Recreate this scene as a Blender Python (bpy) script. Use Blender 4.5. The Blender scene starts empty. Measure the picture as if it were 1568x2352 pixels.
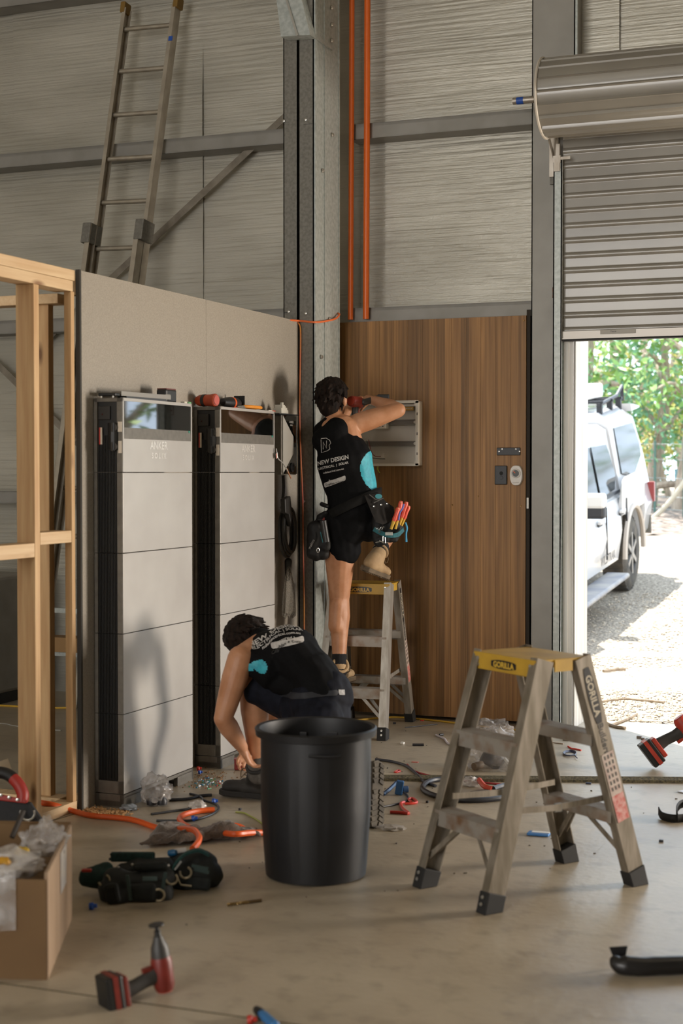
import bpy, bmesh, math, random
import numpy as np
from mathutils import Vector, Matrix, noise as mnoise
from mathutils.bvhtree import BVHTree

random.seed(7)
S = bpy.context.scene
COL = S.collection

# ------------------------------------------------------------------ camera
FPX, CX, CY, EYE = 3500.0, 784.0, 1176.0, 1.5
YAW, PITCH = math.atan(1390 / 3500), math.atan(91 / 3500)
CF = Vector((-math.sin(YAW) * math.cos(PITCH), math.cos(YAW) * math.cos(PITCH), -math.sin(PITCH)))
CR = Vector((math.cos(YAW), math.sin(YAW), 0))
CU = CR.cross(CF)
C0 = Vector((0, 0, EYE))
cd = bpy.data.cameras.new('camera')
cd.sensor_fit = 'HORIZONTAL'
cd.sensor_width = 24.0
cd.lens = FPX / 1568 * 24.0
cd.dof.use_dof = True
cd.dof.focus_distance = 8.7
cd.dof.aperture_fstop = 2.8
cd.clip_end = 300
cam = bpy.data.objects.new('camera', cd)
COL.objects.link(cam)
cam.location = C0
cam.rotation_euler = (math.pi / 2 - PITCH, 0, YAW)
S.camera = cam

def ray(x, y):
    return CF + CR * ((x - CX) / FPX) - CU * ((y - CY) / FPX)
def FL(x, y, z=0.0):
    d = ray(x, y); return C0 + d * ((z - EYE) / d.z)
def WY(x, y, Y):
    d = ray(x, y); return C0 + d * (Y / d.y)
def WX(x, y, X):
    d = ray(x, y); return C0 + d * (X / d.x)
def DP(x, y, D):
    return C0 + ray(x, y) * D

# ------------------------------------------------------------------ light
S.view_settings.view_transform = 'Standard'
S.view_settings.look = 'None'
S.view_settings.gamma = 1
S.view_settings.use_curve_mapping = False
S.view_settings.exposure = 0.14
w = bpy.data.worlds.new('sky'); S.world = w; w.use_nodes = True
wn = w.node_tree; wn.nodes.clear()
wo = wn.nodes.new('ShaderNodeOutputWorld'); wb = wn.nodes.new('ShaderNodeBackground')
wb.inputs[0].default_value = (0.70, 0.83, 1.0, 1); wb.inputs[1].default_value = 3.4
wn.links.new(wb.outputs[0], wo.inputs[0])
sl = bpy.data.lights.new('sun', 'SUN'); sl.energy = 13.0; sl.angle = 0.009; sl.color = (1, 0.95, 0.87)
so = bpy.data.objects.new('sun', sl); COL.objects.link(so)
_el = math.radians(66); _d = Vector((0.70, -0.71, 0)).normalized() * math.cos(_el) + Vector((0, 0, -math.sin(_el)))
so.rotation_euler = _d.to_track_quat('-Z', 'Y').to_euler(); so.location = (-6, 20, 15)

def area(name, loc, target, sx, sy, power, color):
    l = bpy.data.lights.new(name, 'AREA'); l.shape = 'RECTANGLE'; l.size = sx; l.size_y = sy
    l.energy = power; l.color = color
    o = bpy.data.objects.new(name, l); COL.objects.link(o)
    o.location = loc
    o.rotation_euler = (Vector(target) - Vector(loc)).to_track_quat('-Z', 'Y').to_euler()
    return o
# daylight through the big doorway in the wall behind, and through the small doorway farther along the back wall
area('doorway_daylight', (-3.6, -4.9, 2.6), (-3.4, 8.8, 2.6), 4.6, 4.6, 320, (1.0, 0.84, 0.64))
area('far_doorway_daylight', (3.6, 8.96, 1.15), (-3.5, 6.2, 1.1), 1.3, 1.7, 600, (1.0, 0.89, 0.77))

# ------------------------------------------------------------------ materials
def lin(h):
    if not isinstance(h, str): return tuple(h) + (1,) if len(h) == 3 else h
    c = [int(h[i:i + 2], 16) / 255 for i in (0, 2, 4)]
    return tuple((v / 12.92 if v <= .04045 else ((v + .055) / 1.055) ** 2.4) for v in c) + (1,)
MATS = {}
def M(name, c, c2=None, rough=.5, metal=0., scale=8., stretch=(1, 1, 1), bump=0., bscale=None, bstretch=None,
      spec=.5, alpha=1., emit=None, detail=4., sheen=0., coat=0., contrast=(.35, .65), trans=0.):
    if name in MATS: return MATS[name]
    m = bpy.data.materials.new(name); m.use_nodes = True; nt = m.node_tree
    b = nt.nodes['Principled BSDF']
    b.inputs['Base Color'].default_value = lin(c); b.inputs['Roughness'].default_value = rough
    b.inputs['Metallic'].default_value = metal; b.inputs['Specular IOR Level'].default_value = spec
    b.inputs['Alpha'].default_value = alpha
    b.inputs['Coat Weight'].default_value = coat; b.inputs['Transmission Weight'].default_value = trans
    b.inputs['Sheen Weight'].default_value = sheen
    if emit: b.inputs['Emission Color'].default_value = lin(emit[0]); b.inputs['Emission Strength'].default_value = emit[1]
    tc = nt.nodes.new('ShaderNodeTexCoord')
    if c2:
        mp = nt.nodes.new('ShaderNodeMapping'); mp.inputs['Scale'].default_value = stretch
        nz = nt.nodes.new('ShaderNodeTexNoise'); nz.inputs['Scale'].default_value = scale; nz.inputs['Detail'].default_value = detail
        r = nt.nodes.new('ShaderNodeValToRGB'); r.color_ramp.elements[0].position = contrast[0]; r.color_ramp.elements[1].position = contrast[1]
        r.color_ramp.elements[0].color = lin(c); r.color_ramp.elements[1].color = lin(c2)
        nt.links.new(tc.outputs['Object'], mp.inputs[0]); nt.links.new(mp.outputs[0], nz.inputs['Vector'])
        nt.links.new(nz.outputs[0], r.inputs[0]); nt.links.new(r.outputs[0], b.inputs['Base Color'])
    if bump:
        mp = nt.nodes.new('ShaderNodeMapping'); mp.inputs['Scale'].default_value = bstretch or stretch
        nz = nt.nodes.new('ShaderNodeTexNoise'); nz.inputs['Scale'].default_value = bscale or scale; nz.inputs['Detail'].default_value = detail
        bp = nt.nodes.new('ShaderNodeBump'); bp.inputs['Strength'].default_value = 1.0; bp.inputs['Distance'].default_value = bump
        nt.links.new(tc.outputs['Object'], mp.inputs[0]); nt.links.new(mp.outputs[0], nz.inputs['Vector'])
        nt.links.new(nz.outputs[0], bp.inputs['Height']); nt.links.new(bp.outputs[0], b.inputs['Normal'])
    MATS[name] = m
    return m

def foil_mat():
    m = M('foil', 'bab6aa', 'a29e92', rough=.4, metal=.4, scale=1.6, stretch=(.7, 1, 2.2), contrast=(.3, .7))
    nt = m.node_tree; b = nt.nodes['Principled BSDF']; tc = nt.nodes.new('ShaderNodeTexCoord')
    def nz(st, sc, det=3):
        mp = nt.nodes.new('ShaderNodeMapping'); mp.inputs['Scale'].default_value = st
        n = nt.nodes.new('ShaderNodeTexNoise'); n.inputs['Scale'].default_value = sc; n.inputs['Detail'].default_value = det
        nt.links.new(tc.outputs['Object'], mp.inputs[0]); nt.links.new(mp.outputs[0], n.inputs['Vector']); return n
    a = nz((.8, 1, 24), 2.2, 5); c = nz((1, 1, 1), 90, 2)
    add = nt.nodes.new('ShaderNodeMath'); add.operation = 'MULTIPLY_ADD'; add.inputs[1].default_value = .12
    nt.links.new(c.outputs[0], add.inputs[0]); nt.links.new(a.outputs[0], add.inputs[2])
    bp = nt.nodes.new('ShaderNodeBump'); bp.inputs['Distance'].default_value = .02; bp.inputs['Strength'].default_value = .38
    nt.links.new(add.outputs[0], bp.inputs['Height']); nt.links.new(bp.outputs[0], b.inputs['Normal'])
    return m

def timber_mat(name, c, c2, dark, along=2, knots=True):
    """wood whose grain runs along one axis, with scattered knots"""
    m = M(name, c, c2, rough=.62, scale=5, stretch=tuple(.5 if i == along else 9 for i in range(3)), detail=6, contrast=(.3, .7))
    if not knots: return m
    nt = m.node_tree; b = nt.nodes['Principled BSDF']
    src = b.inputs['Base Color'].links[0].from_socket
    tc = nt.nodes.new('ShaderNodeTexCoord'); mp = nt.nodes.new('ShaderNodeMapping')
    mp.inputs['Scale'].default_value = tuple(2.6 if i == along else 8.5 for i in range(3))
    vo = nt.nodes.new('ShaderNodeTexVoronoi'); vo.inputs['Scale'].default_value = 1.0
    r = nt.nodes.new('ShaderNodeValToRGB'); r.color_ramp.elements[0].position = .05; r.color_ramp.elements[1].position = .16
    r.color_ramp.elements[0].color = (.85, .85, .85, 1); r.color_ramp.elements[1].color = (0, 0, 0, 1)
    mx = nt.nodes.new('ShaderNodeMixRGB'); mx.inputs[2].default_value = lin(dark)
    nt.links.new(tc.outputs['Object'], mp.inputs[0]); nt.links.new(mp.outputs[0], vo.inputs['Vector'])
    nt.links.new(vo.outputs['Distance'], r.inputs[0]); nt.links.new(r.outputs[0], mx.inputs[0])
    nt.links.new(src, mx.inputs[1]); nt.links.new(mx.outputs[0], b.inputs['Base Color'])
    return m

def sheer_mat(name, c, opac, rough=.25, scale=30, spec=.8):
    m = bpy.data.materials.new(name); m.use_nodes = True; nt = m.node_tree
    b = nt.nodes['Principled BSDF']; b.inputs['Base Color'].default_value = lin(c); b.inputs['Roughness'].default_value = rough
    b.inputs['Specular IOR Level'].default_value = spec
    tc = nt.nodes.new('ShaderNodeTexCoord'); n = nt.nodes.new('ShaderNodeTexNoise'); n.inputs['Scale'].default_value = scale
    r = nt.nodes.new('ShaderNodeMapRange'); r.inputs[1].default_value = .35; r.inputs[2].default_value = .65
    r.inputs[3].default_value = max(0, opac - .2); r.inputs[4].default_value = min(1, opac + .25)
    nt.links.new(tc.outputs['Object'], n.inputs['Vector']); nt.links.new(n.outputs[0], r.inputs[0]); nt.links.new(r.outputs[0], b.inputs['Alpha'])
    bp = nt.nodes.new('ShaderNodeBump'); bp.inputs['Distance'].default_value = .01
    nt.links.new(n.outputs[0], bp.inputs['Height']); nt.links.new(bp.outputs[0], b.inputs['Normal'])
    MATS[name] = m
    return m

# ------------------------------------------------------------------ mesh helpers
def V(*a): return Vector(a)
def frame(d, up=None):
    d = Vector(d).normalized()
    up = Vector(up) if up is not None else (Vector((0, 0, 1)) if abs(d.z) < .95 else Vector((0, 1, 0)))
    x = up.cross(d)
    if x.length < 1e-6: x = Vector((1, 0, 0)).cross(d)
    x.normalize(); y = d.cross(x).normalized()
    return x, y, d

class MB:
    def __init__(s): s.v = []; s.f = []
    def add(s, vs, fs):
        n = len(s.v); s.v += [Vector(p) for p in vs]; s.f += [[i + n for i in f] for f in fs]; return s
    def box(s, c, size, R=None):
        c = Vector(c); hx, hy, hz = [q / 2 for q in size]
        vs = [Vector((x, y, z)) for x in (-hx, hx) for y in (-hy, hy) for z in (-hz, hz)]
        if R is not None: vs = [R @ p for p in vs]
        return s.add([c + p for p in vs], [(0, 1, 3, 2), (4, 6, 7, 5), (0, 4, 5, 1), (2, 3, 7, 6), (0, 2, 6, 4), (1, 5, 7, 3)])
    def bb(s, a, b):
        a = Vector(a); b = Vector(b); return s.box((a + b) / 2, [abs(q) for q in (b - a)])
    def bar(s, p0, p1, w, h, up=None):
        p0 = Vector(p0); p1 = Vector(p1); x, y, d = frame(p1 - p0, up)
        R = Matrix((x, y, d)).transposed()
        return s.box((p0 + p1) / 2, (w, h, (p1 - p0).length), R)
    def prism(s, poly, o, A, B, N):
        o = Vector(o); A = Vector(A); B = Vector(B); N = Vector(N); n = len(poly)
        lo = [o + A * a + B * b for a, b in poly]
        return s.add(lo + [p + N for p in lo], [list(range(n))[::-1], list(range(n, 2 * n))] + [(i, (i + 1) % n, n + (i + 1) % n, n + i) for i in range(n)])
    def loft(s, rings, cap=True, closed=True):
        n = len(rings[0]); vs = [p for r in rings for p in r]; fs = []
        for k in range(len(rings) - 1):
            for i in range(n if closed else n - 1):
                j = (i + 1) % n; fs.append((k * n + i, k * n + j, (k + 1) * n + j, (k + 1) * n + i))
        if cap and closed:
            fs.append(list(range(n))[::-1]); fs.append([(len(rings) - 1) * n + i for i in range(n)])
        return s.add(vs, fs)
    def tube(s, pts, r, n=8, cap=True, closed=False):
        pts = [Vector(p) for p in pts]; m = len(pts); rs = r if isinstance(r, (list, tuple)) else [r] * m
        rings = []; px = None
        for i in range(m):
            if closed: d = pts[(i + 1) % m] - pts[i - 1]
            else: d = pts[min(i + 1, m - 1)] - pts[max(i - 1, 0)]
            if d.length < 1e-9: d = Vector((0, 0, 1))
            d.normalize()
            if px is None: x, y, _ = frame(d)
            else:
                x = px - d * px.dot(d)
                if x.length < 1e-6: x = frame(d)[0]
                x.normalize(); y = d.cross(x)
            px = x
            rings.append([pts[i] + (x * math.cos(2 * math.pi * k / n) + y * math.sin(2 * math.pi * k / n)) * rs[i] for k in range(n)])
        if closed: rings.append(rings[0]); return s.loft(rings, cap=False)
        return s.loft(rings, cap=cap)
    def lathe(s, prof, c=(0, 0, 0), axis=(0, 0, 1), n=24, cap=True, sx=1.):
        x, y, d = frame(axis); c = Vector(c)
        return s.loft([[c + d * z + (x * math.cos(2 * math.pi * k / n) * sx + y * math.sin(2 * math.pi * k / n)) * max(r, 1e-5) for k in range(n)] for r, z in prof], cap=cap)
    def ell(s, c, rad, R=None, nu=16, nv=10):
        c = Vector(c); rings = []
        for j in range(nv + 1):
            t = math.pi * j / nv; st = max(math.sin(t), 1e-4)
            ring = []
            for i in range(nu):
                a = 2 * math.pi * i / nu; p = Vector((rad[0] * st * math.cos(a), rad[1] * st * math.sin(a), -rad[2] * math.cos(t)))
                ring.append(c + (R @ p if R is not None else p))
            rings.append(ring)
        return s.loft(rings)
    def cap(s, p0, r0, p1, r1, side=None, flat=1., n=16):
        """closed tapered capsule; 'side' is the wide axis, 'flat' scales the other one"""
        p0 = Vector(p0); p1 = Vector(p1); d = (p1 - p0); L = d.length; d.normalize()
        if side is not None:
            x = Vector(side) - d * Vector(side).dot(d); x.normalize(); y = d.cross(x)
        else: x, y, _ = frame(d)
        rings = []
        for j in range(5):
            t = math.pi / 2 * j / 4; rings.append((max(r0 * math.sin(t), 1e-4), -r0 * math.cos(t) * min(1, (flat + 1) / 2)))
        for j in range(5):
            t = math.pi / 2 * (1 - j / 4); rings.append((max(r1 * math.sin(t), 1e-4), L + r1 * math.cos(t) * min(1, (flat + 1) / 2)))
        return s.loft([[p0 + d * z + (x * math.cos(2 * math.pi * k / n) + y * math.sin(2 * math.pi * k / n) * flat) * r for k in range(n)] for r, z in rings])
    def grid(s, rows):
        n = len(rows[0]); vs = [p for r in rows for p in r]
        return s.add(vs, [(k * n + i, k * n + i + 1, (k + 1) * n + i + 1, (k + 1) * n + i) for k in range(len(rows) - 1) for i in range(n - 1)])
    def build(s, name, mat, parent=None, smooth=False, bevel=0., world=True, solid=0.):
        me = bpy.data.meshes.new(name)
        vs = s.v
        if parent is not None and world:
            inv = wm(parent).inverted(); vs = [inv @ p for p in vs]
        me.from_pydata([tuple(p) for p in vs], [], s.f); me.update()
        bm = bmesh.new(); bm.from_mesh(me); bmesh.ops.recalc_face_normals(bm, faces=bm.faces); bm.to_mesh(me); bm.free()
        o = bpy.data.objects.new(name, me); COL.objects.link(o); me.materials.append(mat)
        if parent is not None: o.parent = parent
        if smooth:
            me.polygons.foreach_set('use_smooth', [True] * len(me.polygons))
            try: me.set_sharp_from_angle(angle=math.radians(40))
            except Exception: pass
        if solid:
            md = o.modifiers.new('solid', 'SOLIDIFY'); md.thickness = solid; md.offset = 0
        if bevel:
            md = o.modifiers.new('bevel', 'BEVEL'); md.width = bevel; md.segments = 2; md.limit_method = 'ANGLE'; md.angle_limit = math.radians(50)
        return o

def wm(o):
    m = Matrix.Identity(4); chain = []
    while o is not None: chain.append(o); o = o.parent
    for q in reversed(chain):
        m = m @ (Matrix.Translation(q.location) @ q.rotation_euler.to_matrix().to_4x4())
    return m
def tag(o, label, cat, group=None, kind=None):
    if label: o['label'] = label
    if cat: o['category'] = cat
    if group: o['group'] = group
    if kind: o['kind'] = kind
    return o
def thing(name, label, cat, loc=(0, 0, 0), rot=(0, 0, 0), group=None):
    o = bpy.data.objects.new(name, None); COL.objects.link(o); o.empty_display_size = .05
    o.location = loc; o.rotation_euler = rot
    return tag(o, label, cat, group)
def solo(mb, name, mat, label, cat, group=None, **kw):
    """a thing that is one mesh: its origin goes to the middle of its base"""
    xs = [p.x for p in mb.v]; ys = [p.y for p in mb.v]; zs = [p.z for p in mb.v]
    c = Vector(((min(xs) + max(xs)) / 2, (min(ys) + max(ys)) / 2, min(zs)))
    mb.v = [p - c for p in mb.v]
    o = mb.build(name, mat, None, **kw); o.location = c
    return tag(o, label, cat, group)
def struct(mb, name, mat, **kw):
    o = mb.build(name, mat, None, **kw); o['kind'] = 'structure'; return o
def kids(o): return [c for c in bpy.data.objects if c.parent == o]
def copy_tree(o, parent=None):
    c = o.copy(); COL.objects.link(c); c.parent = parent
    for ch in kids(o):
        if ch is not c: copy_tree(ch, c)
    return c
def relabel(o, label): o['label'] = label; return o

def text_mb(txt, size, o, xd, yd, nd, th=.0012, align='CENTER', bold=0., project=None, lift=.002, squash=1.):
    """lettering as a mesh; project = BVH to wrap it on, cast along -nd"""
    cu = bpy.data.curves.new('t', 'FONT'); cu.body = txt; cu.size = size; cu.align_x = align; cu.offset = bold
    cu.resolution_u = 3
    if project is None: cu.extrude = th / 2
    ob = bpy.data.objects.new('t', cu); COL.objects.link(ob)
    dg = bpy.context.evaluated_depsgraph_get(); me = bpy.data.meshes.new_from_object(ob.evaluated_get(dg))
    bpy.data.objects.remove(ob); bpy.data.curves.remove(cu)
    bm = bmesh.new(); bm.from_mesh(me)
    if project is not None:
        for _ in range(2):
            es = [e for e in bm.edges if e.calc_length() > size * .22]
            if es: bmesh.ops.subdivide_edges(bm, edges=es, cuts=1)
        bmesh.ops.triangulate(bm, faces=bm.faces)
    bm.verts.ensure_lookup_table()
    o = Vector(o); xd = Vector(xd); yd = Vector(yd); nd = Vector(nd).normalized(); vs = []
    for v in bm.verts:
        p = o + xd * v.co.x * squash + yd * v.co.y + nd * v.co.z
        if project is not None:
            h = project.ray_cast(p + nd * .5, -nd)
            if h[0] is not None: p = h[0] + h[1] * (lift if h[1].dot(nd) > 0 else -lift)
        vs.append(p)
    fs = [[v.index for v in f.verts] for f in bm.faces]; bm.free()
    m = MB(); m.add(vs, fs); return m

def remesh(mb, voxel=.005, smooth=6, disp=None, factor=.5):
    """one continuous surface grown from overlapping closed forms"""
    me = bpy.data.meshes.new('r'); me.from_pydata([tuple(p) for p in mb.v], [], mb.f); me.update()
    bm = bmesh.new(); bm.from_mesh(me); bmesh.ops.recalc_face_normals(bm, faces=bm.faces); bm.to_mesh(me); bm.free()
    ob = bpy.data.objects.new('r', me); COL.objects.link(ob)
    r = ob.modifiers.new('r', 'REMESH'); r.mode = 'VOXEL'; r.voxel_size = voxel; r.adaptivity = 0
    if smooth:
        q = ob.modifiers.new('s', 'SMOOTH'); q.iterations = smooth; q.factor = factor
    dg = bpy.context.evaluated_depsgraph_get(); m2 = bpy.data.meshes.new_from_object(ob.evaluated_get(dg))
    bpy.data.objects.remove(ob)
    out = MB(); out.v = [v.co.copy() for v in m2.vertices]; out.f = [list(p.vertices) for p in m2.polygons]
    if disp:
        out.v = [p + n * disp(p) for p, n in zip(out.v, [v.normal.copy() for v in m2.vertices])]
    bpy.data.meshes.remove(m2)
    return out
def organic(name, mb, mat, parent=None, voxel=.005, smooth=6, disp=None, **kw):
    return remesh(mb, voxel, smooth, disp).build(name, mat, parent, smooth=True, **kw)
def bvh(mb): return BVHTree.FromPolygons([tuple(p) for p in mb.v], mb.f)
def rotz(a): return Matrix.Rotation(a, 3, 'Z')
def arc(c, r, a0, a1, n, A=(1, 0, 0), B=(0, 1, 0)):
    c = Vector(c); A = Vector(A); B = Vector(B)
    return [c + A * r * math.cos(a0 + (a1 - a0) * i / n) + B * r * math.sin(a0 + (a1 - a0) * i / n) for i in range(n + 1)]
def spline(pts, k=6):
    pts = [Vector(p) for p in pts]; out = []
    for i in range(len(pts) - 1):
        p0 = pts[max(i - 1, 0)]; p1 = pts[i]; p2 = pts[i + 1]; p3 = pts[min(i + 2, len(pts) - 1)]
        for j in range(k):
            t = j / k
            out.append(.5 * ((2 * p1) + (p2 - p0) * t + (2 * p0 - 5 * p1 + 4 * p2 - p3) * t * t + (3 * p1 - p0 - 3 * p2 + p3) * t ** 3))
    out.append(pts[-1]); return out

# ------------------------------------------------------------------ palette
galv = M('galvanised', 'b4b9b5', '9fa4a0', rough=.45, metal=.3, scale=40, detail=2)
galv_dark = M('galvanised_dull', '7a776f', '6a675f', rough=.55, metal=.25, scale=60, detail=2)
paintgrey = M('painted_steel', '8f8c86', '84817a', rough=.5, metal=.2, scale=6, detail=2)
alu = M('aluminium', 'b5aea4', '93897c', rough=.42, metal=.7, scale=14, stretch=(1, 1, .3))
alu_old = M('aluminium_dull', '8c8579', '71695d', rough=.5, metal=.55, scale=10)
black = M('black_plastic', '161616', rough=.45)
rubber = M('rubber', '1b1a19', rough=.75)
white = M('white_plastic', 'd9d6cf', rough=.4)
silver = M('silver', 'c9c9c6', rough=.25, metal=.9)
screwm = M('screw', 'b8b6b0', rough=.3, metal=.8)
red = M('red_plastic', 'b02a1c', rough=.45)
orange = M('orange_plastic', 'd2571c', rough=.5)
blue = M('blue_plastic', '1f4fa8', rough=.45)
# ================================================================== the shed
foil = foil_mat()
def concrete_mat():
    m = M('concrete', 'b0a48f', '918471', rough=.38, scale=1.3, detail=8, contrast=(.3, .72), bump=.0015, bscale=35, spec=.4)
    nt = m.node_tree; b = nt.nodes['Principled BSDF']; src = b.inputs['Base Color'].links[0].from_socket
    tc = nt.nodes.new('ShaderNodeTexCoord'); n = nt.nodes.new('ShaderNodeTexNoise'); n.inputs['Scale'].default_value = 11; n.inputs['Detail'].default_value = 8
    r = nt.nodes.new('ShaderNodeValToRGB'); r.color_ramp.elements[0].position = .52; r.color_ramp.elements[1].position = .8
    r.color_ramp.elements[0].color = (0, 0, 0, 1); r.color_ramp.elements[1].color = (.55, .55, .55, 1)
    mx = nt.nodes.new('ShaderNodeMixRGB'); mx.inputs[2].default_value = lin('6f6454')
    nt.links.new(tc.outputs['Object'], n.inputs['Vector']); nt.links.new(n.outputs[0], r.inputs[0]); nt.links.new(r.outputs[0], mx.inputs[0])
    nt.links.new(src, mx.inputs[1]); nt.links.new(mx.outputs[0], b.inputs['Base Color'])
    return m
concrete = concrete_mat()
dark_joint = M('joint_filler', '3a362d', '6c6349', rough=.9, scale=90)
struct(MB().bb((-10, -6, -.15), (6, 9.12, 0)), 'floor', concrete)
# saw cuts and the rubber joint strip
for a, b_ in (((-60, 2250), (640, 2348)),):
    p, q = FL(*a), FL(*b_); d = (q - p); struct(MB().bar(p - d * .3 + V(0, 0, .0004), q + d * .3 + V(0, 0, .0004), .006, .0012, up=(0, 0, 1)), 'trim_1', dark_joint)
p, q = FL(107, 1889), FL(215, 1857); struct(MB().bar(p + V(0, 0, .0004), q + V(0, 0, .0004), .006, .0012, up=(0, 0, 1)), 'trim_3', dark_joint)
p, q = V(-2.75, 6.892, 0), V(-1.177, 7.452, 0); d = (q - p).normalized(); q = q + d * 1.5
jm = MB(); L = (q - p).length; nrm = V(-d.y, d.x, 0)
sec = []
for i in range(7): sec.append((-.045 + .09 * i / 6, .006 if i % 2 else .014))
rows = []
for k in (0, L): rows.append([p + d * k + nrm * a + V(0, 0, b_) for a, b_ in [(-.047, 0)] + sec + [(.047, 0)]])
jm.loft(rows)
struct(jm, 'trim_2', dark_joint)

YW = 8.98
def sheet(mb, x0, x1, z0, z1, y, y2=None):
    """foil sheet, sagging a little between its fixings"""
    nx = max(2, int((x1 - x0) / .12)); nz = max(2, int((z1 - z0) / .05)); rows = []
    for k in range(nz + 1):
        z = z0 + (z1 - z0) * k / nz
        rows.append([V(x0 + (x1 - x0) * i / nx, y + .012 * mnoise.noise(V(x0 * 3 + i * .1, 3.3, z * 1.4)) + .004 * mnoise.noise(V(i * .3, 9.1, z * 9)), z) for i in range(nx + 1)])
    mb.grid(rows)
wb_ = MB()
xs = [-10, WY(60, 300, YW).x, WY(468, 300, YW).x, WY(918, 300, YW).x, WY(1270, 300, YW).x]
for i in range(4):
    sheet(wb_, xs[i] - (.09 if i else 0), xs[i + 1], 0, 6.2, YW - .012 * (i % 2))
sheet(wb_, xs[4] - .05, WY(1424, 60, YW).x, 2.9, 6.2, YW - .02)
sheet(wb_, WY(1424, 60, YW).x - .09, 6, 2.9, 6.2, YW)
sheet(wb_, 1.25, 2.8, 0, 2.9, YW); sheet(wb_, 4.4, 6, 0, 2.9, YW); sheet(wb_, 2.8, 4.4, 2.15, 2.9, YW)
wb_.bb((-10, 9.02, 0), (-2.02, 9.1, 6.2)).bb((-2.02, 9.02, 2.9), (1.25, 9.1, 6.2)).bb((1.25, 9.02, 0), (2.8, 9.1, 6.2)).bb((4.4, 9.02, 0), (6, 9.1, 6.2)).bb((2.8, 9.02, 2.15), (4.4, 9.1, 6.2))
struct(wb_, 'wall_back', foil, smooth=True)
lw = MB().bb((-10.1, -5.0, 0), (-10, 9.1, 6.2)); struct(lw, 'wall_left', foil)
rw = MB().bb((6, -5, 0), (6.1, 9.1, 6.2)); struct(rw, 'wall_right', foil)
fw = MB().bb((-10, -5.1, 0), (-6.2, -5, 6.2)).bb((-1, -5.1, 0), (6, -5, 6.2)).bb((-6.2, -5.1, 5.1), (-1, -5, 6.2)); struct(fw, 'wall_front', foil)
struct(MB().bb((-10.1, -5.1, 6.2), (6.1, 9.15, 6.3)), 'ceiling', foil)

# girts: horizontal C-sections across the wall
def girt(name, x0, x1, zt, zb, label, mat=paintgrey, y=8.80, group='horizontal wall girts'):
    m = MB(); yb = YW - .02
    m.bb((x0, y, zb), (x1, y + .006, zt)).bb((x0, y, zt - .006), (x1, yb, zt)).bb((x0, y, zb), (x1, yb, zb + .006)).bb((x0, y + .0, zt - .02), (x1, y + .004, zt))
    return solo(m, name, mat, label, 'girt', group)
girt('wall_girt', -9.9, -3.66, 3.655, 3.562, 'grey steel girt on the foil wall behind the long extension ladder')
girt('wall_girt', -3.44, -2.285, 3.640, 3.548, 'grey steel girt crossing the two tall orange conduits', paintgrey)
girt('wall_girt', -9.9, -3.66, 2.530, 2.440, 'grey steel girt just above the dark wall sheets, mostly behind them')
girt('wall_girt', -3.44, -2.285, 2.513, 2.424, 'grey steel girt along the top of the timber board')
girt('wall_girt', -9.9, -3.66, 1.370, 1.290, 'low grey steel girt seen between the timber studs')
girt('wall_girt', -9.9, -3.66, 4.75, 4.640, 'highest grey steel girt, at the top corner of the foil wall')
# diagonal strap braces
m = MB(); a, b_ = WY(650, 272, 8.90), WY(250, 645, 8.90); d = (b_ - a)
m.bar(a - d * .25, a + d * 1.5, .045, .004, up=(0, 1, 0)); m.v = [p + V(0, 0, 0) for p in m.v]
solo(m, 'strap_brace', alu_old, 'diagonal flat steel strap brace behind the long extension ladder', 'brace')
m = MB(); a, b_ = WY(30, 872, 8.90), WY(145, 985, 8.90); d = (b_ - a)
m.bar(a - d * .45, a + d * 1.4, .045, .004, up=(0, 1, 0))
solo(m, 'strap_brace', alu_old, 'short strap brace crossing behind the timber studs', 'brace')

# the steel columns
col = thing('steel_column', 'galvanised double steel column between the batteries and the timber board', 'column', (-3.545, 8.44, 0))
def cee(mb, x0, x1, y0, y1, z0, z1, t=.006, lip=.02, open_y=False):
    mb.bb((x0, y0, z0), (x1, y0 + t, z1)).bb((x0, y1 - t, z0), (x1, y1, z1)).bb((x1 - t, y0, z0), (x1, y1, z1)).bb((x0, y0, z0), (x0 + t, y0 + lip, z1))
m = MB(); cee(m, -3.645, -3.553, 8.252, 8.63, 0, 6.2); m.build('flange', galv_dark, col)
m = MB(); cee(m, -3.548, -3.452, 8.252, 8.63, 0, 6.2); m.build('flange', galv_dark, col)
m = MB(); m.bb((-3.452, 8.256, 0), (-3.446, 8.63, 6.2)); m.bb((-3.4462, 8.395, 0), (-3.4405, 8.405, 6.2)).bb((-3.446, 8.25, 0), (-3.4395, 8.275, 6.2)).bb((-3.446, 8.62, 0), (-3.440, 8.634, 6.2))
m.build('web', galv, col)
for (x, y) in [(762, 18), (762, 57), (762, 93), (741, 392), (763, 310), (738, 820), (700, 1150), (757, 733)]:
    if x == 700: continue
    p = WX(x, y, -3.4405); MB().lathe([(0, .010), (.008, .009), (.011, .004), (.014, .0)], p, (1, 0, 0), 8).build('bolt', screwm, col, smooth=True)
for (x, y) in [(652, 278), (702, 275), (663, 716), (702, 720), (698, 1152)]:
    p = WY(x, y, 8.2515); MB().lathe([(.009, 0), (.008, .006), (0, .008)], p, (0, -1, 0), 8).build('screw', screwm, col, smooth=True)
for (x0, x1, y) in [(650, 664, 281), (697, 718, 285), (652, 663, 718)]:
    a, b_ = WY(x0, y, 8.2518), WY(x1, y, 8.2518); m = MB().bb(a - V(0, .002, .002), b_ + V(0, 0, .002)); m.build('joint_line', black, col)
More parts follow.
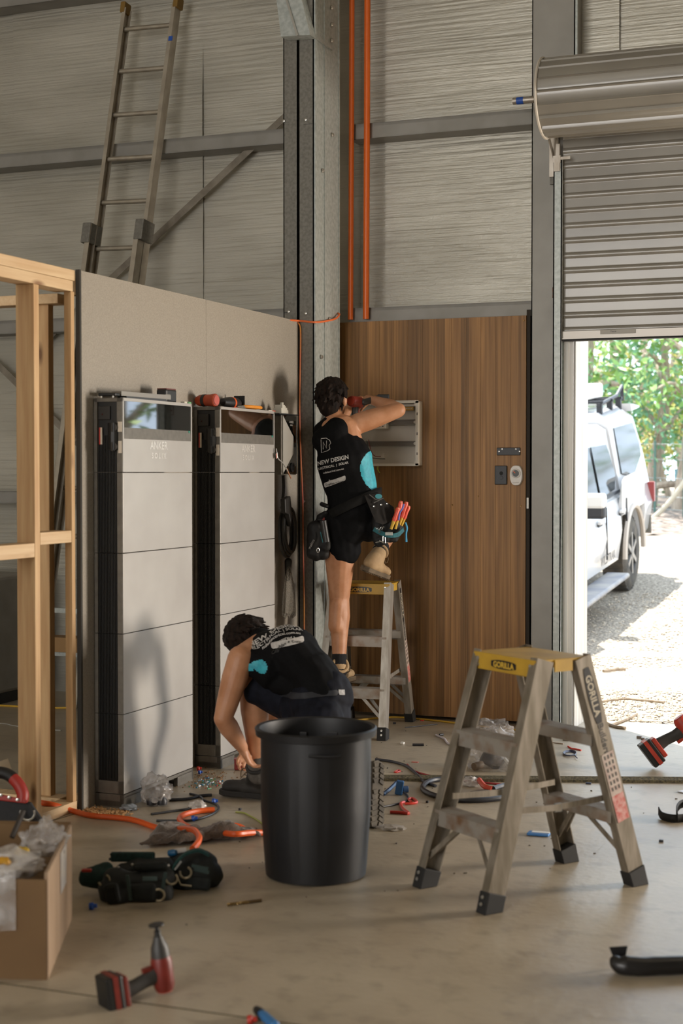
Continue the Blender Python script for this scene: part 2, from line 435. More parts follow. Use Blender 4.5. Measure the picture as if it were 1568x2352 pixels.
# knee bracket of the roof frame
kb = bpy.data.objects.new('knee_bracket', None); COL.objects.link(kb); kb.parent = col
poly = [(645, 84), (712, 80), (690, -10), (672, -70), (600, -160), (560, -190), (560, -120), (632, -20), (636, 10)]
A_ = WY(645, 84, 8.16)
m = MB().prism([(WY(x, y, 8.16).x - A_.x, WY(x, y, 8.16).z - A_.z) for x, y in poly], A_, (1, 0, 0), (0, 0, 1), (0, .35, 0)); m.build('plate', galv, kb)
m = MB(); a, b_ = WY(683, 82, 8.15), WY(655, -10, 8.15); m.bar(a, b_ + (b_ - a) * .8, .012, .01, up=(0, 1, 0)); m.build('edge', screwm, kb)

rc = thing('steel_column', 'wide grey steel column beside the roller door', 'column', (-2.15, 8.85, 0))
m = MB(); m.bb((-2.285, 8.78, 0), (-2.03, 8.786, 6.2)).bb((-2.285, 8.78, 0), (-2.279, 8.97, 6.2)).bb((-2.036, 8.78, 0), (-2.03, 8.97, 6.2))
m.build('web', M('column_paint', '98958e', '8d8a83', rough=.5, metal=.15, scale=5), rc)
m = MB().bb((-2.0275, 8.775, 2.9), (-2.015, 8.79, 6.2)); m.build('edge_strip', galv, rc)
for y in (412, 672, 928, 1201, 1475, 1625):
    p = WY(1273, y, 8.777); m = MB()
    m.bb(p + V(-.012, -.003, -.03), p + V(.012, .0, -.026)).bb(p + V(-.012, -.003, .026), p + V(.012, .0, .03)).bb(p + V(-.012, -.003, -.03), p + V(-.008, 0, .03)).bb(p + V(0, -.006, -.005), p + V(.008, 0, .004))
    m.build('fixing_lug', M('rusty_lug', '6b6159', '7a4a2c', rough=.7, metal=.3, scale=60), rc)

# ---------------------------------------------------------------- roller door
rd = thing('door_1', None, None, (-1.0, 8.75, 0)); rd['kind'] = 'structure'
shut = M('shutter_paint', '8b867c', '827d74', rough=.4, metal=.1, scale=3, detail=2, coat=.8)
shut.node_tree.nodes['Principled BSDF'].inputs['Coat Roughness'].default_value = .12
XR0, XR1 = -2.092, 1.3
gl = MB(); gl.bb((-2.135, 8.70, 0), (-2.128, 8.79, 3.32)).bb((-2.135, 8.70, 0), (-2.085, 8.706, 3.32)).bb((-2.135, 8.775, 0), (-2.085, 8.781, 3.32)).bb((-2.091, 8.70, 0), (-2.085, 8.72, 3.32))
gl.build('guide_track', galv, rd)
bright = M('jamb_alloy', 'd0cec8', 'aaa69e', rough=.45, metal=.1, scale=20, stretch=(1, 1, .05))
jb = MB(); jb.bb((-2.086, 8.765, 0), (-2.058, 8.80, 2.27)).bb((-2.062, 8.772, 0), (-2.03, 8.88, 2.27)).bb((-2.04, 8.79, 0), (-2.02, 9.12, 2.9))
jb.build('jamb_channel', bright, rd)
jb = MB().bb((1.25, 8.75, 0), (1.35, 9.12, 2.9)); jb.build('jamb_channel', bright, rd)
def rib(u):     # curtain profile: broad flats parted by a narrow raised bead
    u = u % 1.0
    if u < .28: return .0034 * math.sin(math.pi * u / .28)
    if u < .34: return -.004 * (u - .28) / .06
    if u < .94: return -.004
    return -.004 * (1 - (u - .94) / .06)
def rib2(u):
    u = u % 1.0
    u = 1 - u
    if u < .16: return .014 * u / .16
    if u < .24: return .014 - .008 * (u - .16) / .08
    return .006 * (1 - (u - .24) / .76)
cur = MB(); rows = []; PT = .0865
zt, zb = 3.45, 2.315; n = int((zt - zb) / (PT / 40))
for k in range(n + 1):
    z = zb + (zt - zb) * k / n; y = 8.748 - rib((z - zb) / PT)
    rows.append([V(XR0 + (XR1 - XR0) * i / 2, y, z) for i in range(3)])
cur.grid(rows); cur.build('curtain', shut, rd, smooth=True)
bb = MB(); bb.bb((XR0, 8.725, 2.275), (XR1, 8.76, 2.318)).bb((XR0, 8.715, 2.272), (XR1, 8.77, 2.278)); bb.build('bottom_rail', M('rail_alloy', '98928a', rough=.35, metal=.5), rd)
bb = MB().bb((XR0, 8.712, 2.262), (XR1, 8.773, 2.272)); bb.build('rubber_seal', rubber, rd)
p = WY(1378, 758, 8.724); m = MB().bb(p, p + V(.205, -.001, -.025)); lb = m.build('label', M('label_grey', 'a9a49b', rough=.5), rd)
t = text_mb('Taurus', .012, WY(1408, 762.5, 8.7225), (1, 0, 0), (0, 0, 1), (0, -1, 0)); t.build('label_text', black, lb)
drum = MB(); RC = V(0, 8.53, 3.625); nA = 18 * 25; rows = []
for k in range(nA + 1):
    a = 2 * math.pi * k / nA; r = .208 + rib2(18 * k / nA)
    rows.append([V(x, RC.y - r * math.cos(a), RC.z + r * math.sin(a)) for x in (-2.14, 0, XR1)])
drum.grid(rows); drum.build('rolled_curtain', shut, rd, smooth=True)
m = MB(); ring = [V(-2.145, RC.y - .222 * math.cos(2 * math.pi * k / 48), RC.z + .222 * math.sin(2 * math.pi * k / 48)) for k in range(48)]
m.tube(ring, .008, 6, closed=True); m.build('drum_rim', M('rim', 'c9c1b4', rough=.4), rd, smooth=True)
m = MB().lathe([(.20, 0), (.20, .004)], V(-2.138, RC.y, RC.z), (1, 0, 0), 32); m.build('drum_plate', galv_dark, rd)
m = MB().tube([V(-2.33, RC.y, RC.z), V(-2.05, RC.y, RC.z)], .020, 14); ax = m.build('axle', alu, rd, smooth=True)
m = MB().tube([V(-2.308, RC.y, RC.z), V(-2.268, RC.y, RC.z)], .0208, 14); m.build('tape', blue, ax, smooth=True)
m = MB().bb((-2.165, RC.y - .03, RC.z + .00), (-2.15, RC.y + .03, RC.z + .05)); m.build('clamp', M('clamp_brown', '3b2118', rough=.6), rd)
m = MB(); m.bar(V(-2.17, RC.y - .03, RC.z - .02), V(-2.14, 8.74, RC.z - .30), .03, .006, up=(1, 0, 0)); m.bar(V(-2.19, RC.y - .06, RC.z - .01), V(-2.15, RC.y - .02, RC.z - .20), .02, .005, up=(1, 0, 0))
m.bb((-2.17, 8.74, 3.22), (-2.12, 8.775, 3.66)); m.build('bracket', alu, rd)
m = MB(); m.bb((-2.135, 8.69, 3.29), (-2.092, 8.71, 3.33)).bb((-2.12, 8.70, 3.33), (-2.10, 8.72, 3.40)).bb((-2.092, 8.692, 3.305), (-2.035, 8.70, 3.322)).bb((-2.13, 8.688, 3.24), (-2.095, 8.70, 3.29)); m.build('top_stop', alu, rd)
m = MB().bb((-2.17, 8.755, 3.18), (-2.13, 8.77, 3.33)); m.build('hinge_plate', galv_dark, rd)
# ================================================================== partition wall: pine frame, dark sheets
pine = timber_mat('pine', 'cba97c', 'b38c5f', '5a3517', along=2)
pine_y = timber_mat('pine_plate', 'd6bb94', 'c4a27a', '7a4f28', along=1)
XF, ZT = -3.57, 2.388
fr = thing('stud_wall', 'raw pine stud wall frame in front of the foil wall, beside the dark sheets', 'stud wall', (XF - .045, 5.6, 0))
def fpart(name, a, b, mat=pine): return MB().bb(a, b).build(name, mat, fr, bevel=.003)
y80, y92 = WX(80, 1200, XF).y, WX(92, 1200, XF).y
fpart('stud', (XF - .09, y80, .045), (XF, y92, ZT - .095))
y165, y172 = WX(165, 1200, XF).y, WX(173, 1200, XF).y
fpart('stud', (XF - .036, y165, .045), (XF, y172, ZT - .095))
XS = -3.73; fpart('stud', (XS - .06, WX(113, 1200, XS).y, .045), (XS, WX(125, 1200, XS).y, ZT - .095))
fpart('top_plate', (XF - .09, 5.06, ZT - .047), (XF, 5.82, ZT), pine_y)
fpart('top_plate', (XF - .09, 5.06, ZT - .095), (XF, 5.80, ZT - .048), pine_y)
fpart('bottom_plate', (XF - .09, 5.06, 0), (XF, 5.815, .045), pine_y)
fpart('bottom_plate', (-4.6, 5.82, 0), (XF - .092, 5.91, .045), pine_y)
fpart('top_plate', (-4.6, 5.82, ZT - .14), (XF - .092, 5.91, ZT - .096), pine_y)
fpart('nogging', (XF - .09, 5.06, 1.142), (XF, y80 - .001, 1.202), pine_y)
fpart('nogging', (XF - .09, y92 + .001, 1.192), (XF, y165 - .001, 1.245), pine_y)
fpart('stud', (XF - .09, 5.07, .045), (XF, 5.11, ZT - .095))

fibre = M('fibre_cement', '9c958a', '8f887d', rough=.55, scale=160, detail=2, spec=.4, bump=.0006, bscale=200)
edge_dark = M('sheet_edge', '35332f', rough=.8)
ys = [5.835, WX(473, 691, -3.55).y, 8.25]
for a, b_, lab in ((ys[0], ys[1], 'dark grey wall sheet behind the nearer battery tower, nearest the pine frame'), (ys[1], ys[2], 'dark grey wall sheet behind the farther battery tower, next to the steel column')):
    solo(MB().bb((-3.566, a + .0008, .0), (-3.55, b_ - .0008, ZT)), 'wall_sheet', fibre, lab, 'wall sheet', 'dark wall sheets')
fpart('stud', (XF - .09, 7.03, .045), (XF, 7.075, ZT - .1)); fpart('stud', (XF - .09, 8.2, .045), (XF, 8.245, ZT - .1))
fpart('top_plate', (XF - .09, 5.925, ZT - .095), (XF, 8.245, ZT - .002), pine_y); fpart('bottom_plate', (XF - .09, 5.925, 0), (XF, 8.245, .045), pine_y)
m = MB().bb((XF - .001, 5.822, 0), (-3.55, 5.834, ZT + .004)); solo(m, 'corner_trim', edge_dark, 'thin black trim on the end of the dark wall sheets', 'trim')

# ================================================================== battery towers
tw_case = M('tower_case', '6b665d', '5f5a52', rough=.45, metal=.2, scale=30)
tw_front = M('tower_front', 'aba7a1', 'a19c96', rough=.40, metal=.25, scale=3, detail=3)
louv = M('louvre_black', '121211', rough=.5)
glass_black = M('display_glass', '0b0c0b', rough=.03, spec=.9, coat=.6)
label_w = M('label_paper', 'cbbfae', rough=.6)
LV = [.062, .420, .780, 1.140, 1.500, 1.832]
DX, LY = .145, .672
def make_tower():
    t = thing('battery_tower', 'nearer tall grey battery tower, the one beside the pine frame', 'battery', (-3.40, 5.93, 0), group=None)
    P = lambda x, y, z: V(x, y, z)
    def pt(mb, name, mat, par=t, **k): return mb.build(name, mat, par, world=False, **k)
    b = MB(); b.bb((-DX, 0, .006), (0, .012, .06)).bb((-DX, LY - .012, .006), (0, LY, .06)).bb((-.02, 0, .045), (0, LY, .06)).bb((-.02, 0, .0), (0, .16, .05)).bb((-.02, LY - .16, 0), (0, LY, .05)).bb((-DX, 0, 0), (-DX + .02, LY, .06)).bb((-DX, 0, 0), (0, .012, .03))
    pt(b, 'plinth', tw_case)
    for i in range(5):
        z0, z1 = LV[i] + .0015, LV[i + 1] - .0015
        c = MB(); fw = .016    # case with a recessed side
        c.bb((-DX, .014, z0), (-.012, LY, z1)); c.bb((-DX, 0, z0), (-DX + fw, .015, z1)).bb((-.012 - fw, 0, z0), (-.002, .015, z1))
        if i == 4: c.bb((-DX, 0, z1 - fw), (-.002, .015, z1))
        if i == 0: c.bb((-DX, 0, z0), (-.002, .015, z0 + .055))
        md = pt(c, 'module', tw_case)
        lv = MB(); zb = z0 + (.057 if i == 0 else 0); ztop = z1 - (.165 if i == 4 else 0)
        for k in range(13):
            x = -DX + fw + .004 + k * (DX - 2 * fw - .020) / 12; lv.bb((x, .003, zb), (x + .004, .013, ztop))
        lv.bb((-DX + fw, .012, zb), (-.012 - fw, .0142, z1 - (fw if i == 4 else 0)))
        pt(lv, 'louvre', louv, md)
        if i < 4:
            pt(MB().bb((-.012, .004, z0), (0, LY - .002, z1)), 'front_panel', tw_front, md, bevel=.0015)
    # head unit front: surround, glass, sloped ledge
    z0, z1 = LV[4] + .0015, LV[5]; za, zb_ = 1.685, 1.668
    f = MB(); f.bb((-.012, .004, z0), (0, LY - .002, 1.650)).bb((-.012, .004, 1.650), (0, .014, z1)).bb((-.012, LY - .012, 1.650), (0, LY - .002, z1)).bb((-.012, .004, z1 - .014), (0, LY - .002, z1))
    hd = pt(f, 'front_panel', tw_front)
    pt(MB().bb((-.012, .014, 1.700), (-.004, LY - .012, z1 - .014)), 'display', glass_black, hd)
    pt(MB().prism([(-.012, 1.700), (-.003, 1.700), (0, 1.650), (-.012, 1.650)], (0, .014, 0), (1, 0, 0), (0, 0, 1), (0, LY - .026, 0)), 'ledge', tw_case, hd)
    pt(MB().bb((-.004, LY - .035, 1.690), (-.001, LY - .02, 1.700)), 'status_light', M('teal_led', '1d7a68', rough=.4), hd)
    lg = text_mb('ANKER', .052, (.0004, .335, 1.607), (0, 1, 0), (0, 0, 1), (1, 0, 0), .0008, bold=.001); pt(lg, 'logo', M('logo_grey', 'c9c5bf', rough=.3, metal=.3), hd)
    lg = text_mb('S O L I X', .036, (.0004, .335, 1.565), (0, 1, 0), (0, 0, 1), (1, 0, 0), .0008, bold=.001); pt(lg, 'logo', MATS['logo_grey'], hd)
    # connection box on the side of the head unit
    sw = MB(); sw.bb((-.125, .002, 1.735), (-.065, .014, 1.795)); pt(sw, 'connection_box', M('box_dark', '26231f', rough=.6), hd, bevel=.002)
    pt(MB().tube([V(-.047, .008, 1.72), V(-.047, .008, 1.60)], .028, 12), 'switch_bay', M('bay_dark', '0e0e0d', rough=.5), hd)
    for z in (1.70, 1.615):
        k = pt(MB().lathe([(.022, 0), (.021, .014), (.0, .015)], (-.042, .0, z), (0, -1, 0), 20), 'rotary_switch', M('switch_dark', '24221f', rough=.4), hd, smooth=True)
        pt(MB().bb((-.046, -.022, z - .02), (-.038, -.012, z + .02)), 'switch_grip', M('switch_dark', '24221f'), k)
    pt(MB().lathe([(.008, 0), (.007, .006), (0, .007)], (-.042, -.001, 1.658), (0, -1, 0), 12), 'indicator', M('indicator_red', '7a2c16', rough=.4), hd, smooth=True)
    pt(MB().bb((-.118, -.001, 1.625), (-.103, .002, 1.700)), 'warning_label', label_w, hd)
    pt(MB().bb((-.1185, -.0014, 1.625), (-.112, .0, 1.700)), 'red_strip', red, hd)
    pt(MB().bb((-.022, -.003, 1.680), (-.002, -.001, 1.725)), 'paper_label', label_w, hd)
    pt(MB().bb((-.020, -.003, 1.585), (-.004, -.001, 1.640)), 'paper_label', label_w, hd)
    pl = pt(MB().lathe([(.0, 0), (.018, .002), (.020, .02), (.012, .035), (.007, .05)], (-.175, .02, 1.762), (1, .05, 0), 14), 'cable_gland', black, hd, smooth=True)
    pt(MB().tube([V(-.13, .018, 1.764), V(-.10, .005, 1.758)], .006, 8), 'cable', M('cable_red_black', '4a1a12', rough=.5), hd, smooth=True)
    return t
tw1 = make_tower()
tw2 = copy_tree(tw1); tw2.location = (-3.40, 6.905, 0)
relabel(tw2, 'farther tall grey battery tower, between the nearer tower and the charger')
for o in (tw1, tw2): o['group'] = 'battery towers'

# ---------------------------------------------------------------- wall charger past the towers
XI = -3.415
ya, yb = WX(641, 1000, XI - .11).y, WX(684, 1000, XI).y
y0 = WX(648, 1000, XI).y; y1 = WX(682.5, 1000, XI).y; z1 = 1.818; z0 = 1.487
ch = thing('wall_charger', 'silver and black angular charger mounted past the farther battery tower', 'charger', (XI - .06, (y0 + y1) / 2, z0))
MB().bb((-3.545, y0, z0), (XI - .006, y1, z1)).build('housing', tw_case, ch, bevel=.003)
u = lambda px: WX(px, 1000, XI).y
poly = [(u(649), z1 - .003), (u(673), 1.70), (u(673), 1.605), (u(649), z0 + .004)]
MB().prism([(a, b_) for a, b_ in poly], (XI - .006, 0, 0), (0, 1, 0), (0, 0, 1), (.008, 0, 0)).build('silver_face', M('charger_silver', 'aaa69e', rough=.4, metal=.3), ch)
poly = [(u(650.5), z1 - .001), (y1 - .01, z1 - .001), (y1 - .01, z0 + .004), (u(650.5), z0 + .004), (u(674), 1.604), (u(674), 1.701)]
MB().prism(poly, (XI - .0055, 0, 0), (0, 1, 0), (0, 0, 1), (.005, 0, 0)).build('black_face', glass_black, ch)
MB().bb((XI - .006, y1 - .010, z0 + .004), (XI + .002, y1, z1)).build('bright_edge', silver, ch)
MB().lathe([(.026, 0), (.026, .006), (.018, .006), (.016, .001), (0, .001)], (XI, u(670.5), 1.528), (1, 0, 0), 20).build('plug_socket', black, ch, smooth=True)
text_mb('ANKER', .018, (XI + .0003, u(669), 1.775), (0, 1, 0), (0, 0, 1), (1, 0, 0), .0006).build('logo', M('logo_grey', 'c9c5bf'), ch)
text_mb('SOLIX', .012, (XI + .0003, u(669), 1.760), (0, 1, 0), (0, 0, 1), (1, 0, 0), .0006).build('logo', MATS['logo_grey'], ch)
# shelf-like top and breakers
sh = solo(MB().bb((-3.545, u(640), 1.820), (XI + .004, u(686), 1.826)), 'charger_cover', black, 'thin black cover plate lying on the wall charger', 'cover')
mcb = M('breaker_white', 'bdb9ae', rough=.4)
for i, (px, hh, dx) in enumerate(((643, .062, -.03), (648.5, .045, -.05))):
    y = WX(px, 930, XI + dx).y
    br = thing('circuit_breaker', ('taller' if i == 0 else 'shorter') + ' pale circuit breaker standing on the charger cover', 'breaker', (XI + dx, y, 1.8262))
    MB().bb((XI + dx - .03, y - .016, 1.8262), (XI + dx + .015, y + .045, 1.8262 + hh * .5)).bb((XI + dx - .03, y - .004, 1.8262 + hh * .5), (XI + dx + .015, y + .032, 1.8262 + hh * .8)).build('body', mcb, br)
    MB().bb((XI + dx + .0, y + .004, 1.8262 + hh * .8), (XI + dx + .012, y + .02, 1.8262 + hh)).build('toggle', mcb, br)
# grey cable with stripped end and a small flag label, hanging by the tower
hc = thing('hanging_wire', 'short grey wire with a striped tag hanging beside the farther battery tower', 'wire', WX(640, 1050, -3.39))
pts = [WX(*p, -3.385) for p in [(634, 1030), (638, 1052), (648, 1062), (656, 1074), (661, 1084)]]
MB().tube(spline(pts), .0035, 6).build('sheath', M('wire_grey', '8a8782', rough=.5), hc, smooth=True)
pts2 = [WX(*p, -3.385) for p in [(658, 1076), (663, 1088), (668, 1098)]]
MB().tube(pts2, .0045, 6).build('bare_end', M('wire_brown', '9a6a4a', rough=.6), hc, smooth=True)
MB().prism([(0, 0), (.02, .008), (.015, .035), (-.006, .027)], WX(634, 1054, -3.384), (0, 1, 0), (0, 0, 1), (.002, 0, 0)).build('tag', white, hc)
MB().prism([(.004, .001), (.010, .003), (.005, .030), (-.001, .028)], WX(634, 1054, -3.3815), (0, 1, 0), (0, 0, 1), (.001, 0, 0)).build('tag_stripe', red, hc)

# coiled charging cable on its hook
XC = -3.50
cc = thing('charging_cable', 'thick black charging cable coiled on a wall hook under the charger', 'cable', WX(655, 1220, XC))
cab = M('cable_black', '2a2a2a', rough=.4)
m = MB(); random.seed(3)
cy, cz = WX(656, 1225, XC).y, WX(656, 1225, XC).z
for k in range(7):
    R_ = .125 - .004 * k; pts = []
    for i in range(30):
        a = 2 * math.pi * i / 30
        pts.append(V(XC + .012 * (k % 3) - .01 + .02 * math.sin(a * .5), cy + (R_ - .01 * (k % 2)) * math.cos(a) * .92, cz + .01 * (k % 4) - R_ * 1.08 * math.sin(a) - .02 * math.cos(a)))
    m.tube(pts, .0085, 8, closed=True)
m.build('coil', cab, cc, smooth=True)
MB().tube(spline([WX(650, 1092, XC), WX(651, 1120, XC), WX(649, 1150, XC), WX(647, 1168, XC)]), .009, 8).build('lead', cab, cc, smooth=True)
MB().prism([(-.06, .06), (.02, .075), (.045, -.03), (.03, -.10), (.0, -.03), (-.05, -.02)], WX(653, 1170, XC + .04), (0, 1, 0), (0, 0, 1), (.03, 0, 0)).build('hook', M('hook_dark', '1f1e1d', rough=.5), cc, bevel=.005)
m = MB().cap(WX(662, 1290, XC), .022, WX(660, 1330, XC), .013); m.build('plug', cab, cc, smooth=True)
# mesh bag
mesh = sheer_mat('mesh_net', '8f8a80', .45, rough=.35, scale=220)
m = MB(); prof = [(.012, 0), (.02, -.02), (.04, -.09), (.055, -.18), (.062, -.26), (.03, -.275)]
c = WX(656, 1305, XC)
m.loft([[c + V(.02 + r * .5 * math.cos(2 * math.pi * k / 24), r * 1.15 * math.sin(2 * math.pi * k / 24) * (1 + .1 * math.sin(k * 2.1)), z + .015 * math.sin(k * 1.7)) for k in range(24)] for r, z in prof], cap=False)
mb_ = solo(m, 'mesh_bag', mesh, 'grey net bag hanging below the coiled charging cable', 'bag', smooth=True)

# ---------------------------------------------------------------- things on top of the towers
ZTOP = 1.8325
def on(px, py, X=-3.46, z=ZTOP): p = WX(px, py, X); p.z = z; return p
lev = thing('spirit_level', 'grey aluminium straightedge lying on the nearer battery tower', 'level', on(330, 905))
a, b_ = on(268, 905, -3.47), on(382, 905, -3.44); MB().bar(a + V(0, 0, .022), b_ + V(0, 0, .022), .05, .02, up=(0, 0, 1)).build('bar', M('level_grey', '7d776e', rough=.4, metal=.5), lev)
MB().bar(a.lerp(b_, .9) + V(0, 0, .034), b_ + V(0, 0, .034), .045, .004, up=(0, 0, 1)).build('end_cap', galv_dark, lev)
MB().bar(a.lerp(b_, .1) + V(0, 0, .006), a.lerp(b_, .9) + V(0, 0, .006), .05, .012, up=(0, 0, 1)).build('foot', black, lev)
a, b_ = V(-3.525, 5.945, 0), V(-3.435, 5.945, 0)
gd = thing('glasses_case', 'flat black case at the near end of the nearer battery tower top', 'case', (-3.48, 5.95, ZTOP))
MB().bb((-3.53, 5.94, ZTOP + .008), (-3.44, 5.98, ZTOP + .022)).build('lid', black, gd, bevel=.004)
for x in (-3.515, -3.455): MB().lathe([(.004, 0), (.004, .009)], (x, 5.944, ZTOP), (0, 0, 1), 8).build('foot', white, gd)
bt = thing('battery_pack', 'black tool battery pack with red top standing on the nearer battery tower', 'battery pack', on(383, 920))
p = on(383, 920, -3.455); MB().bb(p + V(-.03, -.05, 0), p + V(.025, .055, .062)).build('body', black, bt, bevel=.008)
MB().bb(p + V(-.028, -.045, .060), p + V(.022, .05, .066)).build('top', M('pack_red', '5c231a', rough=.5), bt)
for i, (px, c_) in enumerate(((415, 'c9c3b3'), (424, '5a8f5f'))):
    p = on(px, 922, -3.43); solo(MB().bb(p, p + V(.02, .03, .008)), 'wire_connector', M('conn_%d' % i, c_, rough=.5), ('pale' if i == 0 else 'green') + ' wire connector on the edge of the nearer battery tower', 'connector')

def impact_driver(name, label, loc, rot, body_c, s=1., batt=True, bit=True):
    """pistol-shaped cordless driver: local +X is the nose, grip goes down -Z"""
    t = thing(name, label, 'power tool', loc, rot)
    def pt(mb, n, mat, par=t, **k):
        mb.v = [p * s for p in mb.v]; return mb.build(n, mat, par, world=False, **k)
    g = M('tool_grey', '343230', rough=.5); bd = body_c
    h = pt(MB().lathe([(.0, -.062), (.024, -.060), (.029, -.045), (.030, .02), (.026, .035)], (0, 0, 0), (1, 0, 0), 20), 'motor_housing', bd, smooth=True)
    pt(MB().lathe([(.0, -.064), (.021, -.0632), (.021, -.060)], (0, 0, 0), (1, 0, 0), 20), 'rear_cap', M('tool_cap', 'a83a24', rough=.45), h, smooth=True)
    pt(MB().lathe([(.0265, .034), (.024, .06), (.015, .08), (.012, .09), (0, .091)], (0, 0, 0), (1, 0, 0), 20), 'nose', g, smooth=True)
    if bit: pt(MB().lathe([(.006, .09), (.006, .118), (.003, .12), (.003, .15)], (0, 0, 0), (1, 0, 0), 10), 'chuck', silver, smooth=True)
    else:
        pt(MB().lathe([(.010, .085), (.009, .105), (.006, .108), (.006, .118), (.022, .120), (.022, .124), (0, .125)], (0, 0, 0), (1, 0, 0), 14), 'chuck', black, smooth=True)
    rings = []
    for z, w_, d_, xo in ((-.015, .016, .026, -.012), (-.05, .0155, .021, -.016), (-.09, .0155, .021, -.024), (-.12, .018, .025, -.026)):
        rings.append([V(xo + d_ * math.cos(2 * math.pi * k / 14), w_ * math.sin(2 * math.pi * k / 14), z) for k in range(14)])
    pt(MB().loft(rings), 'grip', g, smooth=True)
    pt(MB().box((.010, 0, -.045), (.012, .014, .028)), 'trigger', bd)
    if batt:
        pt(MB().bb((-.06, -.032, -.135), (.022, .032, -.118)), 'battery_mount', bd, bevel=.004)
        b = pt(MB().bb((-.068, -.037, -.185), (.032, .037, -.136)), 'battery', black, bevel=.006)
        pt(MB().bb((-.069, -.038, -.165), (.033, .038, -.150)), 'battery_band', bd, b)
    return t
drv_orange = M('driver_orange', 'a8421f', '8f3518', rough=.5, scale=20)
# the two round tools on the farther tower
p = on(478, 932, -3.47, ZTOP + .031); q = on(497, 934, -3.42, ZTOP + .031)
t = thing('cordless_tool', 'orange and black cordless tool lying on the near end of the farther battery tower', 'power tool', p - V(0, 0, .031))
d = (V(q.x, q.y, 0) - V(p.x, p.y, 0)).normalized()
o_ = MB().lathe([(.020, -.07), (.029, -.05), (.030, .02), (.033, .03), (.033, .045), (.028, .05), (0, .051)], p, d, 20).build('barrel', drv_orange, t, smooth=True)
MB().lathe([(.024, .0515), (.024, .053), (0, .053)], p, d, 20).build('end_badge', M('tool_cap', 'a83a24'), o_, smooth=True)
MB().lathe([(.0315, -.03), (.0315, -.012)], p, d, 20).build('grip_band', black, o_, smooth=True)
p = on(527, 934, -3.47, ZTOP + .03); q = on(505, 934, -3.465, ZTOP + .03); d = (q - p).normalized()
t = thing('cordless_tool', 'black cordless tool with an orange ring in the middle of the farther tower top', 'power tool', p - V(0, 0, .03))
o_ = MB().lathe([(.026, -.10), (.030, -.05), (.030, .0), (.025, .05), (.018, .09), (0, .092)], p, d, 20).build('barrel', black, t, smooth=True)
MB().lathe([(.0308, -.03), (.0308, -.012)], p, d, 20).build('ring', orange, o_, smooth=True)
MB().bb(p - d * .17 + V(-.03, -.04, -.03), p - d * .10 + V(.03, .03, .042)).build('battery', rubber, t, bevel=.008)
t = thing('pliers', 'orange-handled pliers lying on the farther battery tower beside the cordless tool', 'pliers', on(575, 938, -3.44))
yel = M('handle_amber', 'd98a2a', rough=.5)
a = on(560, 938, -3.45)
for pts in ([(558, 938, -3.45), (572, 938, -3.47), (590, 938, -3.465)], [(558, 938, -3.45), (578, 938, -3.425), (600, 938, -3.43)]):
    MB().tube(spline([on(px, py, X, ZTOP + .015) for px, py, X in pts]), [.006] + [.009] * 11 + [.007], 8).build('handle', yel, t, smooth=True)
MB().cap(on(545, 938, -3.45, ZTOP + .01), .006, on(560, 938, -3.45, ZTOP + .012), .011).build('jaw', galv_dark, t, smooth=True)
for i, (px, l) in enumerate(((612, .05), (622, .035), (533, .04))):
    p = on(px, 941, -3.43); solo(MB().bb(p, p + V(.012, l, .005)), 'scrap', M('scrap_red', 'b4472a') if i else M('scrap_white', 'c9c2b4'), ['flat white offcut on the farther battery tower', 'small red offcut nearest the charger on the farther tower', 'small red offcut between the tools on the farther tower'][i], 'offcut')

# ================================================================== timber board and what is on it
def board_mat():
    m = M('cedar_board', '76542f', 'a67a49', rough=.5, scale=4, stretch=(14, 1, .35), detail=7, contrast=(.3, .72), spec=.35)
    nt = m.node_tree; b = nt.nodes['Principled BSDF']; src = b.inputs['Base Color'].links[0].from_socket
    tc = nt.nodes.new('ShaderNodeTexCoord'); sx = nt.nodes.new('ShaderNodeSeparateXYZ'); nt.links.new(tc.outputs['Object'], sx.inputs[0])
    def math_(op, a, bv):
        n = nt.nodes.new('ShaderNodeMath'); n.operation = op; nt.links.new(a, n.inputs[0]); n.inputs[1].default_value = bv; return n.outputs[0]
    k = math_('FLOOR', math_('DIVIDE', sx.outputs[0], 1.2 / 24), 0)
    wn_ = nt.nodes.new('ShaderNodeTexWhiteNoise'); wn_.noise_dimensions = '1D'; nt.links.new(k, wn_.inputs['W'])
    mr = nt.nodes.new('ShaderNodeMapRange'); mr.inputs[3].default_value = .62; mr.inputs[4].default_value = 1.22; nt.links.new(wn_.outputs[0], mr.inputs[0])
    mx = nt.nodes.new('ShaderNodeVectorMath'); mx.operation = 'SCALE'; nt.links.new(src, mx.inputs[0]); nt.links.new(mr.outputs[0], mx.inputs['Scale'])
    nt.links.new(mx.outputs[0], b.inputs['Base Color'])
    return m
tb = thing('timber_board', 'tall brown timber-clad board standing against the wall beside the roller door', 'board', (-2.915, 8.79, 0))
X0, X1, YB = -3.515, -2.315, 8.775
m = MB(); nb = 13; wd = (X1 - X0) / nb; rows = []
prof = []
for i in range(nb):
    a = X0 + i * wd; prof += [(a, .003), (a + .0018, 0), (a + wd - .0018, 0)]
prof.append((X1, .003))
zs = [.02 + (2.425 - .02) * k for k in (0, 1)]
rows = [[V(x, YB + d_, z) for x, d_ in prof] for z in zs]
m.grid(rows); m.bb((X0, YB + .003, .02), (X1, 8.798, 2.425)); m.build('cladding', board_mat(), tb)
for i in range(1, nb + 1):
    x = X0 + i * wd; MB().bb((x - .0022, YB - .0008, .02), (x - .0002, YB + .002, 2.424)).build('pale_joint', M('joint_tan', 'a37a4c', rough=.5), tb)
for (px, py) in [(782, 750), (1203, 736), (784, 1330), (1098, 1140), (1196, 1162), (1038, 1160)]:
    p = WY(px, py, YB); MB().lathe([(.006, 0), (.005, .002), (0, .001)], p, (0, -1, 0), 8).build('screw', M('brass_screw', '8c6a3a', rough=.4, metal=.6), tb)
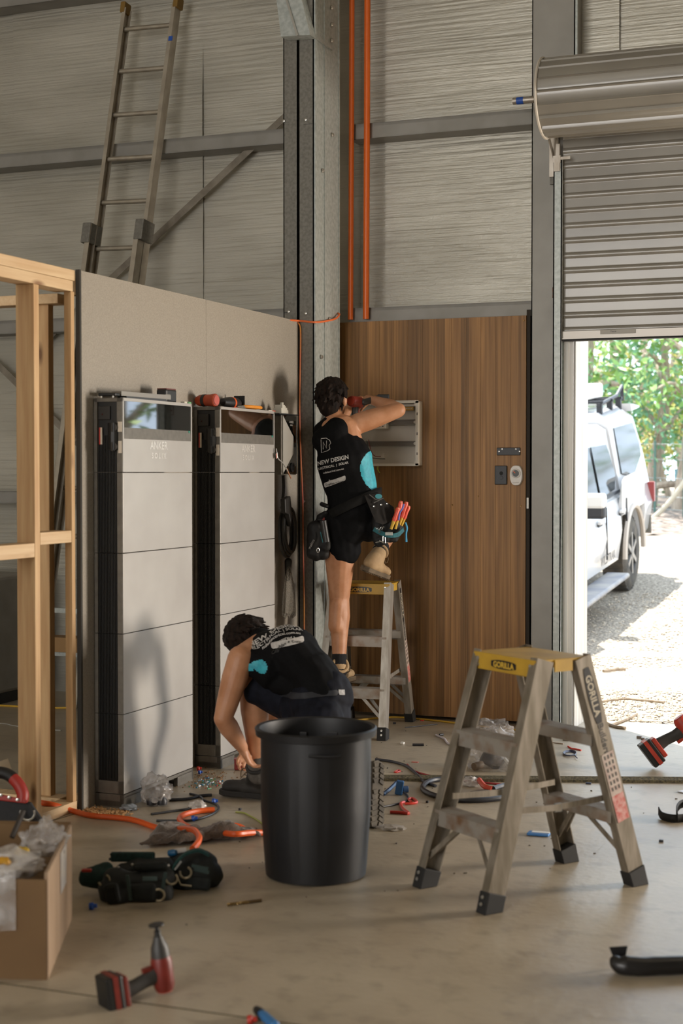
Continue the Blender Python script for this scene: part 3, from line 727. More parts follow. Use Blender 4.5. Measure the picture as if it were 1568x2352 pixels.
MB().bb((X1 + .0, 8.79, 0), (X1 + .022, 8.86, 2.46)).build('edge_gap_shade', M('gap_shade_dark', '2c241b', rough=.8), tb)  # strip coloured dark to stand for the shade in the board's edge gap
solo(MB().bb(WY(1209, 1168, 8.77), WY(1214.5, 1143, 8.78)), 'wall_clip', white, 'small white clip on the edge gap of the timber board', 'clip')

# open distribution board
DY = YB
dx0, dx1, dz0, dz1 = WY(838, 920, DY).x - .10, WY(958.5, 1000, DY - .09).x, WY(958, 1069, DY - .09).z, WY(950, 921, DY - .09).z
db = thing('distribution_board', 'open white distribution board on the timber board, with bare metal rails', 'distribution board', ((dx0 + dx1) / 2, DY, dz0))
wp = M('enclosure_white', 'c9c2b6', rough=.4)
m = MB(); T = .006; yf = DY - .09
m.bb((dx0, DY - .006, dz0), (dx1, DY, dz1)).bb((dx0, yf, dz0), (dx0 + T, DY, dz1)).bb((dx1 - T, yf, dz0), (dx1, DY, dz1)).bb((dx0, yf, dz0), (dx1, DY, dz0 + T)).bb((dx0, yf, dz1 - T), (dx1, DY, dz1))
m.bb((dx0 - .004, yf - .004, dz0 - .004), (dx1 + .004, yf + .004, dz0 + .012)).bb((dx0 - .004, yf - .004, dz1 - .012), (dx1 + .004, yf + .004, dz1 + .004)).bb((dx1 - .012, yf - .004, dz0), (dx1 + .004, yf + .004, dz1)).bb((dx0 - .004, yf - .004, dz0), (dx0 + .012, yf + .004, dz1))
m.build('enclosure', wp, db)
for z in (WY(920, 970, DY - .03).z, WY(920, 1019, DY - .03).z):
    r_ = MB().bb((dx0 + .02, DY - .035, z - .016), (dx1 - .022, DY - .028, z + .016)).bb((dx0 + .02, DY - .045, z + .010), (dx1 - .022, DY - .035, z + .016)).bb((dx0 + .02, DY - .045, z - .016), (dx1 - .022, DY - .035, z - .010)).build('din_rail', M('rail_zinc', '6f6a62', rough=.4, metal=.5), db)
    MB().lathe([(.009, 0), (.009, .006), (0, .006)], (dx1 - .03, DY - .045, z), (0, -1, 0), 12).build('rail_bolt', wp, r_, smooth=True)
zt_ = dz1 - .045
nb_ = MB().bb((dx1 - .15, DY - .05, zt_ - .01), (dx1 - .04, DY - .03, zt_ + .012)).build('neutral_bar', M('brass', '9c7a3c', rough=.35, metal=.7), db)
for i in range(9): MB().lathe([(.0035, 0), (.003, .003)], (dx1 - .142 + i * .0115, DY - .05, zt_ + .002), (0, -1, 0), 8).build('terminal_screw', screwm, nb_)
MB().bb((dx1 - .16, DY - .055, zt_ + .014), (dx1 - .02, DY - .01, zt_ + .03)).build('bar_support', wp, db)
for z in (dz0 + .02, dz1 - .02): MB().lathe([(.008, 0), (.008, .05)], (dx1 - .016, DY - .088, z), (0, 1, 0), 10).build('corner_post', wp, db)
for k in range(3):
    z = dz0 + .07 + k * .12; MB().bb((dx1 - .004, yf - .005, z - .008), (dx1 + .002, yf - .001, z + .008)).build('lid_slot', M('slot', '4a4640'), db)
# breaker block on the upper rail, held under the arm
p0 = WY(833, 985, DY - .09); p1 = WY(886, 955, DY - .09)
bk = thing('breaker_row', 'row of white circuit breakers clipped on the upper rail of the distribution board', 'breakers', ((p0.x + p1.x) / 2, DY - .08, p0.z))
MB().bb((p0.x, DY - .09, p0.z), (p1.x, DY - .04, p0.z + .09)).build('body', wp, bk, bevel=.003)
for i in range(7):
    x = p0.x + .012 + i * (p1.x - p0.x - .02) / 6.6; MB().bb((x - .003, DY - .0915, p0.z + .010), (x + .003, DY - .089, p0.z + .016)).build('terminal_hole', black, bk)
    MB().bb((x - .004, DY - .102, p0.z + .050), (x + .004, DY - .089, p0.z + .070)).build('toggle', M('toggle_blue', '7d8a96', rough=.4), bk)
# loose wires in the enclosure
def wirepix(name, pix, Y, r, mat, label, cat='wire', group=None, k=6):
    return solo(MB().tube(spline([WY(x, y, Y) for x, y in pix], k), r, 6), name, mat, label, cat, group, smooth=True)
wirepix('loose_wire', [(846, 1010), (853, 1038), (862, 1048), (876, 1049)], DY - .05, .0022, M('wire_red', '7c2a20'), 'thin red wire curling in the bottom of the distribution board')
wirepix('loose_wire', [(842, 1012), (848, 1046), (862, 1053), (884, 1054)], DY - .055, .0022, black, 'thin black wire curling in the bottom of the distribution board')
p = WY(880, 1048, DY - .06); solo(MB().bb(p + V(-.012, -.01, -.008), p + V(.01, .01, .008)).bb(p + V(-.002, -.01, .006), p + V(.006, .004, .018)), 'terminal_block', wp, 'small white connector on the ends of the loose wires', 'connector')
wirepix('loose_wire', [(868, 1070), (867, 1078), (872, 1086)], DY - .02, .003, M('wire_green', 'a7b63a'), 'yellow-green wire end poking out under the distribution board')

# accessories
blkp = M('fitting_black', '17171a', rough=.45)
a, b_ = WY(1141, 1046, YB), WY(1195, 1028, YB)
br = thing('mounting_bracket', 'black oblong metal bracket screwed on the timber board above the dial switch', 'bracket', ((a.x + b_.x) / 2, YB, a.z))
MB().bb((a.x, YB - .008, a.z), (b_.x, YB - .0005, b_.z)).build('plate', blkp, br, bevel=.003)
for px, py in ((1152.5, 1031.5), (1184, 1031.5), (1145.5, 1037), (1192.5, 1037)):
    MB().lathe([(.0055, 0), (.005, .003), (0, .004)], WY(px, py, YB - .008), (0, -1, 0), 10).build('screw', screwm, br, smooth=True)
a, b_ = WY(1136.5, 1113, YB), WY(1165, 1069.5, YB)
sp = thing('switch_plate', 'black rectangular switch plate beside the white dial switch', 'switch', ((a.x + b_.x) / 2, YB, a.z))
MB().bb((a.x, YB - .012, a.z), (b_.x, YB - .0005, b_.z)).build('plate', blkp, sp, bevel=.004)
MB().lathe([(.011, 0), (.010, .003), (0, .003)], WY(1150.5, 1087, YB - .012), (0, -1, 0), 16).build('button', rubber, sp, smooth=True)
MB().lathe([(.011, 0), (.010, .003), (0, .003)], WY(1151, 1097.5, YB - .012), (0, -1, 0), 16).build('button', blkp, sp, smooth=True)
c = WY(1187, 1092, YB)
ds = thing('dial_switch', 'white rounded dial switch near the edge of the timber board', 'switch', (c.x, YB, c.z - .06))
outl = []
for k in range(48):
    a = 2 * math.pi * k / 48; x = abs(math.cos(a)) ** .75 * math.copysign(1, math.cos(a)); z = abs(math.sin(a)) ** .8 * math.copysign(1, math.sin(a))
    outl.append((x * .0385 * (1 - .06 * (z < 0) * abs(z)), z * .060))
MB().loft([[V(c.x + a * s_, YB - d_, c.z + b_ * s_) for a, b_ in outl] for s_, d_ in ((1, 0.0005), (1, .018), (.95, .026), (.0, .0262))]).build('housing', M('dial_white', 'cfc9c2', rough=.35), ds, smooth=True)
cz_ = c.z + .012
MB().lathe([(.0285, .0), (.0285, .006), (.024, .008), (.0225, .004), (0, .004)], (c.x, YB - .025, cz_), (0, -1, 0), 32).build('ring', MATS['dial_white'], ds, smooth=True)
dl = MB().lathe([(.0195, 0), (.0195, .007), (0, .007)], (c.x, YB - .027, cz_), (0, -1, 0), 28).build('dial', M('dial_dark', '33312d', rough=.4), ds, smooth=True)
m = MB(); m.bar(V(c.x - .014, YB - .0345, cz_ + .014), V(c.x - .002, YB - .0345, cz_ + .002), .004, .002, up=(0, 1, 0)); m.build('pointer', orange, dl)
text_mb('autoslide', .011, (c.x, YB - .0268, c.z - .045), (1, 0, 0), (0, 0, 1), (0, -1, 0), .0006).build('lettering', M('letter_grey', 'a39c92'), ds)

# orange conduits
cond = M('conduit_orange', 'd8641e', rough=.35)
for px, r_, lab in ((805.5, .0165, 'tall orange conduit on the foil wall, the one nearest the steel column'), (841, .019, 'tall orange conduit on the foil wall, farther from the steel column')):
    x = WY(px, 500, 8.86).x; top = 5.8
    # passes behind the girts' front face, held on the wall side
    p = V(x, 8.74, 0)
    x = WY(px, 500, 8.765).x + (0 if px < 820 else 0)
    solo(MB().tube([V(x + .012, 8.765, 5.9), V(x + .004, 8.765, 3.6), V(x - .002, 8.765, 2.44)], r_, 16), 'conduit', cond, lab, 'conduit', 'tall orange conduits', smooth=True)

# extension cords over the column
cord = M('cord_orange', 'e2703a', rough=.45)
solo(MB().tube(spline([WX(655, 735, -3.56), WY(690, 737, 8.245), WY(722, 740, 8.24), WX(745, 738, -3.435), WX(770, 732, -3.43), WX(779, 722, -3.43), WX(772, 719, -3.46)]), .006, 8), 'extension_lead', cord, 'bright orange cord looped around the steel column at the sheet top', 'cord', smooth=True)
pp = [(676, 738), (687, 745), (690, 770), (689, 850), (688, 960), (691, 1060), (695, 1150), (696, 1260), (698, 1380), (698, 1480), (696, 1590)]
solo(MB().tube(spline([WY(x, y, 8.238) for x, y in pp]), .0045, 8), 'amber_cable', M('cord_amber', 'b8791f', 'c0504a', rough=.5, scale=3), 'thin amber cord hanging down the steel column beside the charger', 'cord', smooth=True)

# ================================================================== ladders
# long extension ladder on the back wall
el = thing('extension_ladder', 'long aluminium extension ladder leaning on the foil wall', 'ladder', (-5.3, 8.45, 0))
TL, TR = WY(288, 22, 8.80), WY(409, 10, 8.80)
BLp = FL(78, 1618); wdir = (TR - TL).normalized(); BRp = BLp + wdir * (TR - TL).length
BRp = V(BRp.x, BRp.y, 0)
upv = (TL - BLp).normalized(); outn = wdir.cross(upv).normalized()
if outn.y > 0: outn = -outn
al2 = M('ladder_alu', 'b0a798', '9f9687', rough=.45, metal=.55, scale=12)
for A_, B_, s_ in ((TL, BLp, 1), (TR, BRp, -1)):
    m = MB(); R_ = Matrix((wdir, outn, upv)).transposed(); L = (A_ - B_).length; c = (A_ + B_) / 2
    m.box(c, (.006, .075, L), R_).box(c + outn * .035 + wdir * .011 * s_, (.026, .006, L), R_).box(c - outn * .035 + wdir * .011 * s_, (.026, .006, L), R_)
    m.build('rail', al2, el)
    MB().box(A_ + upv * .005, (.034, .085, .07), R_).build('end_cap', M('cap_ochre', '7a5c20', rough=.6), el, bevel=.006)
    # fly section rails in front below
    zf = .0; Lf = (WY(222, 540, 8.6) - BLp).length
    f0 = B_ + outn * .08; f1 = B_ + upv * 3.12 + outn * .08
    m = MB(); c = (f0 + f1) / 2; L2 = (f1 - f0).length
    m.box(c + wdir * .0 * s_, (.006, .078, L2), R_).box(c + outn * .036 + wdir * .014 * s_, (.034, .006, L2), R_).box(c - outn * .036 + wdir * .014 * s_, (.034, .006, L2), R_)
    m.build('outer_rail', al2, el)
    MB().box(f1 - upv * .06 - outn * .03, (.06, .15, .13), R_).build('guide_bracket', galv_dark, el, bevel=.004)
for yy in (68, 165, 265, 366, 466, 572, 680, 790, 900, 1010, 1120, 1230):
    t_ = (yy - 22) / (1618 - 22)
    # find the point on the left rail whose picture height is yy
    lo, hi = 0., 1.
    for _ in range(30):
        mid = (lo + hi) / 2; p = TL.lerp(BLp, mid); v = p - C0; yv = CY - FPX * v.dot(CU) / v.dot(CF)
        if yv < yy: lo = mid
        else: hi = mid
    a = TL.lerp(BLp, lo); b_ = a + wdir * (TR - TL).length
    MB().tube([a, b_], .0155, 10).build('rung', al2, el, smooth=True)
p = TR.lerp(BRp, .052) + outn * .040; MB().box(p, (.028, .004, .03), Matrix((wdir, outn, upv)).transposed()).build('blue_tape', blue, el)

lad_yellow = M('ladder_yellow', 'bb9430', 'a8842a', rough=.5, scale=10)
ladf = M('ladder_web', 'aaa49b', '8d867b', rough=.4, metal=.55, scale=5, stretch=(6, 6, .6))
rust = M('ladder_tread', '9b948a', '7e6149', rough=.5, metal=.4, scale=14, contrast=(.45, .75))
def step_ladder(label, loc, rz, H=.845, hx=.2, hy=.335, tx=.172, ty=.085, mat=ladf):
    t = thing('step_ladder', label, 'step ladder', loc, (0, 0, rz))
    def pt(mb, n, m_, par=t, **k): return mb.build(n, m_, par, world=False, **k)
    legs = {}
    for sx in (-1, 1):
        for sy in (-1, 1):
            b = V(sx * hx, sy * hy, 0); a = V(sx * tx, sy * ty, H - .001); d = (a - b).normalized()
            yv = V(0, 1, 0) - d * d.y; yv.normalize(); xv = yv.cross(d).normalized()
            if xv.x < 0: xv = -xv
            sec = [(0, -.036), (0, .036), (-.04, .036), (-.04, .033), (-.003, .033), (-.003, -.033), (-.04, -.033), (-.04, -.036)]
            sec = [(u_ * sx + .012 * sx, v_) for u_, v_ in sec]
            rings = [[q + xv * u_ + yv * v_ for u_, v_ in sec] for q in (b + d * .02, a)]
            m = MB().loft(rings); lg = pt(m, 'rail', mat)
            R_ = Matrix((xv, yv, d)).transposed()
            fz = MB(); rings = []
            for zz, g in ((0, .004), (.066, .003)):
                q = b + d * zz; rings.append([V(*(q + xv * ((-.008 * sx) + s1 * (.023 + g)) + yv * s2 * (.036 + g))) for s1, s2 in ((-1, -1), (1, -1), (1, 1), (-1, 1))])
            for p_ in rings[0]: p_.z = 0
            ft = pt(fz.loft(rings), 'rubber_foot', rubber, lg, bevel=.003)
            for zz in (.022, .046): pt(MB().lathe([(.007, 0), (.006, .003), (0, .004)], b + d * zz + yv * sy * .0425 + xv * (-.008 * sx), yv * sy, 8), 'rivet', screwm, ft)
            legs[sx, sy] = (b, a, d, xv, yv)
    def at(sx, sy, z):
        b, a, d, xv, yv = legs[sx, sy]; return b + d * (z / d.z)
    for sy in (-1, 1):
        for i, z in enumerate((.275, .56)):
            a, b = at(-1, sy, z), at(1, sy, z); yv = V(0, 1, 0)
            c = (a + b) / 2; L = abs(b.x - a.x) - .004
            m = MB().box(c + V(0, 0, .001), (L, .078, .004)).box(c + V(0, sy * .038, -.026), (L, .004, .056)).box(c + V(0, -sy * .038, -.018), (L, .004, .04))
            for k in range(6): m.box(c + V(0, -.032 + k * .0128, .0035), (L, .004, .003))
            tr = pt(m, 'tread', rust)
            for sx in (-1, 1): pt(MB().lathe([(.008, 0), (.006, .003), (0, .0045)], at(sx, sy, z) + V(sx * -.012, sy * .040, -.025), (0, sy, 0), 8), 'rivet', screwm, tr)
            if i == 0:
                for sx in (-1, 1):
                    for o_ in (0, .03):
                        e = at(sx, sy, .11); s0 = c + V(sx * (.04 + o_), 0, -.03)
                        pt(MB().bar(s0 + V(0, (o_ - .015) * 1.5, 0), e + V(-sx * .012, (o_ - .015) * 1.2, o_ * .5), .018, .005, up=(0, 1, 0)), 'brace', mat, tr)
    # cap
    m = MB(); W, Dp = tx + .006, ty + .042
    cp = pt(MB().bb((-W, -Dp, H - .010), (W, Dp, H)).bb((-W + .006, -Dp, H - .062), (W - .006, -Dp + .005, H - .006)).bb((-W + .006, Dp - .005, H - .062), (W - .006, Dp, H - .006)), 'top_cap', lad_yellow, bevel=.003)
    for sx in (-1, 1):
        pt(MB().bb((sx * (W - .0) - .003, -.040, H - .045), (sx * (W - .0) + .003, .040, H - .002)), 'end_plate', lad_yellow, cp)
    for sy in (-1, 1):
        for sx in (-1, 1):
            for z in (H - .022, H - .046):
                pt(MB().lathe([(.007, 0), (.006, .003), (0, .004)], (sx * (W - .028), sy * (Dp), z), (0, sy, 0), 10), 'rivet', screwm, cp)
        ov = [(.072 * max(-1, min(1, 1.25 * math.cos(2 * math.pi * k / 32))), .0165 * math.sin(2 * math.pi * k / 32)) for k in range(32)]
        yy = sy * (Dp + .0006)
        lb = pt(MB().prism(ov, (0, yy, H - .034), (-sy, 0, 0), (0, 0, 1), (0, sy * .0008, 0)), 'badge', M('badge_black', '1d1c1e', rough=.4), cp)
        pt(text_mb('GORILLA', .029, (0, yy + sy * .0009, H - .0445), (-sy, 0, 0), (0, 0, 1), (0, sy, 0), .0006, bold=.0007), 'badge_text', M('badge_gold', 'd8b040', rough=.4), lb)
    # web stickers on the outer sides
    for sx in (-1, 1):
        for sy in (-1, 1):
            b, a, d, xv, yv = legs[sx, sy]; out = xv * sx; L = (a - b).length
            if sy < 0: continue
            ydir = d * -1; xdir = ydir.cross(out)
            c = b + d * (L - .145) + out * .0126
            ov = [(.105 * max(-1, min(1, 1.2 * math.cos(2 * math.pi * k / 32))), .021 * math.sin(2 * math.pi * k / 32)) for k in range(32)]
            tx_ = -d; ty_ = out.cross(tx_)
            lb = pt(MB().prism(ov, c, tx_, ty_, out * .0008), 'side_badge', MATS['badge_black'], t)
            pt(text_mb('GORILLA', .038, c - ty_ * .013 + out * .001, tx_, ty_, out, .0006, bold=.001), 'badge_text', M('badge_pale', 'b5ab97', rough=.4), lb)
            c2 = b + d * (L - .31) + out * .0126
            pt(text_mb('Builders', .036, c2 - ty_ * .010, tx_, ty_, out, .0006, bold=.0006), 'side_text', M('text_dark', '3a3632'), t)
            if sx > 0 and sy > 0:
                c3 = b + d * (L * .44) + out * .0126
                st = pt(MB().prism([(-.13, -.028), (.13, -.028), (.13, .028), (-.13, .028)], c3, tx_, ty_, out * .0007), 'warning_sticker', M('sticker', 'bdb1a5', 'a98f86', rough=.5, scale=40), t)
                pt(MB().prism([(.03, -.028), (.13, -.028), (.13, .028), (.03, .028)], c3 + out * .0008, tx_, ty_, out * .0005), 'sticker_red', M('sticker_red', 'b4524a', 'c79a92', rough=.5, scale=60), st)
                for r_ in range(3):
                    for q_ in range(6):
                        cc_ = c3 + tx_ * (-.115 + q_ * .024) + ty_ * (-.016 + r_ * .016) + out * .0009
                        pt(MB().prism([(-.007, -.0035), (.007, -.0035), (.007, .0035), (-.007, .0035)], cc_, tx_, ty_, out * .0005), 'sticker_mark', M('text_dark', '3a3632'), st)
    # folding spreaders
    for sx in (-1, 1):
        a, b = at(sx, -1, .325), at(sx, 1, .325); x_ = V(-sx * .035, 0, 0); mid = (a + b) / 2 + x_ + V(0, 0, -.012)
        s_ = pt(MB().bar(a + x_, mid + V(0, .01, 0), .004, .022, up=(0, 0, 1)).bar(mid - V(sx * .005, .01, 0), b + x_, .004, .022, up=(0, 0, 1)), 'spreader', mat, t)
        pt(MB().box(mid + V(-sx * .004, 0, 0), (.01, .03, .03)), 'hinge', galv_dark, s_)
    return t
# near ladder
A, B, Cc, D_ = FL(977, 2037), FL(1135, 2098), FL(1292, 1975), FL(1458, 2032)
ctr = (A + B + Cc + D_) / 4; xd = ((B - A) + (D_ - Cc)); rz1 = math.atan2(xd.y, xd.x)
near_alu = M('ladder_web_worn', '8c8376', '716859', rough=.5, metal=.45, scale=6, stretch=(6, 6, 1))
sl1 = step_ladder('empty aluminium step ladder with yellow top standing in the open near the bin', (ctr.x, ctr.y, 0), rz1, mat=near_alu)
FR_, BR_ = FL(882, 1700), FL(938, 1656); 
rz2 = math.atan2(.10, .995)
ctr2 = (FR_ + BR_) / 2 + rotz(rz2) @ V(-.19, 0, 0)
sl2 = step_ladder('aluminium step ladder with yellow top that the standing worker is climbing', (ctr2.x, ctr2.y, 0), rz2, H=.86)
for o in (sl1, sl2): o['group'] = 'aluminium step ladders'
# ================================================================== people
def skin_mat():
    m = M('skin', 'b58464', 'a4714f', rough=.5, scale=14, detail=4, spec=.4, bump=.0004, bscale=180)
    m.node_tree.nodes['Principled BSDF'].inputs['Subsurface Weight'].default_value = .08
    m.node_tree.nodes['Principled BSDF'].inputs['Subsurface Scale'].default_value = .02
    return m
skin = skin_mat()
singlet_m = M('singlet_black', '0d0d0e', '080809', rough=.8, scale=120, spec=.12)
teal_m = M('singlet_teal', '2f9fae', '278b9c', rough=.6, scale=60)
short_m = M('shorts_black', '0a0a0b', '0e0e10', rough=.8, scale=40, spec=.12)
navy_m = M('shorts_navy', '0c0d14', '14161f', rough=.8, scale=30, spec=.15)
hair_m = M('hair', '1f130b', '0b0603', rough=.8, spec=.2, scale=60, stretch=(1, 1, .3), bump=.003, bscale=120)
boot_m = M('boot_tan', 'a98d68', '8f7351', rough=.8, scale=12, bump=.001, bscale=60)
boot_d = M('boot_black', '1c1a18', '2a2723', rough=.7, scale=12)
sole_m = M('sole', '6b5a45', '4e4233', rough=.85, scale=14)
sock_b = M('sock_black', '151517', rough=.95)
sock_g = M('sock_grey', '5b5650', '4b4742', rough=.95, scale=60)
ink = M('print_pale', 'b9b5b0', 'a39f9b', rough=.6, scale=60)

def dirn(a, b): return (Vector(b) - Vector(a)).normalized()
def hand(mb, wrist, d, palm_n, s=1., curl=.6, thumb_side=1, spread=.06):
    """palm and five jointed fingers; d = wrist to knuckles, palm_n = the way the palm faces"""
    d = Vector(d).normalized(); n = Vector(palm_n); n = (n - d * n.dot(d)).normalized(); side = d.cross(n) * thumb_side
    w_ = Vector(wrist); kn = w_ + d * .082 * s
    mb.cap(w_ - d * .01, .024 * s, w_ + d * .03 * s, .031 * s, side=side, flat=.62)
    mb.cap(w_ + d * .035 * s + side * .012 * s, .026 * s, kn + side * .016 * s - d * .012, .022 * s, side=side, flat=.6)
    mb.cap(w_ + d * .035 * s - side * .012 * s, .024 * s, kn - side * .018 * s - d * .014, .020 * s, side=side, flat=.6)
    for i, (off, L, r) in enumerate(((.030, .072, .0088), (.010, .080, .0090), (-.011, .074, .0087), (-.030, .058, .0078))):
        p = kn + side * off * s - d * (.006 * abs(i - 1)) * s; ang = .15; dd = d + side * spread * (1.5 - i)
        dd.normalize()
        for k, f in enumerate((.45, .31, .24)):
            ang = curl * (.55 + .75 * k) if k else curl * .55
            cur_d = dd * math.cos(ang) + n * math.sin(ang); q = p + cur_d * L * f * s
            mb.cap(p, r * s * (1 - .07 * k), q, r * s * (.93 - .08 * k), n=10); p = q
    tp = w_ + d * .028 * s + side * .026 * s; td = (side * .75 + d * .55 + n * .35).normalized()
    q = tp + td * .038 * s; mb.cap(tp, .013 * s, q, .011 * s, n=10)
    td2 = (td * .55 + d * .5 + n * .6 * curl).normalized(); q2 = q + td2 * .028 * s; mb.cap(q, .0105 * s, q2, .009 * s, n=10)
    return kn

def limb(mb, pts, rads, side=None, flats=None):
    for i in range(len(pts) - 1):
        mb.cap(pts[i], rads[i], pts[i + 1], rads[i + 1], side=side, flat=(flats[i] if flats else 1.))

def head(mb, c, fwd, up, s=1.):
    """skull, jaw, nose, lips, ears; c = middle of the head"""
    f = Vector(fwd).normalized(); u_ = Vector(up); u_ = (u_ - f * u_.dot(f)).normalized(); sd = f.cross(u_)
    c = Vector(c); R_ = Matrix((sd, f, u_)).transposed()
    mb.ell(c + u_ * .025 * s - f * .008 * s, (.074 * s, .092 * s, .088 * s), R_)
    mb.ell(c - u_ * .035 * s + f * .022 * s, (.058 * s, .066 * s, .068 * s), R_)
    mb.ell(c - u_ * .088 * s + f * .062 * s, (.026 * s, .022 * s, .02 * s), R_)
    mb.cap(c + f * .088 * s + u_ * .012 * s, .008 * s, c + f * .102 * s - u_ * .026 * s, .013 * s, n=10)
    mb.ell(c + f * .084 * s - u_ * .056 * s, (.024 * s, .010 * s, .008 * s), R_)
    mb.ell(c + f * .080 * s + u_ * .022 * s, (.05 * s, .012 * s, .010 * s), R_)
    for q in (-1, 1):
        e = c + sd * q * .077 * s - f * .004 * s - u_ * .010 * s
        mb.ell(e, (.010 * s, .020 * s, .032 * s), R_); mb.ell(e + sd * q * .006 * s + u_ * .006 * s - f * .006 * s, (.007 * s, .018 * s, .026 * s), R_)
    return R_
def eyes(c, R_, par, s=1.):
    for q in (-1, 1):
        MB().ell(Vector(c) + R_ @ V(q * .031 * s, .073 * s, .004 * s), (.012 * s,) * 3, R_).build('eye', M('eye', 'd8d2ca', rough=.2), par, smooth=True)

def boot(par, ankle, heel, toe, up, mat, solemat, name='boot', s=1., laces=True, tread=True, height=.12, shaft_dir=None):
    """laced work boot; heel and toe are points on the sole's underside"""
    heel = Vector(heel); toe = Vector(toe); f = (toe - heel).normalized(); u_ = Vector(up); u_ = (u_ - f * u_.dot(f)).normalized(); sd = f.cross(u_)
    R_ = Matrix((sd, f, u_)).transposed(); L = (toe - heel).length
    def P(a, b, c_): return heel + sd * a * s + f * b * L + u_ * c_ * s
    mb = MB(); mb.cap(P(0, .16, .055), .040 * s, P(0, .55, .052), .043 * s, side=sd, flat=.95); mb.cap(P(0, .5, .055), .042 * s, P(0, .84, .046), .043 * s, side=sd, flat=.72)
    mb.cap(P(0, .15, .06), .041 * s, P(0, .22, .09), .043 * s, side=sd); sh = Vector(ankle)
    mb.cap(P(0, .24, .08), .046 * s, sh, .046 * s); mb.cap(P(0, .42, .075), .038 * s, sh.lerp(P(0, .4, .1), .4), .040 * s)
    bt_ = organic(name, mb, mat, par, voxel=.005, smooth=5)
    # sole outline
    oc = [(-.028, .02), (-.036, .12), (-.034, .3), (-.034, .5), (-.046, .72), (-.045, .86), (-.028, .97), (0, 1.0), (.028, .97), (.045, .86), (.044, .72), (.034, .5), (.034, .3), (.036, .12), (.028, .02), (0, -.01)]
    sl_ = MB().loft([[P(a * 1.08, b * 1.02 - .01, c_) for a, b in oc] for c_ in (.008, .034)])
    so_ = sl_.build('sole', solemat, bt_, bevel=.004)
    if tread:
        m = MB()
        for k in range(12):
            b = .06 + k * .08
            if .36 < b < .44: continue
            w_ = .034 if b < .5 else .042
            for q in (-1, 1): m.box(P(q * w_ * .56, b, .0065), (w_ * .80 * s, L * .058, .008 * s), R_ @ Matrix.Rotation(q * .35, 3, 'Z'))
        m.build('tread', solemat, so_)
    if laces:
        m = MB()
        for k in range(5):
            t_ = k / 4; c_ = P(0, .60, .092).lerp(sh + f * .044 * s - (sh - P(0, .24, .08)) * .1, t_)
            m.tube([c_ - sd * .022 * s, c_ + f * .006 + u_ * .004, c_ + sd * .022 * s], .0028, 6)
        c_ = sh + f * .048 * s
        m.tube(spline([c_, c_ + sd * .03 + f * .02, c_ + sd * .035 - u_ * .03 + f * .02, c_ + sd * .01 - u_ * .04 + f * .012]), .0026, 6)
        m.tube(spline([c_, c_ - sd * .02 + f * .025, c_ - sd * .03 - u_ * .035 + f * .025]), .0026, 6)
        m.build('laces', M('lace', '6d5a40', rough=.8), bt_, smooth=True)
    # collar padding
    ax = (sh - P(0, .24, .08)).normalized(); x_, y_, _ = frame(ax)
    m = MB().tube([sh + ax * .030 * s + (x_ * math.cos(a) + y_ * math.sin(a)) * .042 * s for a in [2 * math.pi * k / 20 for k in range(20)]], .009 * s, 8, closed=True)
    m.build('collar', mat, bt_, smooth=True)
    return bt_

def hairdo(name, par, c, R_, s=1., seed=1, length=.0):
    rr = random.Random(seed); mb = MB(); c = Vector(c)
    mb.ell(c + R_ @ V(0, -.016 * s, .036 * s), (.086 * s, .098 * s, .094 * s), R_)
    mb.ell(c + R_ @ V(0, -.050 * s, -.030 * s), (.064 * s, .052 * s, .074 * s), R_)
    for k in range(150):
        a = rr.uniform(0, 2 * math.pi); z = rr.uniform(-.75, 1); r = math.sqrt(max(0, 1 - z * z)); p = V(r * math.cos(a), r * math.sin(a), z)
        if p.y > .15 and p.z < .35: continue
        q = c + R_ @ V(p.x * .082 * s, p.y * .094 * s - .016 * s, p.z * .09 * s + .034 * s)
        down = R_ @ V(rr.uniform(-.4, .4) + p.x * .3, -.35 + rr.uniform(-.3, .3), -1 + .8 * max(0, p.z)); down.normalize()
        e = q + down * rr.uniform(.022, .045) * s + (R_ @ p) * rr.uniform(.0, .010) * s
        mb.cap(q, .011 * s, e, .0035 * s, n=8)
    return organic(name, mb, hair_m, par, voxel=.0042, smooth=2)

fold = lambda sc, amp, st=(1, 1, 1): (lambda p: amp * mnoise.noise(V(p.x * sc * st[0], p.y * sc * st[1], p.z * sc * st[2])) + amp * .5 * mnoise.noise(V(p.x * sc * 2.3 + 7, p.y * sc * 2.3 * st[1], p.z * sc * 2.3 * st[2])))

# ---------------------------------------------------------------- man on the ladder
DM = 8.62
pm = thing('person', 'person in black singlet and shorts standing on the step ladder with a raised drill', 'person', (FL(800, 1680).x, FL(800, 1680).y, 0))
hipc = DP(812, 1182, DM - .02); waist = DP(806, 1128, DM - .02); chest = DP(790, 1050, DM - .02); shl = DP(778, 992, DM - .01); neck = DP(768, 962, DM)
headc = DP(765, 920, DM + .04)
sideT = (CR * .96 + CF * -.22 + CU * .12).normalized()     # shoulder line, right shoulder a little nearer the lens
lsh = DP(741, 993, DM + .06); rsh = DP(822, 973, DM + .0)
body = MB()
body.cap(hipc + V(0, 0, .0), .125, waist, .118, side=sideT, flat=.78)
body.cap(waist, .118, chest, .132, side=sideT, flat=.74)
body.cap(chest, .132, shl, .118, side=sideT, flat=.72)
body.cap(lsh, .050, rsh, .052); body.cap(shl, .07, neck, .052)
body.cap(DP(790, 985, DM - .03), .05, rsh, .054)
body.cap(neck - CU * .02, .053, headc - CU * .03, .050)
Rh = head(body, headc, (CF * .85 + CR * .45 - CU * .12), (CU + CF * .1), 1.0)
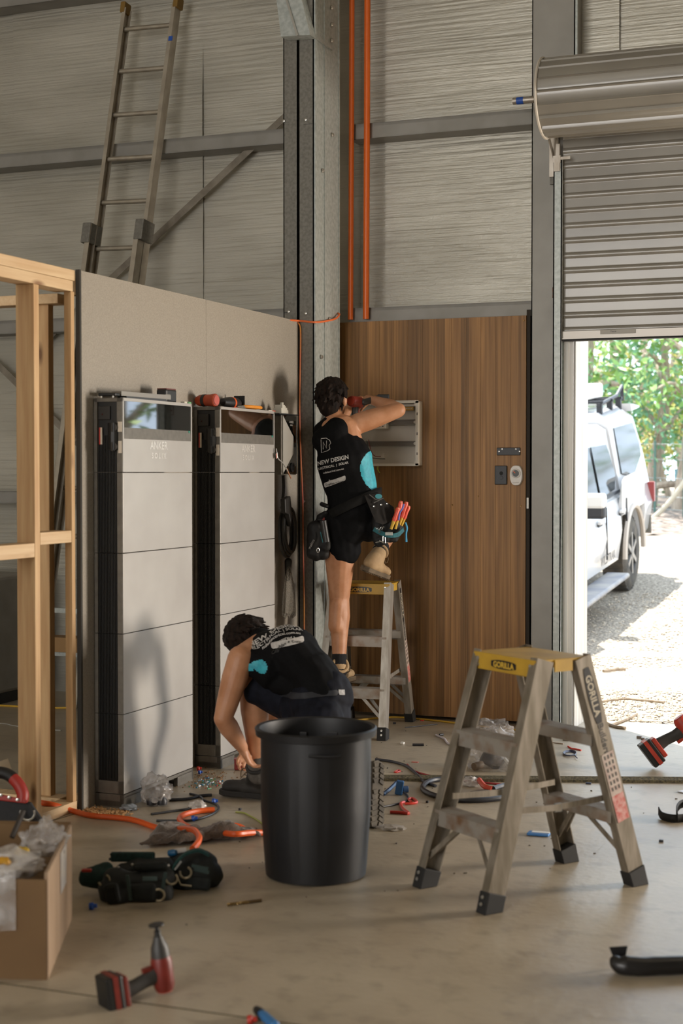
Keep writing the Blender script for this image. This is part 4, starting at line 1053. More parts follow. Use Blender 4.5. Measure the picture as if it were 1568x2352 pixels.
# right arm: elbow out to the side, forearm folded back to the drill
relb = DP(914, 942, DM + .02); rwr = DP(859, 920, DM + .20)
limb(body, [rsh, rsh.lerp(relb, .35), rsh.lerp(relb, .8), relb], [.060, .058, .048, .043])
limb(body, [relb, relb.lerp(rwr, .35), relb.lerp(rwr, .75), rwr], [.042, .046, .034, .028], side=(0, 0, 1))
gripR = DP(838, 917, DM + .24)
hand(body, rwr, (gripR - rwr), -CU * .4 - CR * .2 + CF * .7, 1.0, curl=1.15, thumb_side=1)
# left arm: forward and up, hidden by the head and trunk
lelb = DP(752, 1010, DM + .34); lwr = DP(798, 942, DM + .44)
limb(body, [lsh, lsh.lerp(lelb, .4), lelb], [.054, .048, .041]); limb(body, [lelb, lelb.lerp(lwr, .35), lwr], [.042, .043, .028])
hand(body, lwr, (DP(815, 925, DM + .42) - lwr), CR * .7 + CF * .2, 1.0, curl=1.0, thumb_side=1)
# standing leg (left)
lhip = DP(782, 1200, DM); lkn = DP(779, 1372, DM + .06); lan = DP(779, 1528, DM + .01)
limb(body, [lhip, lhip.lerp(lkn, .5), lhip.lerp(lkn, .85), lkn], [.098, .086, .066, .060])
limb(body, [lkn, lkn.lerp(lan, .28), lkn.lerp(lan, .6), lan], [.057, .062, .047, .036])
body.cap(lkn.lerp(lan, .10) - CF * .02 - CR * .008, .048, lkn.lerp(lan, .42) - CF * .022 - CR * .016, .048)
# raised leg (right)
rhip = DP(842, 1198, DM + .02); rkn = DP(898, 1205, DM + .33); ran = DP(869, 1272, DM + .10)
limb(body, [rhip, rhip.lerp(rkn, .5), rkn], [.098, .085, .062]); limb(body, [rkn, rkn.lerp(ran, .35), rkn.lerp(ran, .75), ran], [.058, .056, .042, .037])
bm_ = remesh(body, .0052, 5); bm_.build('body', skin, pm, smooth=True)
eyes(headc, Rh, pm)
hairdo('hair', pm, headc, Rh, 1.02, 5)
# singlet: torso form a little larger than the body, arms left out
sg = MB(); e_ = .009
sg.cap(DP(811, 1168, DM - .02), .145, DP(808, 1128, DM - .02), .148, side=sideT, flat=.74)
sg.cap(DP(808, 1128, DM - .02), .148, DP(791, 1058, DM - .02), .163, side=sideT, flat=.70)
sg.cap(DP(791, 1058, DM - .02), .163, DP(776, 1006, DM - .01), .122, side=sideT, flat=.76)
sg.cap(DP(742, 1000, DM + .045), .050 + e_, DP(776, 985, DM - .005), .060 + e_); sg.cap(DP(772, 985, DM), .060 + e_, DP(780, 974, DM + .0), .044 + e_)
sg.cap(DP(744, 992, DM + .03), .056 + e_, DP(768, 976, DM + .01), .058 + e_); sg.cap(DP(750, 1010, DM - .02), .07 + e_, DP(775, 992, DM - .035), .075 + e_); sg.cap(DP(768, 976, DM - .01), .054, DP(780, 970, DM - .01), .044)
sgm = remesh(sg, .006, 6, disp=fold(9, .008, (1, 1, .7)))
so1 = sgm.build('singlet', singlet_m, pm, smooth=True)
so1.data.materials.append(teal_m)
def pix(p):
    v = p - C0; D = v.dot(CF); return CX + FPX * v.dot(CR) / D, CY - FPX * v.dot(CU) / D
wmi = wm(pm)
# teal side panel: under the right arm, widening to the hip; a seam line fixed on the body
ax0, ax1 = DP(843, 1020, DM), DP(876, 1120, DM)
for pl in so1.data.polygons:
    c_ = wmi @ pl.center; v = c_ - waist
    up_ = v.dot(CU); q = v.dot(sideT)
    if -.005 < up_ < .235:
        t_ = (up_ + .005) / .24; lim = .086 + .060 * (2 * t_ - .95) ** 2
        if q > lim and q > 0: pl.material_index = 1
bvs = bvh(sgm)
def back_text(txt, size, px, py, xd, yd, bold=.0004, nm='lettering', par=None, sq=1.0, bv=None, D=DM, align='CENTER', mat=ink, lift=.0022):
    o = text_mb(txt, size, DP(px, py, D - .13), xd, yd, -CF, align=align, bold=bold, project=bv or bvs, lift=lift, squash=sq)
    return o.build(nm, mat, par or so1)
tx = (CR * .975 + CU * .20).normalized(); ty = (CU * .98 - CR * .10).normalized()
back_text('NEW DESIGN', .0245 * 1.30, 765, 1061, tx, ty, .0009, sq=.92)
back_text('ELECTRICAL  |  SOLAR', .0175, 764, 1072, tx, ty, .0006, sq=1.02)
back_text('ndelectrical.com.au', .0150, 766, 1083, tx, ty, .0003)
back_text('Powered by', .0150, 770, 1103, tx, ty, .0003)
def strap_patch(pl, w_, bv, mat, par, name, lift=.003, closed=True):
    m = MB(); m.tube(pl, w_, 5); 
    vs = []
    for p in m.v:
        h = bv.ray_cast(p - CF * .4, CF)
        vs.append(h[0] + h[1] * (lift if h[1].dot(CF) < 0 else -lift) if h[0] is not None else p)
    return None
def patch(corners, bv, mat, par, name, n=(16, 5), lift=.003, rounded=True):
    """cloth label wrapped on the garment: corners as points (bl, br, tr, tl)"""
    bl, br_, tr_, tl = [Vector(p) for p in corners]; rows = []
    for j in range(n[1] + 1):
        r = []
        for i in range(n[0] + 1):
            u_, v_ = i / n[0], j / n[1]
            if rounded and j in (0, n[1]): u_ = .035 + .93 * u_
            p = bl.lerp(br_, u_).lerp(tl.lerp(tr_, u_), v_); h = bv.ray_cast(p - CF * .5, CF)
            r.append(h[0] + (h[1] * (lift if h[1].dot(CF) < 0 else -lift)) if h[0] is not None else p)
        rows.append(r)
    return MB().grid(rows).build(name, mat, par, smooth=True)
patch([DP(x, y, DM - .1) for x, y in ((746, 1120), (794, 1103), (793, 1092), (744, 1109))], bvs, ink, so1, 'sponsor_label')
back_text('Coghlan + Corp.', .0150, 769.5, 1110.5, tx, ty, .0002, nm='label_lettering', mat=black, lift=.0052)
# emblem: open page outline with an N
for pts in ([(736, 1005), (737, 1036), (751, 1032), (757, 1028)], [(736, 1003), (748, 1002), (756, 1007), (759, 1014), (755, 1019), (757, 1028)], [(741, 1028), (741, 1011), (749, 1026), (749, 1008)]):
    q = []
    for x, y in pts:
        h = bvs.ray_cast(DP(x, y, DM - .3), CF); q.append(h[0] + h[1] * (.001 if h[1].dot(CF) < 0 else -.001) if h[0] is not None else DP(x, y, DM - .1))
    MB().tube(q, .0022, 5).build('emblem', ink, so1)
# shorts
sh_ = MB(); g_ = .014
sh_.cap(DP(812, 1178, DM - .02), .132, DP(812, 1160, DM - .02), .122, side=sideT, flat=.86)
sh_.cap(DP(776, 1205, DM), .106, DP(789, 1262, DM + .02), .100, side=CR, flat=1.)
sh_.cap(rhip, .112, rhip.lerp(rkn, .62), .098); sh_.cap(DP(812, 1200, DM), .12, DP(800, 1215, DM), .11)
shm = remesh(sh_, .006, 5, disp=fold(10, .010, (1, 1, .8)))
so2 = shm.build('shorts', short_m, pm, smooth=True)
# socks and boots
sk = MB(); sk.cap(lkn.lerp(lan, .83), .0405, lan - CU * .03, .046); organic('sock', sk, sock_b, pm, voxel=.004, smooth=3)
sk = MB(); sk.cap(ran.lerp(rkn, .22), .046, ran, .043); organic('sock', sk, sock_b, pm, voxel=.004, smooth=3)
zt1 = .275 + .004 + .003
lheel = DP(781, 1584, DM - .02); ltoe = DP(806, 1576, DM + .22)
lheel = FL(780, 1583, .288) ; dirL = (rotz(math.radians(-22)) @ (CF * 1.)); dirL.z = 0; dirL.normalize()
lheel = V(ctr2.x, ctr2.y, .288) + rotz(rz2) @ V(-.105, -.335, 0) 
_px = pix(lheel)
ltoe = lheel + dirL * .285
boot(pm, lan + CU * -.01, lheel, ltoe, (0, 0, 1), boot_m, sole_m, laces=True)
rtoe = V(ctr2.x, ctr2.y, .8625) + rotz(rz2) @ V(.135, .055, 0)
rheel = DP(834, 1313, DM - .02)
boot(pm, ran, rheel, rheel + (rtoe - rheel).normalized() * .285, CU + CR * .3 - CF * .15, boot_m, sole_m)

# drill in his hands
dq = DP(819, 924, DM + .16); nose = (CF * .85 + CR * .5 - CU * .03).normalized()
dr_x = nose; dr_z = (CU - nose * CU.dot(nose)).normalized(); dr_y = dr_z.cross(dr_x)
drill = impact_driver('power_drill', 'red and black cordless drill held up by the standing worker', (0, 0, 0), (0, 0, 0), M('driver_red', '8a2a1c', rough=.5), 1.15, batt=False)
drill.location = dq; drill.rotation_euler = Matrix((dr_x, dr_y, dr_z)).transposed().to_euler()
bp_ = MB().box(DP(880, 913, DM + .26), (.07, .05, .035), Matrix((CR, CF, CU)).transposed()); bp_.build('battery', black, drill, bevel=.006)
MB().cap(dq + CR * .04, .018, DP(872, 914, DM + .26), .02).build('handle', M('tool_grey', '343230'), drill, smooth=True)

# tool belt
beltm = M('belt_black', '121211', '181716', rough=.8, scale=40, spec=.15)
leather = M('pouch_black', '0f0e0e', '171615', rough=.6, scale=20, spec=.25)
tealw = M('webbing_teal', '1f5f66', '184b52', rough=.8, scale=80)
tbt = thing('tool_belt', 'black tool belt with pouches worn low by the standing worker', 'tool belt', DP(812, 1165, DM))
n_ = 40; m = MB(); cbelt = DP(812, 1160, DM - .02)
fwdT = sideT.cross(CU).normalized(); upT = (CU * .98 + CR * -.13).normalized()
if fwdT.dot(CF) < 0: fwdT = -fwdT
ring = []
for zz, gg in ((-.026, .0), (.026, 0)):
    for rr_ in (.0, .006): pass
rows = []
for k in range(n_ + 1):
    a = 2 * math.pi * k / n_; p = cbelt + sideT * math.cos(a) * .157 + fwdT * math.sin(a) * .122
    tilt = CU * (.052 * math.cos(a))
    rows.append([p + tilt - CU * .028, p + tilt + CU * .028])
m.grid(rows); m.build('belt', beltm, tbt, smooth=True, solid=.008)
def blob(name, spec, mat, par, voxel=.005, sm=4, amp=.006):
    mb = MB()
    for a, r0, b, r1, sd, fl in spec: mb.cap(a, r0, b, r1, side=sd, flat=fl)
    return organic(name, mb, mat, par, voxel=voxel, smooth=sm, disp=fold(16, amp))
# right hip flap and pouch
def quadp(pts, D, th, name, mat, par, Dn=None, bevel=.004):
    ps = [DP(x, y, D + (dd if dd else 0)) for (x, y, dd) in pts]; n = len(ps); m = MB(); b = [p + CF * th for p in ps]
    m.add(ps + b, [list(range(n)), list(range(n, 2 * n))[::-1]] + [(i, (i + 1) % n, n + (i + 1) % n, n + i) for i in range(n)]); return m.build(name, mat, par, bevel=bevel)
fl_ = quadp([(836, 1137, 0), (870, 1131, .03), (884, 1150, .04), (904, 1165, .06), (908, 1195, .05), (878, 1205, .0), (862, 1200, -.02)], DM - .15, .025, 'hip_flap', M('flap_charcoal', '1b1917', '24211f', rough=.8, scale=40, spec=.15), tbt)
for x, y in ((859, 1163), (875.5, 1159.5), (889, 1157)): MB().lathe([(.006, 0), (.005, .003), (0, .004)], DP(x, y, DM - .157), -CF, 10).build('stud', silver, fl_, smooth=True)
MB().lathe([(.014, 0), (.013, .003), (0, .003)], DP(869, 1140, DM - .152), -CF, 16, sx=1.4).build('maker_badge', M('badge_teal', '3b8790', rough=.5), fl_, smooth=True)
m = MB()
for s0, s1 in (((848, 1136), (862, 1147)), ((862, 1147), (880, 1145)), ((858, 1155), (880, 1144))): m.tube([DP(*s0, DM - .152), DP(*s1, DM - .152)], .003, 5)
m.build('stitched_mark', M('stitch_grey', '55534f'), fl_)
pc = blob('pouch', [(DP(872, 1192, DM - .08), .045, DP(868, 1228, DM - .08), .034, CR, .75), (DP(900, 1205, DM - .08), .050, DP(893, 1236, DM - .08), .030, CR, .8), (DP(915, 1215, DM - .06), .035, DP(905, 1238, DM - .07), .024, CR, .8), (DP(866, 1225, DM - .08), .034, DP(868, 1247, DM - .08), .026, CR, .7), (DP(885, 1238, DM - .09), .03, DP(868, 1249, DM - .09), .024, CR, .7)], leather, tbt)
# teal rim with pale buckle
rim = spline([DP(858, 1215, DM - .135), DP(874, 1224, DM - .15), DP(893, 1230, DM - .16), (DP(913, 1228, DM - .14)), DP(926, 1216, DM - .10)], 6)
m = MB()
for i in range(len(rim) - 1): m.bar(rim[i], rim[i + 1] + (rim[i + 1] - rim[i]) * .1, .006, .024, up=CU)
m.build('teal_band', tealw, pc)
MB().box(DP(893, 1226, DM - .172), (.042, .006, .018), Matrix((CR, CF, CU)).transposed()).build('buckle', M('buckle_pale', 'a7aaa6', rough=.35, metal=.4), pc, bevel=.002)
m = MB()
ch_ = [DP(x, y, DM - .165) for x, y in ((863, 1213), (868, 1215), (872, 1216), (876, 1213), (881, 1211))]
for i in range(len(ch_)): m.tube(arc(ch_[i], .006, 0, 2 * math.pi, 10, CR if i % 2 else CF, CU)[:-1], .0012, 5, closed=True)
m.build('chain', silver, pc)
m = MB(); m.tube([DP(x, y, DM - .16) for x, y in ((879, 1232), (879, 1243), (862, 1246))], .0022, 6).tube([DP(x, y, DM - .16) for x, y in ((871, 1241), (880, 1247), (892, 1246))], .0022, 6).tube([DP(x, y, DM - .16) for x, y in ((884, 1234), (885, 1248))], .0022, 6)
m.build('wire_hook', silver, pc, smooth=True)
MB().lathe([(.007, 0), (.007, .003), (.004, .003), (.004, 0)], DP(871, 1221, DM - .16), -CF, 12).build('eyelet', M('eyelet', '4a5a58', metal=.5), pc)
MB().tube(spline([DP(930, 1200, DM - .04), DP(934, 1212, DM - .04), DP(932, 1226, DM - .04), DP(933, 1245, DM - .04)]), .006, 8).build('blue_strap', M('strap_blue', '3c8fb4', rough=.6), pc, smooth=True)
# left hip pouch
pl_ = blob('pouch', [(DP(724, 1215, DM - .05), .05, DP(720, 1268, DM - .05), .045, CR, .8), (DP(740, 1225, DM - .05), .055, DP(740, 1272, DM - .05), .042, CR, .7), (DP(737, 1200, DM - .03), .036, DP(722, 1262, DM - .05), .045, CR, .7), (DP(716, 1248, DM - .05), .036, DP(728, 1276, DM - .05), .036, CR, .7), (DP(745, 1205, DM - .06), .028, DP(748, 1258, DM - .07), .03, CR, .7), (DP(739, 1190, DM - .03), .03, DP(750, 1178, DM - .06), .02, CR, .7)], leather, tbt)
MB().tube([DP(742, 1196, DM - .13), DP(750, 1245, DM - .13)], .019, 12).build('tool_tube', M('tube_black', '232222', rough=.4), pl_, smooth=True)
MB().tube(arc(DP(730, 1264, DM - .105), .013, 0, 2 * math.pi, 20, CR * .55 + CF * .5, CU)[:-1], .0022, 6, closed=True).build('ring', silver, pl_, smooth=True)
MB().bar(DP(735.5, 1222, DM - .095), DP(741, 1246, DM - .10), .004, .004).build('teal_piping', tealw, pl_)
text_mb('makita', .022, DP(712, 1262, DM - .115), (CR * .45 + CU * .9).normalized(), (CR * -.9 + CU * .45).normalized(), -CF, .0008, align='LEFT').build('lettering', M('letter_dim', '7f7b76'), pl_)
MB().bar(DP(738, 1192, DM - .04), DP(746, 1188, DM - .05), .02, .03).build('red_tag', M('tag_red', '6b1c14'), pl_)
MB().cap(DP(739, 1158, DM - .03), .013, DP(752, 1163, DM - .07), .012).build('clip', black, tbt, smooth=True)
# insulated tools standing in the pouch
hand_o = M('tool_handle_orange', 'c4452e', rough=.4); ty_ = M('tool_collar_yellow', 'b8901f', rough=.5)
for i, (p0, p1, lab) in enumerate((((903, 1200), (915, 1165), 'tall orange-handled tool at the front of the worker\'s pouch'),
                              ((911, 1199), (921, 1150), 'orange-handled pliers grip leaning against the blue pen in the pouch'),
                              ((921, 1192), (934, 1152), 'orange pliers handle at the back of the worker\'s pouch'),
                              ((926, 1195), (939, 1161), 'rearmost orange handle leaning outwards in the pouch'),
                              ((914, 1202), (929, 1178), 'short orange-handled tool lowest in the worker\'s pouch'))):
    D_i = DM - .13 + .02 * i; a, b_ = DP(*p0, D_i), DP(*p1, D_i); dd = (b_ - a)
    t_ = thing('insulated_tool', lab, 'hand tool', a, group='insulated tools in the belt pouch')
    MB().lathe([(.008, -.04), (.010, 0), (.011, .012)], a, dd, 10).build('collar', ty_, t_, smooth=True)
    L = dd.length; MB().lathe([(.010, .005), (.0130, .02), (.0108, L * .5), (.0132, L * .85), (.009, L * .98), (0, L)], a, dd, 12).build('grip', hand_o, t_, smooth=True)
    MB().lathe([(.003, 0), (.003, .002)], a + dd * .93 - CF * .010, -CF, 8).build('end_dot', M('dot_cream', 'c9b27a'), t_)
solo(MB().tube(spline([DP(915, 1195, DM - .16), DP(918, 1178, DM - .165), DP(924, 1168, DM - .165), DP(927, 1158, DM - .16)]), .005, 8), 'pen', M('pen_blue', '5b62a6', rough=.4), 'blue pen among the orange tool handles in the pouch', 'pen', smooth=True)

# ---------------------------------------------------------------- crouching man
DC = 6.72
pc2 = thing('person', 'person crouching with bent back in black singlet and dark blue shorts before the farther tower', 'person', (FL(700, 1850).x, FL(700, 1850).y, 0))
hp = DP(726, 1622, DC - .06); mid = DP(716, 1552, DC - .02); up1 = DP(668, 1502, DC + .05); up2 = DP(612, 1496, DC + .12); nk = DP(588, 1482, DC + .18)
hd2 = DP(570, 1477, DC + .24)
sC = (CR * -.25 + CF * -.9 + CU * -.25).normalized()      # his left side, towards the lens
b2 = MB()
b2.cap(hp, .128, mid, .120, side=CF, flat=.85); b2.cap(mid, .122, up1, .130, side=CF, flat=.8); b2.cap(up1, .130, up2, .112, side=CF, flat=.8)
b2.cap(up2, .09, nk, .055); b2.cap(nk, .054, hd2, .052)
lsh2 = DP(552, 1512, DC - .0); rsh2 = DP(640, 1470, DC + .34)
b2.cap(up2 + CR * -.02, .085, lsh2, .055); b2.cap(up2, .08, rsh2, .055)
Rh2 = head(b2, hd2, (CR * -.55 - CU * .80 + CF * .25), (CU * .55 - CR * .82 + CF * .1), 1.0)
el2 = DP(512, 1650, DC - .02); wr2 = DP(556, 1717, DC + .10)
limb(b2, [lsh2, lsh2.lerp(el2, .35), lsh2.lerp(el2, .8), el2], [.058, .058, .048, .041])
limb(b2, [el2, el2.lerp(wr2, .3), el2.lerp(wr2, .75), wr2], [.042, .045, .034, .027])
hand(b2, wr2, (CR * .35 - CU * .75 + CF * .3), CR * .8 + CU * .2, 1.0, curl=.8, thumb_side=-1)
el3 = DP(655, 1620, DC + .42); wr3 = DP(590, 1712, DC + .34)
limb(b2, [rsh2, rsh2.lerp(el3, .5), el3], [.056, .052, .041]); limb(b2, [el3, el3.lerp(wr3, .4), wr3], [.041, .042, .027])
hand(b2, wr3, (CR * -.6 - CU * .6), CU * -.5 + CF * -.5, 1.0, curl=.8, thumb_side=1)
kn2 = DP(578, 1570, DC + .10); an2 = DP(592, 1768, DC + .20); hj = DP(700, 1625, DC + .06)
limb(b2, [hj, hj.lerp(kn2, .5), kn2], [.100, .086, .062]); limb(b2, [kn2, kn2.lerp(an2, .3), kn2.lerp(an2, .62), an2], [.058, .060, .046, .037])
b2.cap(kn2.lerp(an2, .12) + CR * .03, .042, kn2.lerp(an2, .45) + CR * .022, .042)
hj3 = DP(735, 1650, DC - .14); kn3 = DP(672, 1828, DC - .17); an3 = DP(818, 1868, DC - .30)
kn3 = V(kn3.x, kn3.y, .075)
limb(b2, [hj3, hj3.lerp(kn3, .5), kn3], [.100, .086, .064]); limb(b2, [kn3, kn3.lerp(an3, .35), an3], [.056, .058, .038])
remesh(b2, .0052, 5).build('body', skin, pc2, smooth=True)
eyes(hd2, Rh2, pc2); hairdo('hair', pc2, hd2, Rh2, 1.0, 9)
sg2 = MB()
sg2.cap(DP(735, 1590, DC - .05), .136, mid, .132, side=CF, flat=.88); sg2.cap(mid, .132, up1, .141, side=CF, flat=.84); sg2.cap(up1, .141, DP(618, 1498, DC + .11), .118, side=CF, flat=.84)
sg2.cap(up2, .095, DP(570, 1512, DC + .03), .060); sg2.cap(up2, .09, DP(632, 1474, DC + .30), .060); sg2.cap(DP(618, 1530, DC + .02), .10, DP(590, 1525, DC + .02), .07)
sg2.cap(up2 + CU * .01, .085, DP(600, 1478, DC + .15), .07)
sg2.cap(DP(648, 1565, DC + .0), .065, DP(700, 1580, DC - .04), .085)
sm2 = remesh(sg2, .006, 6, disp=fold(8, .010))
so3 = sm2.build('singlet', singlet_m, pc2, smooth=True); so3.data.materials.append(teal_m)
w2 = wm(pc2); tc_ = [DP(583, 1532, DC - .1), DP(566, 1540, DC - .08)]
for pl in so3.data.polygons:
    c_ = w2 @ pl.center
    if (c_ - tc_[0]).length < .062 or (c_ - tc_[1]).length < .05: pl.material_index = 1
    if (c_ - DP(738, 1492, DC + .06)).length < .028: pl.material_index = 1
bv2 = bvh(sm2)
def bent_text(txt, size, px, py, ang, bold=.0005, mat=ink, nm='lettering', sq=1., lift=.0022):
    up_ = (CU * .62 + CF * .78).normalized(); nd = (CU * .78 - CF * .62).normalized()
    xd = CR * math.cos(ang) + up_ * math.sin(ang); yd = up_ * math.cos(ang) - CR * math.sin(ang)
    h = bv2.ray_cast(DP(px, py, DC - .5), (DP(px, py, DC) - DP(px, py, DC - .5)).normalized())
    o0 = h[0] if h[0] is not None else DP(px, py, DC)
    text_mb(txt, size, o0, xd, yd, nd, bold=bold, project=bv2, lift=lift, squash=sq).build(nm, mat, so3)
bent_text('NEW DESIGN', .046, 630, 1450, math.radians(18), .0014, sq=.85)
bent_text('ELECTRICAL | SOLAR', .026, 636, 1455, math.radians(16), .0006, sq=.95)
bent_text('ndelectrical.com.au', .022, 646, 1460, math.radians(12))
bent_text('Powered by', .024, 656, 1470, math.radians(10))
patch([DP(x, y, DC - .1) for x, y in ((624, 1493), (697, 1477), (695, 1464), (620, 1479))], bv2, ink, so3, 'sponsor_label')
bent_text('Coghlan + Corp.', .019, 659, 1481, math.radians(12), .0003, black, 'label_lettering', lift=.006)
st2 = MB()
st2.cap(hp, .142, DP(738, 1640, DC - .08), .140, side=CF, flat=.9); st2.cap(hj, .112, hj.lerp(kn2, .80), .084); st2.cap(hj3, .112, hj3.lerp(kn3, .72), .088)
st2.cap(DP(700, 1630, DC - .02), .11, DP(745, 1600, DC - .06), .125)
stm = remesh(st2, .006, 5, disp=fold(9, .012)); so4 = stm.build('shorts', navy_m, pc2, smooth=True)
bvn = bvh(stm)
patch([DP(x, y, DC - .1) for x, y in ((778, 1592), (791, 1594), (790, 1582), (776, 1580))], bvn, M('tag_pale', '8f8d8a', '6a6866', rough=.6, scale=90), so4, 'waist_tag', n=(4, 3))
beltp = patch([DP(x, y, DC - .1) for x, y in ((640, 1606), (776, 1592), (776, 1580), (645, 1592))], bvn, M('waistband', '1b1c22', rough=.7), so4, 'waistband', n=(24, 3), lift=.004)
# socks, boots
sk = MB(); sk.cap(kn2.lerp(an2, .88), .047, an2 - CU * .02, .047); organic('sock', sk, sock_g, pc2, voxel=.004, smooth=3)
tr_ = FL(508, 1826); hl_ = FL(612, 1838)
hv = (hl_ - tr_); hv.z = 0; hl_ = tr_ + hv.normalized() * .295
boot(pc2, V(*an2) * 1, V(hl_.x, hl_.y, 0), V(tr_.x, tr_.y, 0), (0, 0, 1), boot_d, M('sole_black', '211e1b', rough=.8), laces=True, tread=False)
# trailing boot up on its toes, sole to the right
toe3 = FL(868, 1903); heel3 = DP(876, 1778, toe3.y / .94)
tp = V(toe3.x, toe3.y, .0); hv = (DP(872, 1776, 6.5) - tp).normalized()
sole_b = M('sole_brown', '544c40', '3b352c', rough=.85, scale=20)
boot(pc2, an3, tp + hv * .285, tp, (CR * -.72 + CF * .66 - CU * .05), boot_d, sole_b, laces=False)
# ================================================================== things on the floor
# bin
bc = (FL(600, 1985) + FL(852, 1985)) / 2
bc = V(-2.178, 5.225, 0); HB, RT, RB = .555, .218, .187
binm = M('bin_black', '17171a', '101012', rough=.5, scale=6, spec=.45)
bn = thing('rubbish_bin', 'large black open plastic rubbish bin in the middle of the floor', 'bin', bc)
n = 96; rings = []
def rr_(a, r, z):
    k = .006 * (1 if (a * 12 / (2 * math.pi)) % 1 < .12 else 0); return r - k * (1 if .1 < z < HB - .12 else 0)
prof = [(RB - .02, 0), (RB, .006), (RB + .004, .05), (RB + .018, .25), (RT - .012, HB - .10), (RT - .012, HB - .035), (RT + .006, HB - .03), (RT + .010, HB - .005), (RT + .004, HB), (RT - .008, HB - .004), (RT - .012, HB - .03), (RT - .016, HB - .10), (RB + .012, .25), (RB - .004, .05), (RB - .006, .012), (.0, .012)]
for r, z in prof: rings.append([bc + V(rr_(2 * math.pi * i / n, r, z) * math.cos(2 * math.pi * i / n), rr_(2 * math.pi * i / n, r, z) * math.sin(2 * math.pi * i / n), z) for i in range(n)])
MB().loft(rings).build('body', binm, bn, smooth=True)
toC = -CF.copy(); toC.z = 0; toC.normalize(); sdv = V(CR.x, CR.y, 0)
hb = bc + toC * (RT - .004) + V(0, 0, HB - .075) + sdv * .035
m = MB(); m.tube([hb + sdv * x_ + toC * (.012 if abs(x_) < .05 else -.006) for x_ in (-.058, -.05, .0, .05, .058)], .006, 6); m.build('handle', binm, bn, smooth=True)
for x_ in (-.06, .06):
    p = bc - toC * (RT - .02) + sdv * x_ + V(0, 0, HB - .07); MB().box(p, (.05, .012, .03)).build('handle_socket', M('bin_socket', '2c2b2d', rough=.4), bn, bevel=.004)

# cardboard box in the corner
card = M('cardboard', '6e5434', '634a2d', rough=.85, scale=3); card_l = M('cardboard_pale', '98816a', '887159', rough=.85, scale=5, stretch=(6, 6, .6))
F0 = FL(107, 2250); e1 = (FL(0, 2248) - F0).normalized(); e1 = V(-.955, -.297, 0); e2 = V(-e1.y, e1.x, 0)
if e2.y < 0: e2 = -e2
e2 = (rotz(math.radians(8)) @ e2)
W_, D__, Hh = .50, .62, .318
cb = thing('cardboard_box', 'open brown cardboard box full of packaging in the near corner', 'box', F0 + e1 * .25 + e2 * .3)
def wall(a, b_, name, mat=card, h=Hh, lean=V(0, 0, 0)):
    th = (b_ - a).normalized(); nn = V(-th.y, th.x, 0) * .005; m = MB(); q = [a - nn, b_ - nn, b_ + nn, a + nn]
    m.add([p for p in q] + [p + V(0, 0, h) + lean for p in q], [(3, 2, 1, 0), (4, 5, 6, 7), (0, 1, 5, 4), (1, 2, 6, 5), (2, 3, 7, 6), (3, 0, 4, 7)]); return m.build(name, mat, cb)
P1 = F0 + e1 * W_; P2 = P1 + e2 * D__; P3 = F0 + e2 * D__
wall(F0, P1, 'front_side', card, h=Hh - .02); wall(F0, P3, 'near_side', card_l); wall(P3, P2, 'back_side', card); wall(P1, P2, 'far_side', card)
MB().add([F0 + V(0, 0, .004), P1 + V(0, 0, .004), P2 + V(0, 0, .004), P3 + V(0, 0, .004), F0 + V(0, 0, .010), P1 + V(0, 0, .010), P2 + V(0, 0, .010), P3 + V(0, 0, .010)], [(3, 2, 1, 0), (4, 5, 6, 7), (0, 1, 5, 4), (1, 2, 6, 5), (2, 3, 7, 6), (3, 0, 4, 7)]).build('base', card, cb)
# folded-down flap on the far edge: arched
fl = MB(); rows = []
for j in range(6):
    t_ = j / 5; rows.append([P3.lerp(P2, i / 8) + V(0, 0, Hh + .020 * math.sin(t_ * 1.5)) + e2 * (.05 * t_) - V(0, 0, .06 * t_ * t_) for i in range(9)])
fl.grid(rows).build('flap', card, cb, solid=.004)
cl = sheer_mat('clear_plastic', 'b9b4b0', .42, rough=.2, scale=16)
cl2 = sheer_mat('cloudy_plastic', 'c9c3bd', .62, rough=.3, scale=14)
def crumple(c, rad, seed, amp=.3, nu=40, nv=24, squashz=True):
    c = Vector(c); rings = []
    for j in range(nv + 1):
        t = math.pi * j / nv; ring = []
        for i in range(nu):
            a = 2 * math.pi * i / nu; p = V(max(math.sin(t), .01) * math.cos(a), max(math.sin(t), .01) * math.sin(a), -math.cos(t))
            k = 1 + amp * (mnoise.noise(p * 2.2 + V(seed, seed, 0)) + .6 * abs(mnoise.noise(p * 5 + V(0, seed, 3))) + .3 * mnoise.noise(p * 11 + V(seed, 0, 1)))
            q = V(p.x * rad[0] * k, p.y * rad[1] * k, max(p.z * rad[2] * k, -rad[2] * .86)); ring.append(c + q)
        rings.append(ring)
    return MB().loft(rings)
def inb(u_, v_, z): return F0 + e1 * W_ * u_ + e2 * D__ * v_ + V(0, 0, z)
solo(crumple(inb(.30, .35, .285), (.10, .10, .045), 1.3), 'plastic_wrap', cl2, 'crumpled clear plastic piled in the cardboard box', 'plastic wrap', smooth=True)
solo(crumple(inb(.12, .62, .32), (.055, .075, .055), 4.3, .5), 'plastic_wrap', cl, 'loose plastic sheet spilling over the side of the cardboard box', 'plastic wrap', smooth=True)
solo(crumple(inb(.55, .22, .29), (.032, .03, .028), 2.3, .5), 'paper_scrap', white, 'bright white crumpled scrap in the cardboard box', 'paper', smooth=True)
solo(MB().lathe([(.0, 0), (.042, 0), (.045, .035), (.036, .05), (0, .052)], inb(.80, .18, .265), (.1, -.5, .9), 20), 'tape_roll', M('roll_pale', 'b3a998', '96846a', rough=.6), 'pale round tape roll lying in the cardboard box', 'tape roll', smooth=True)
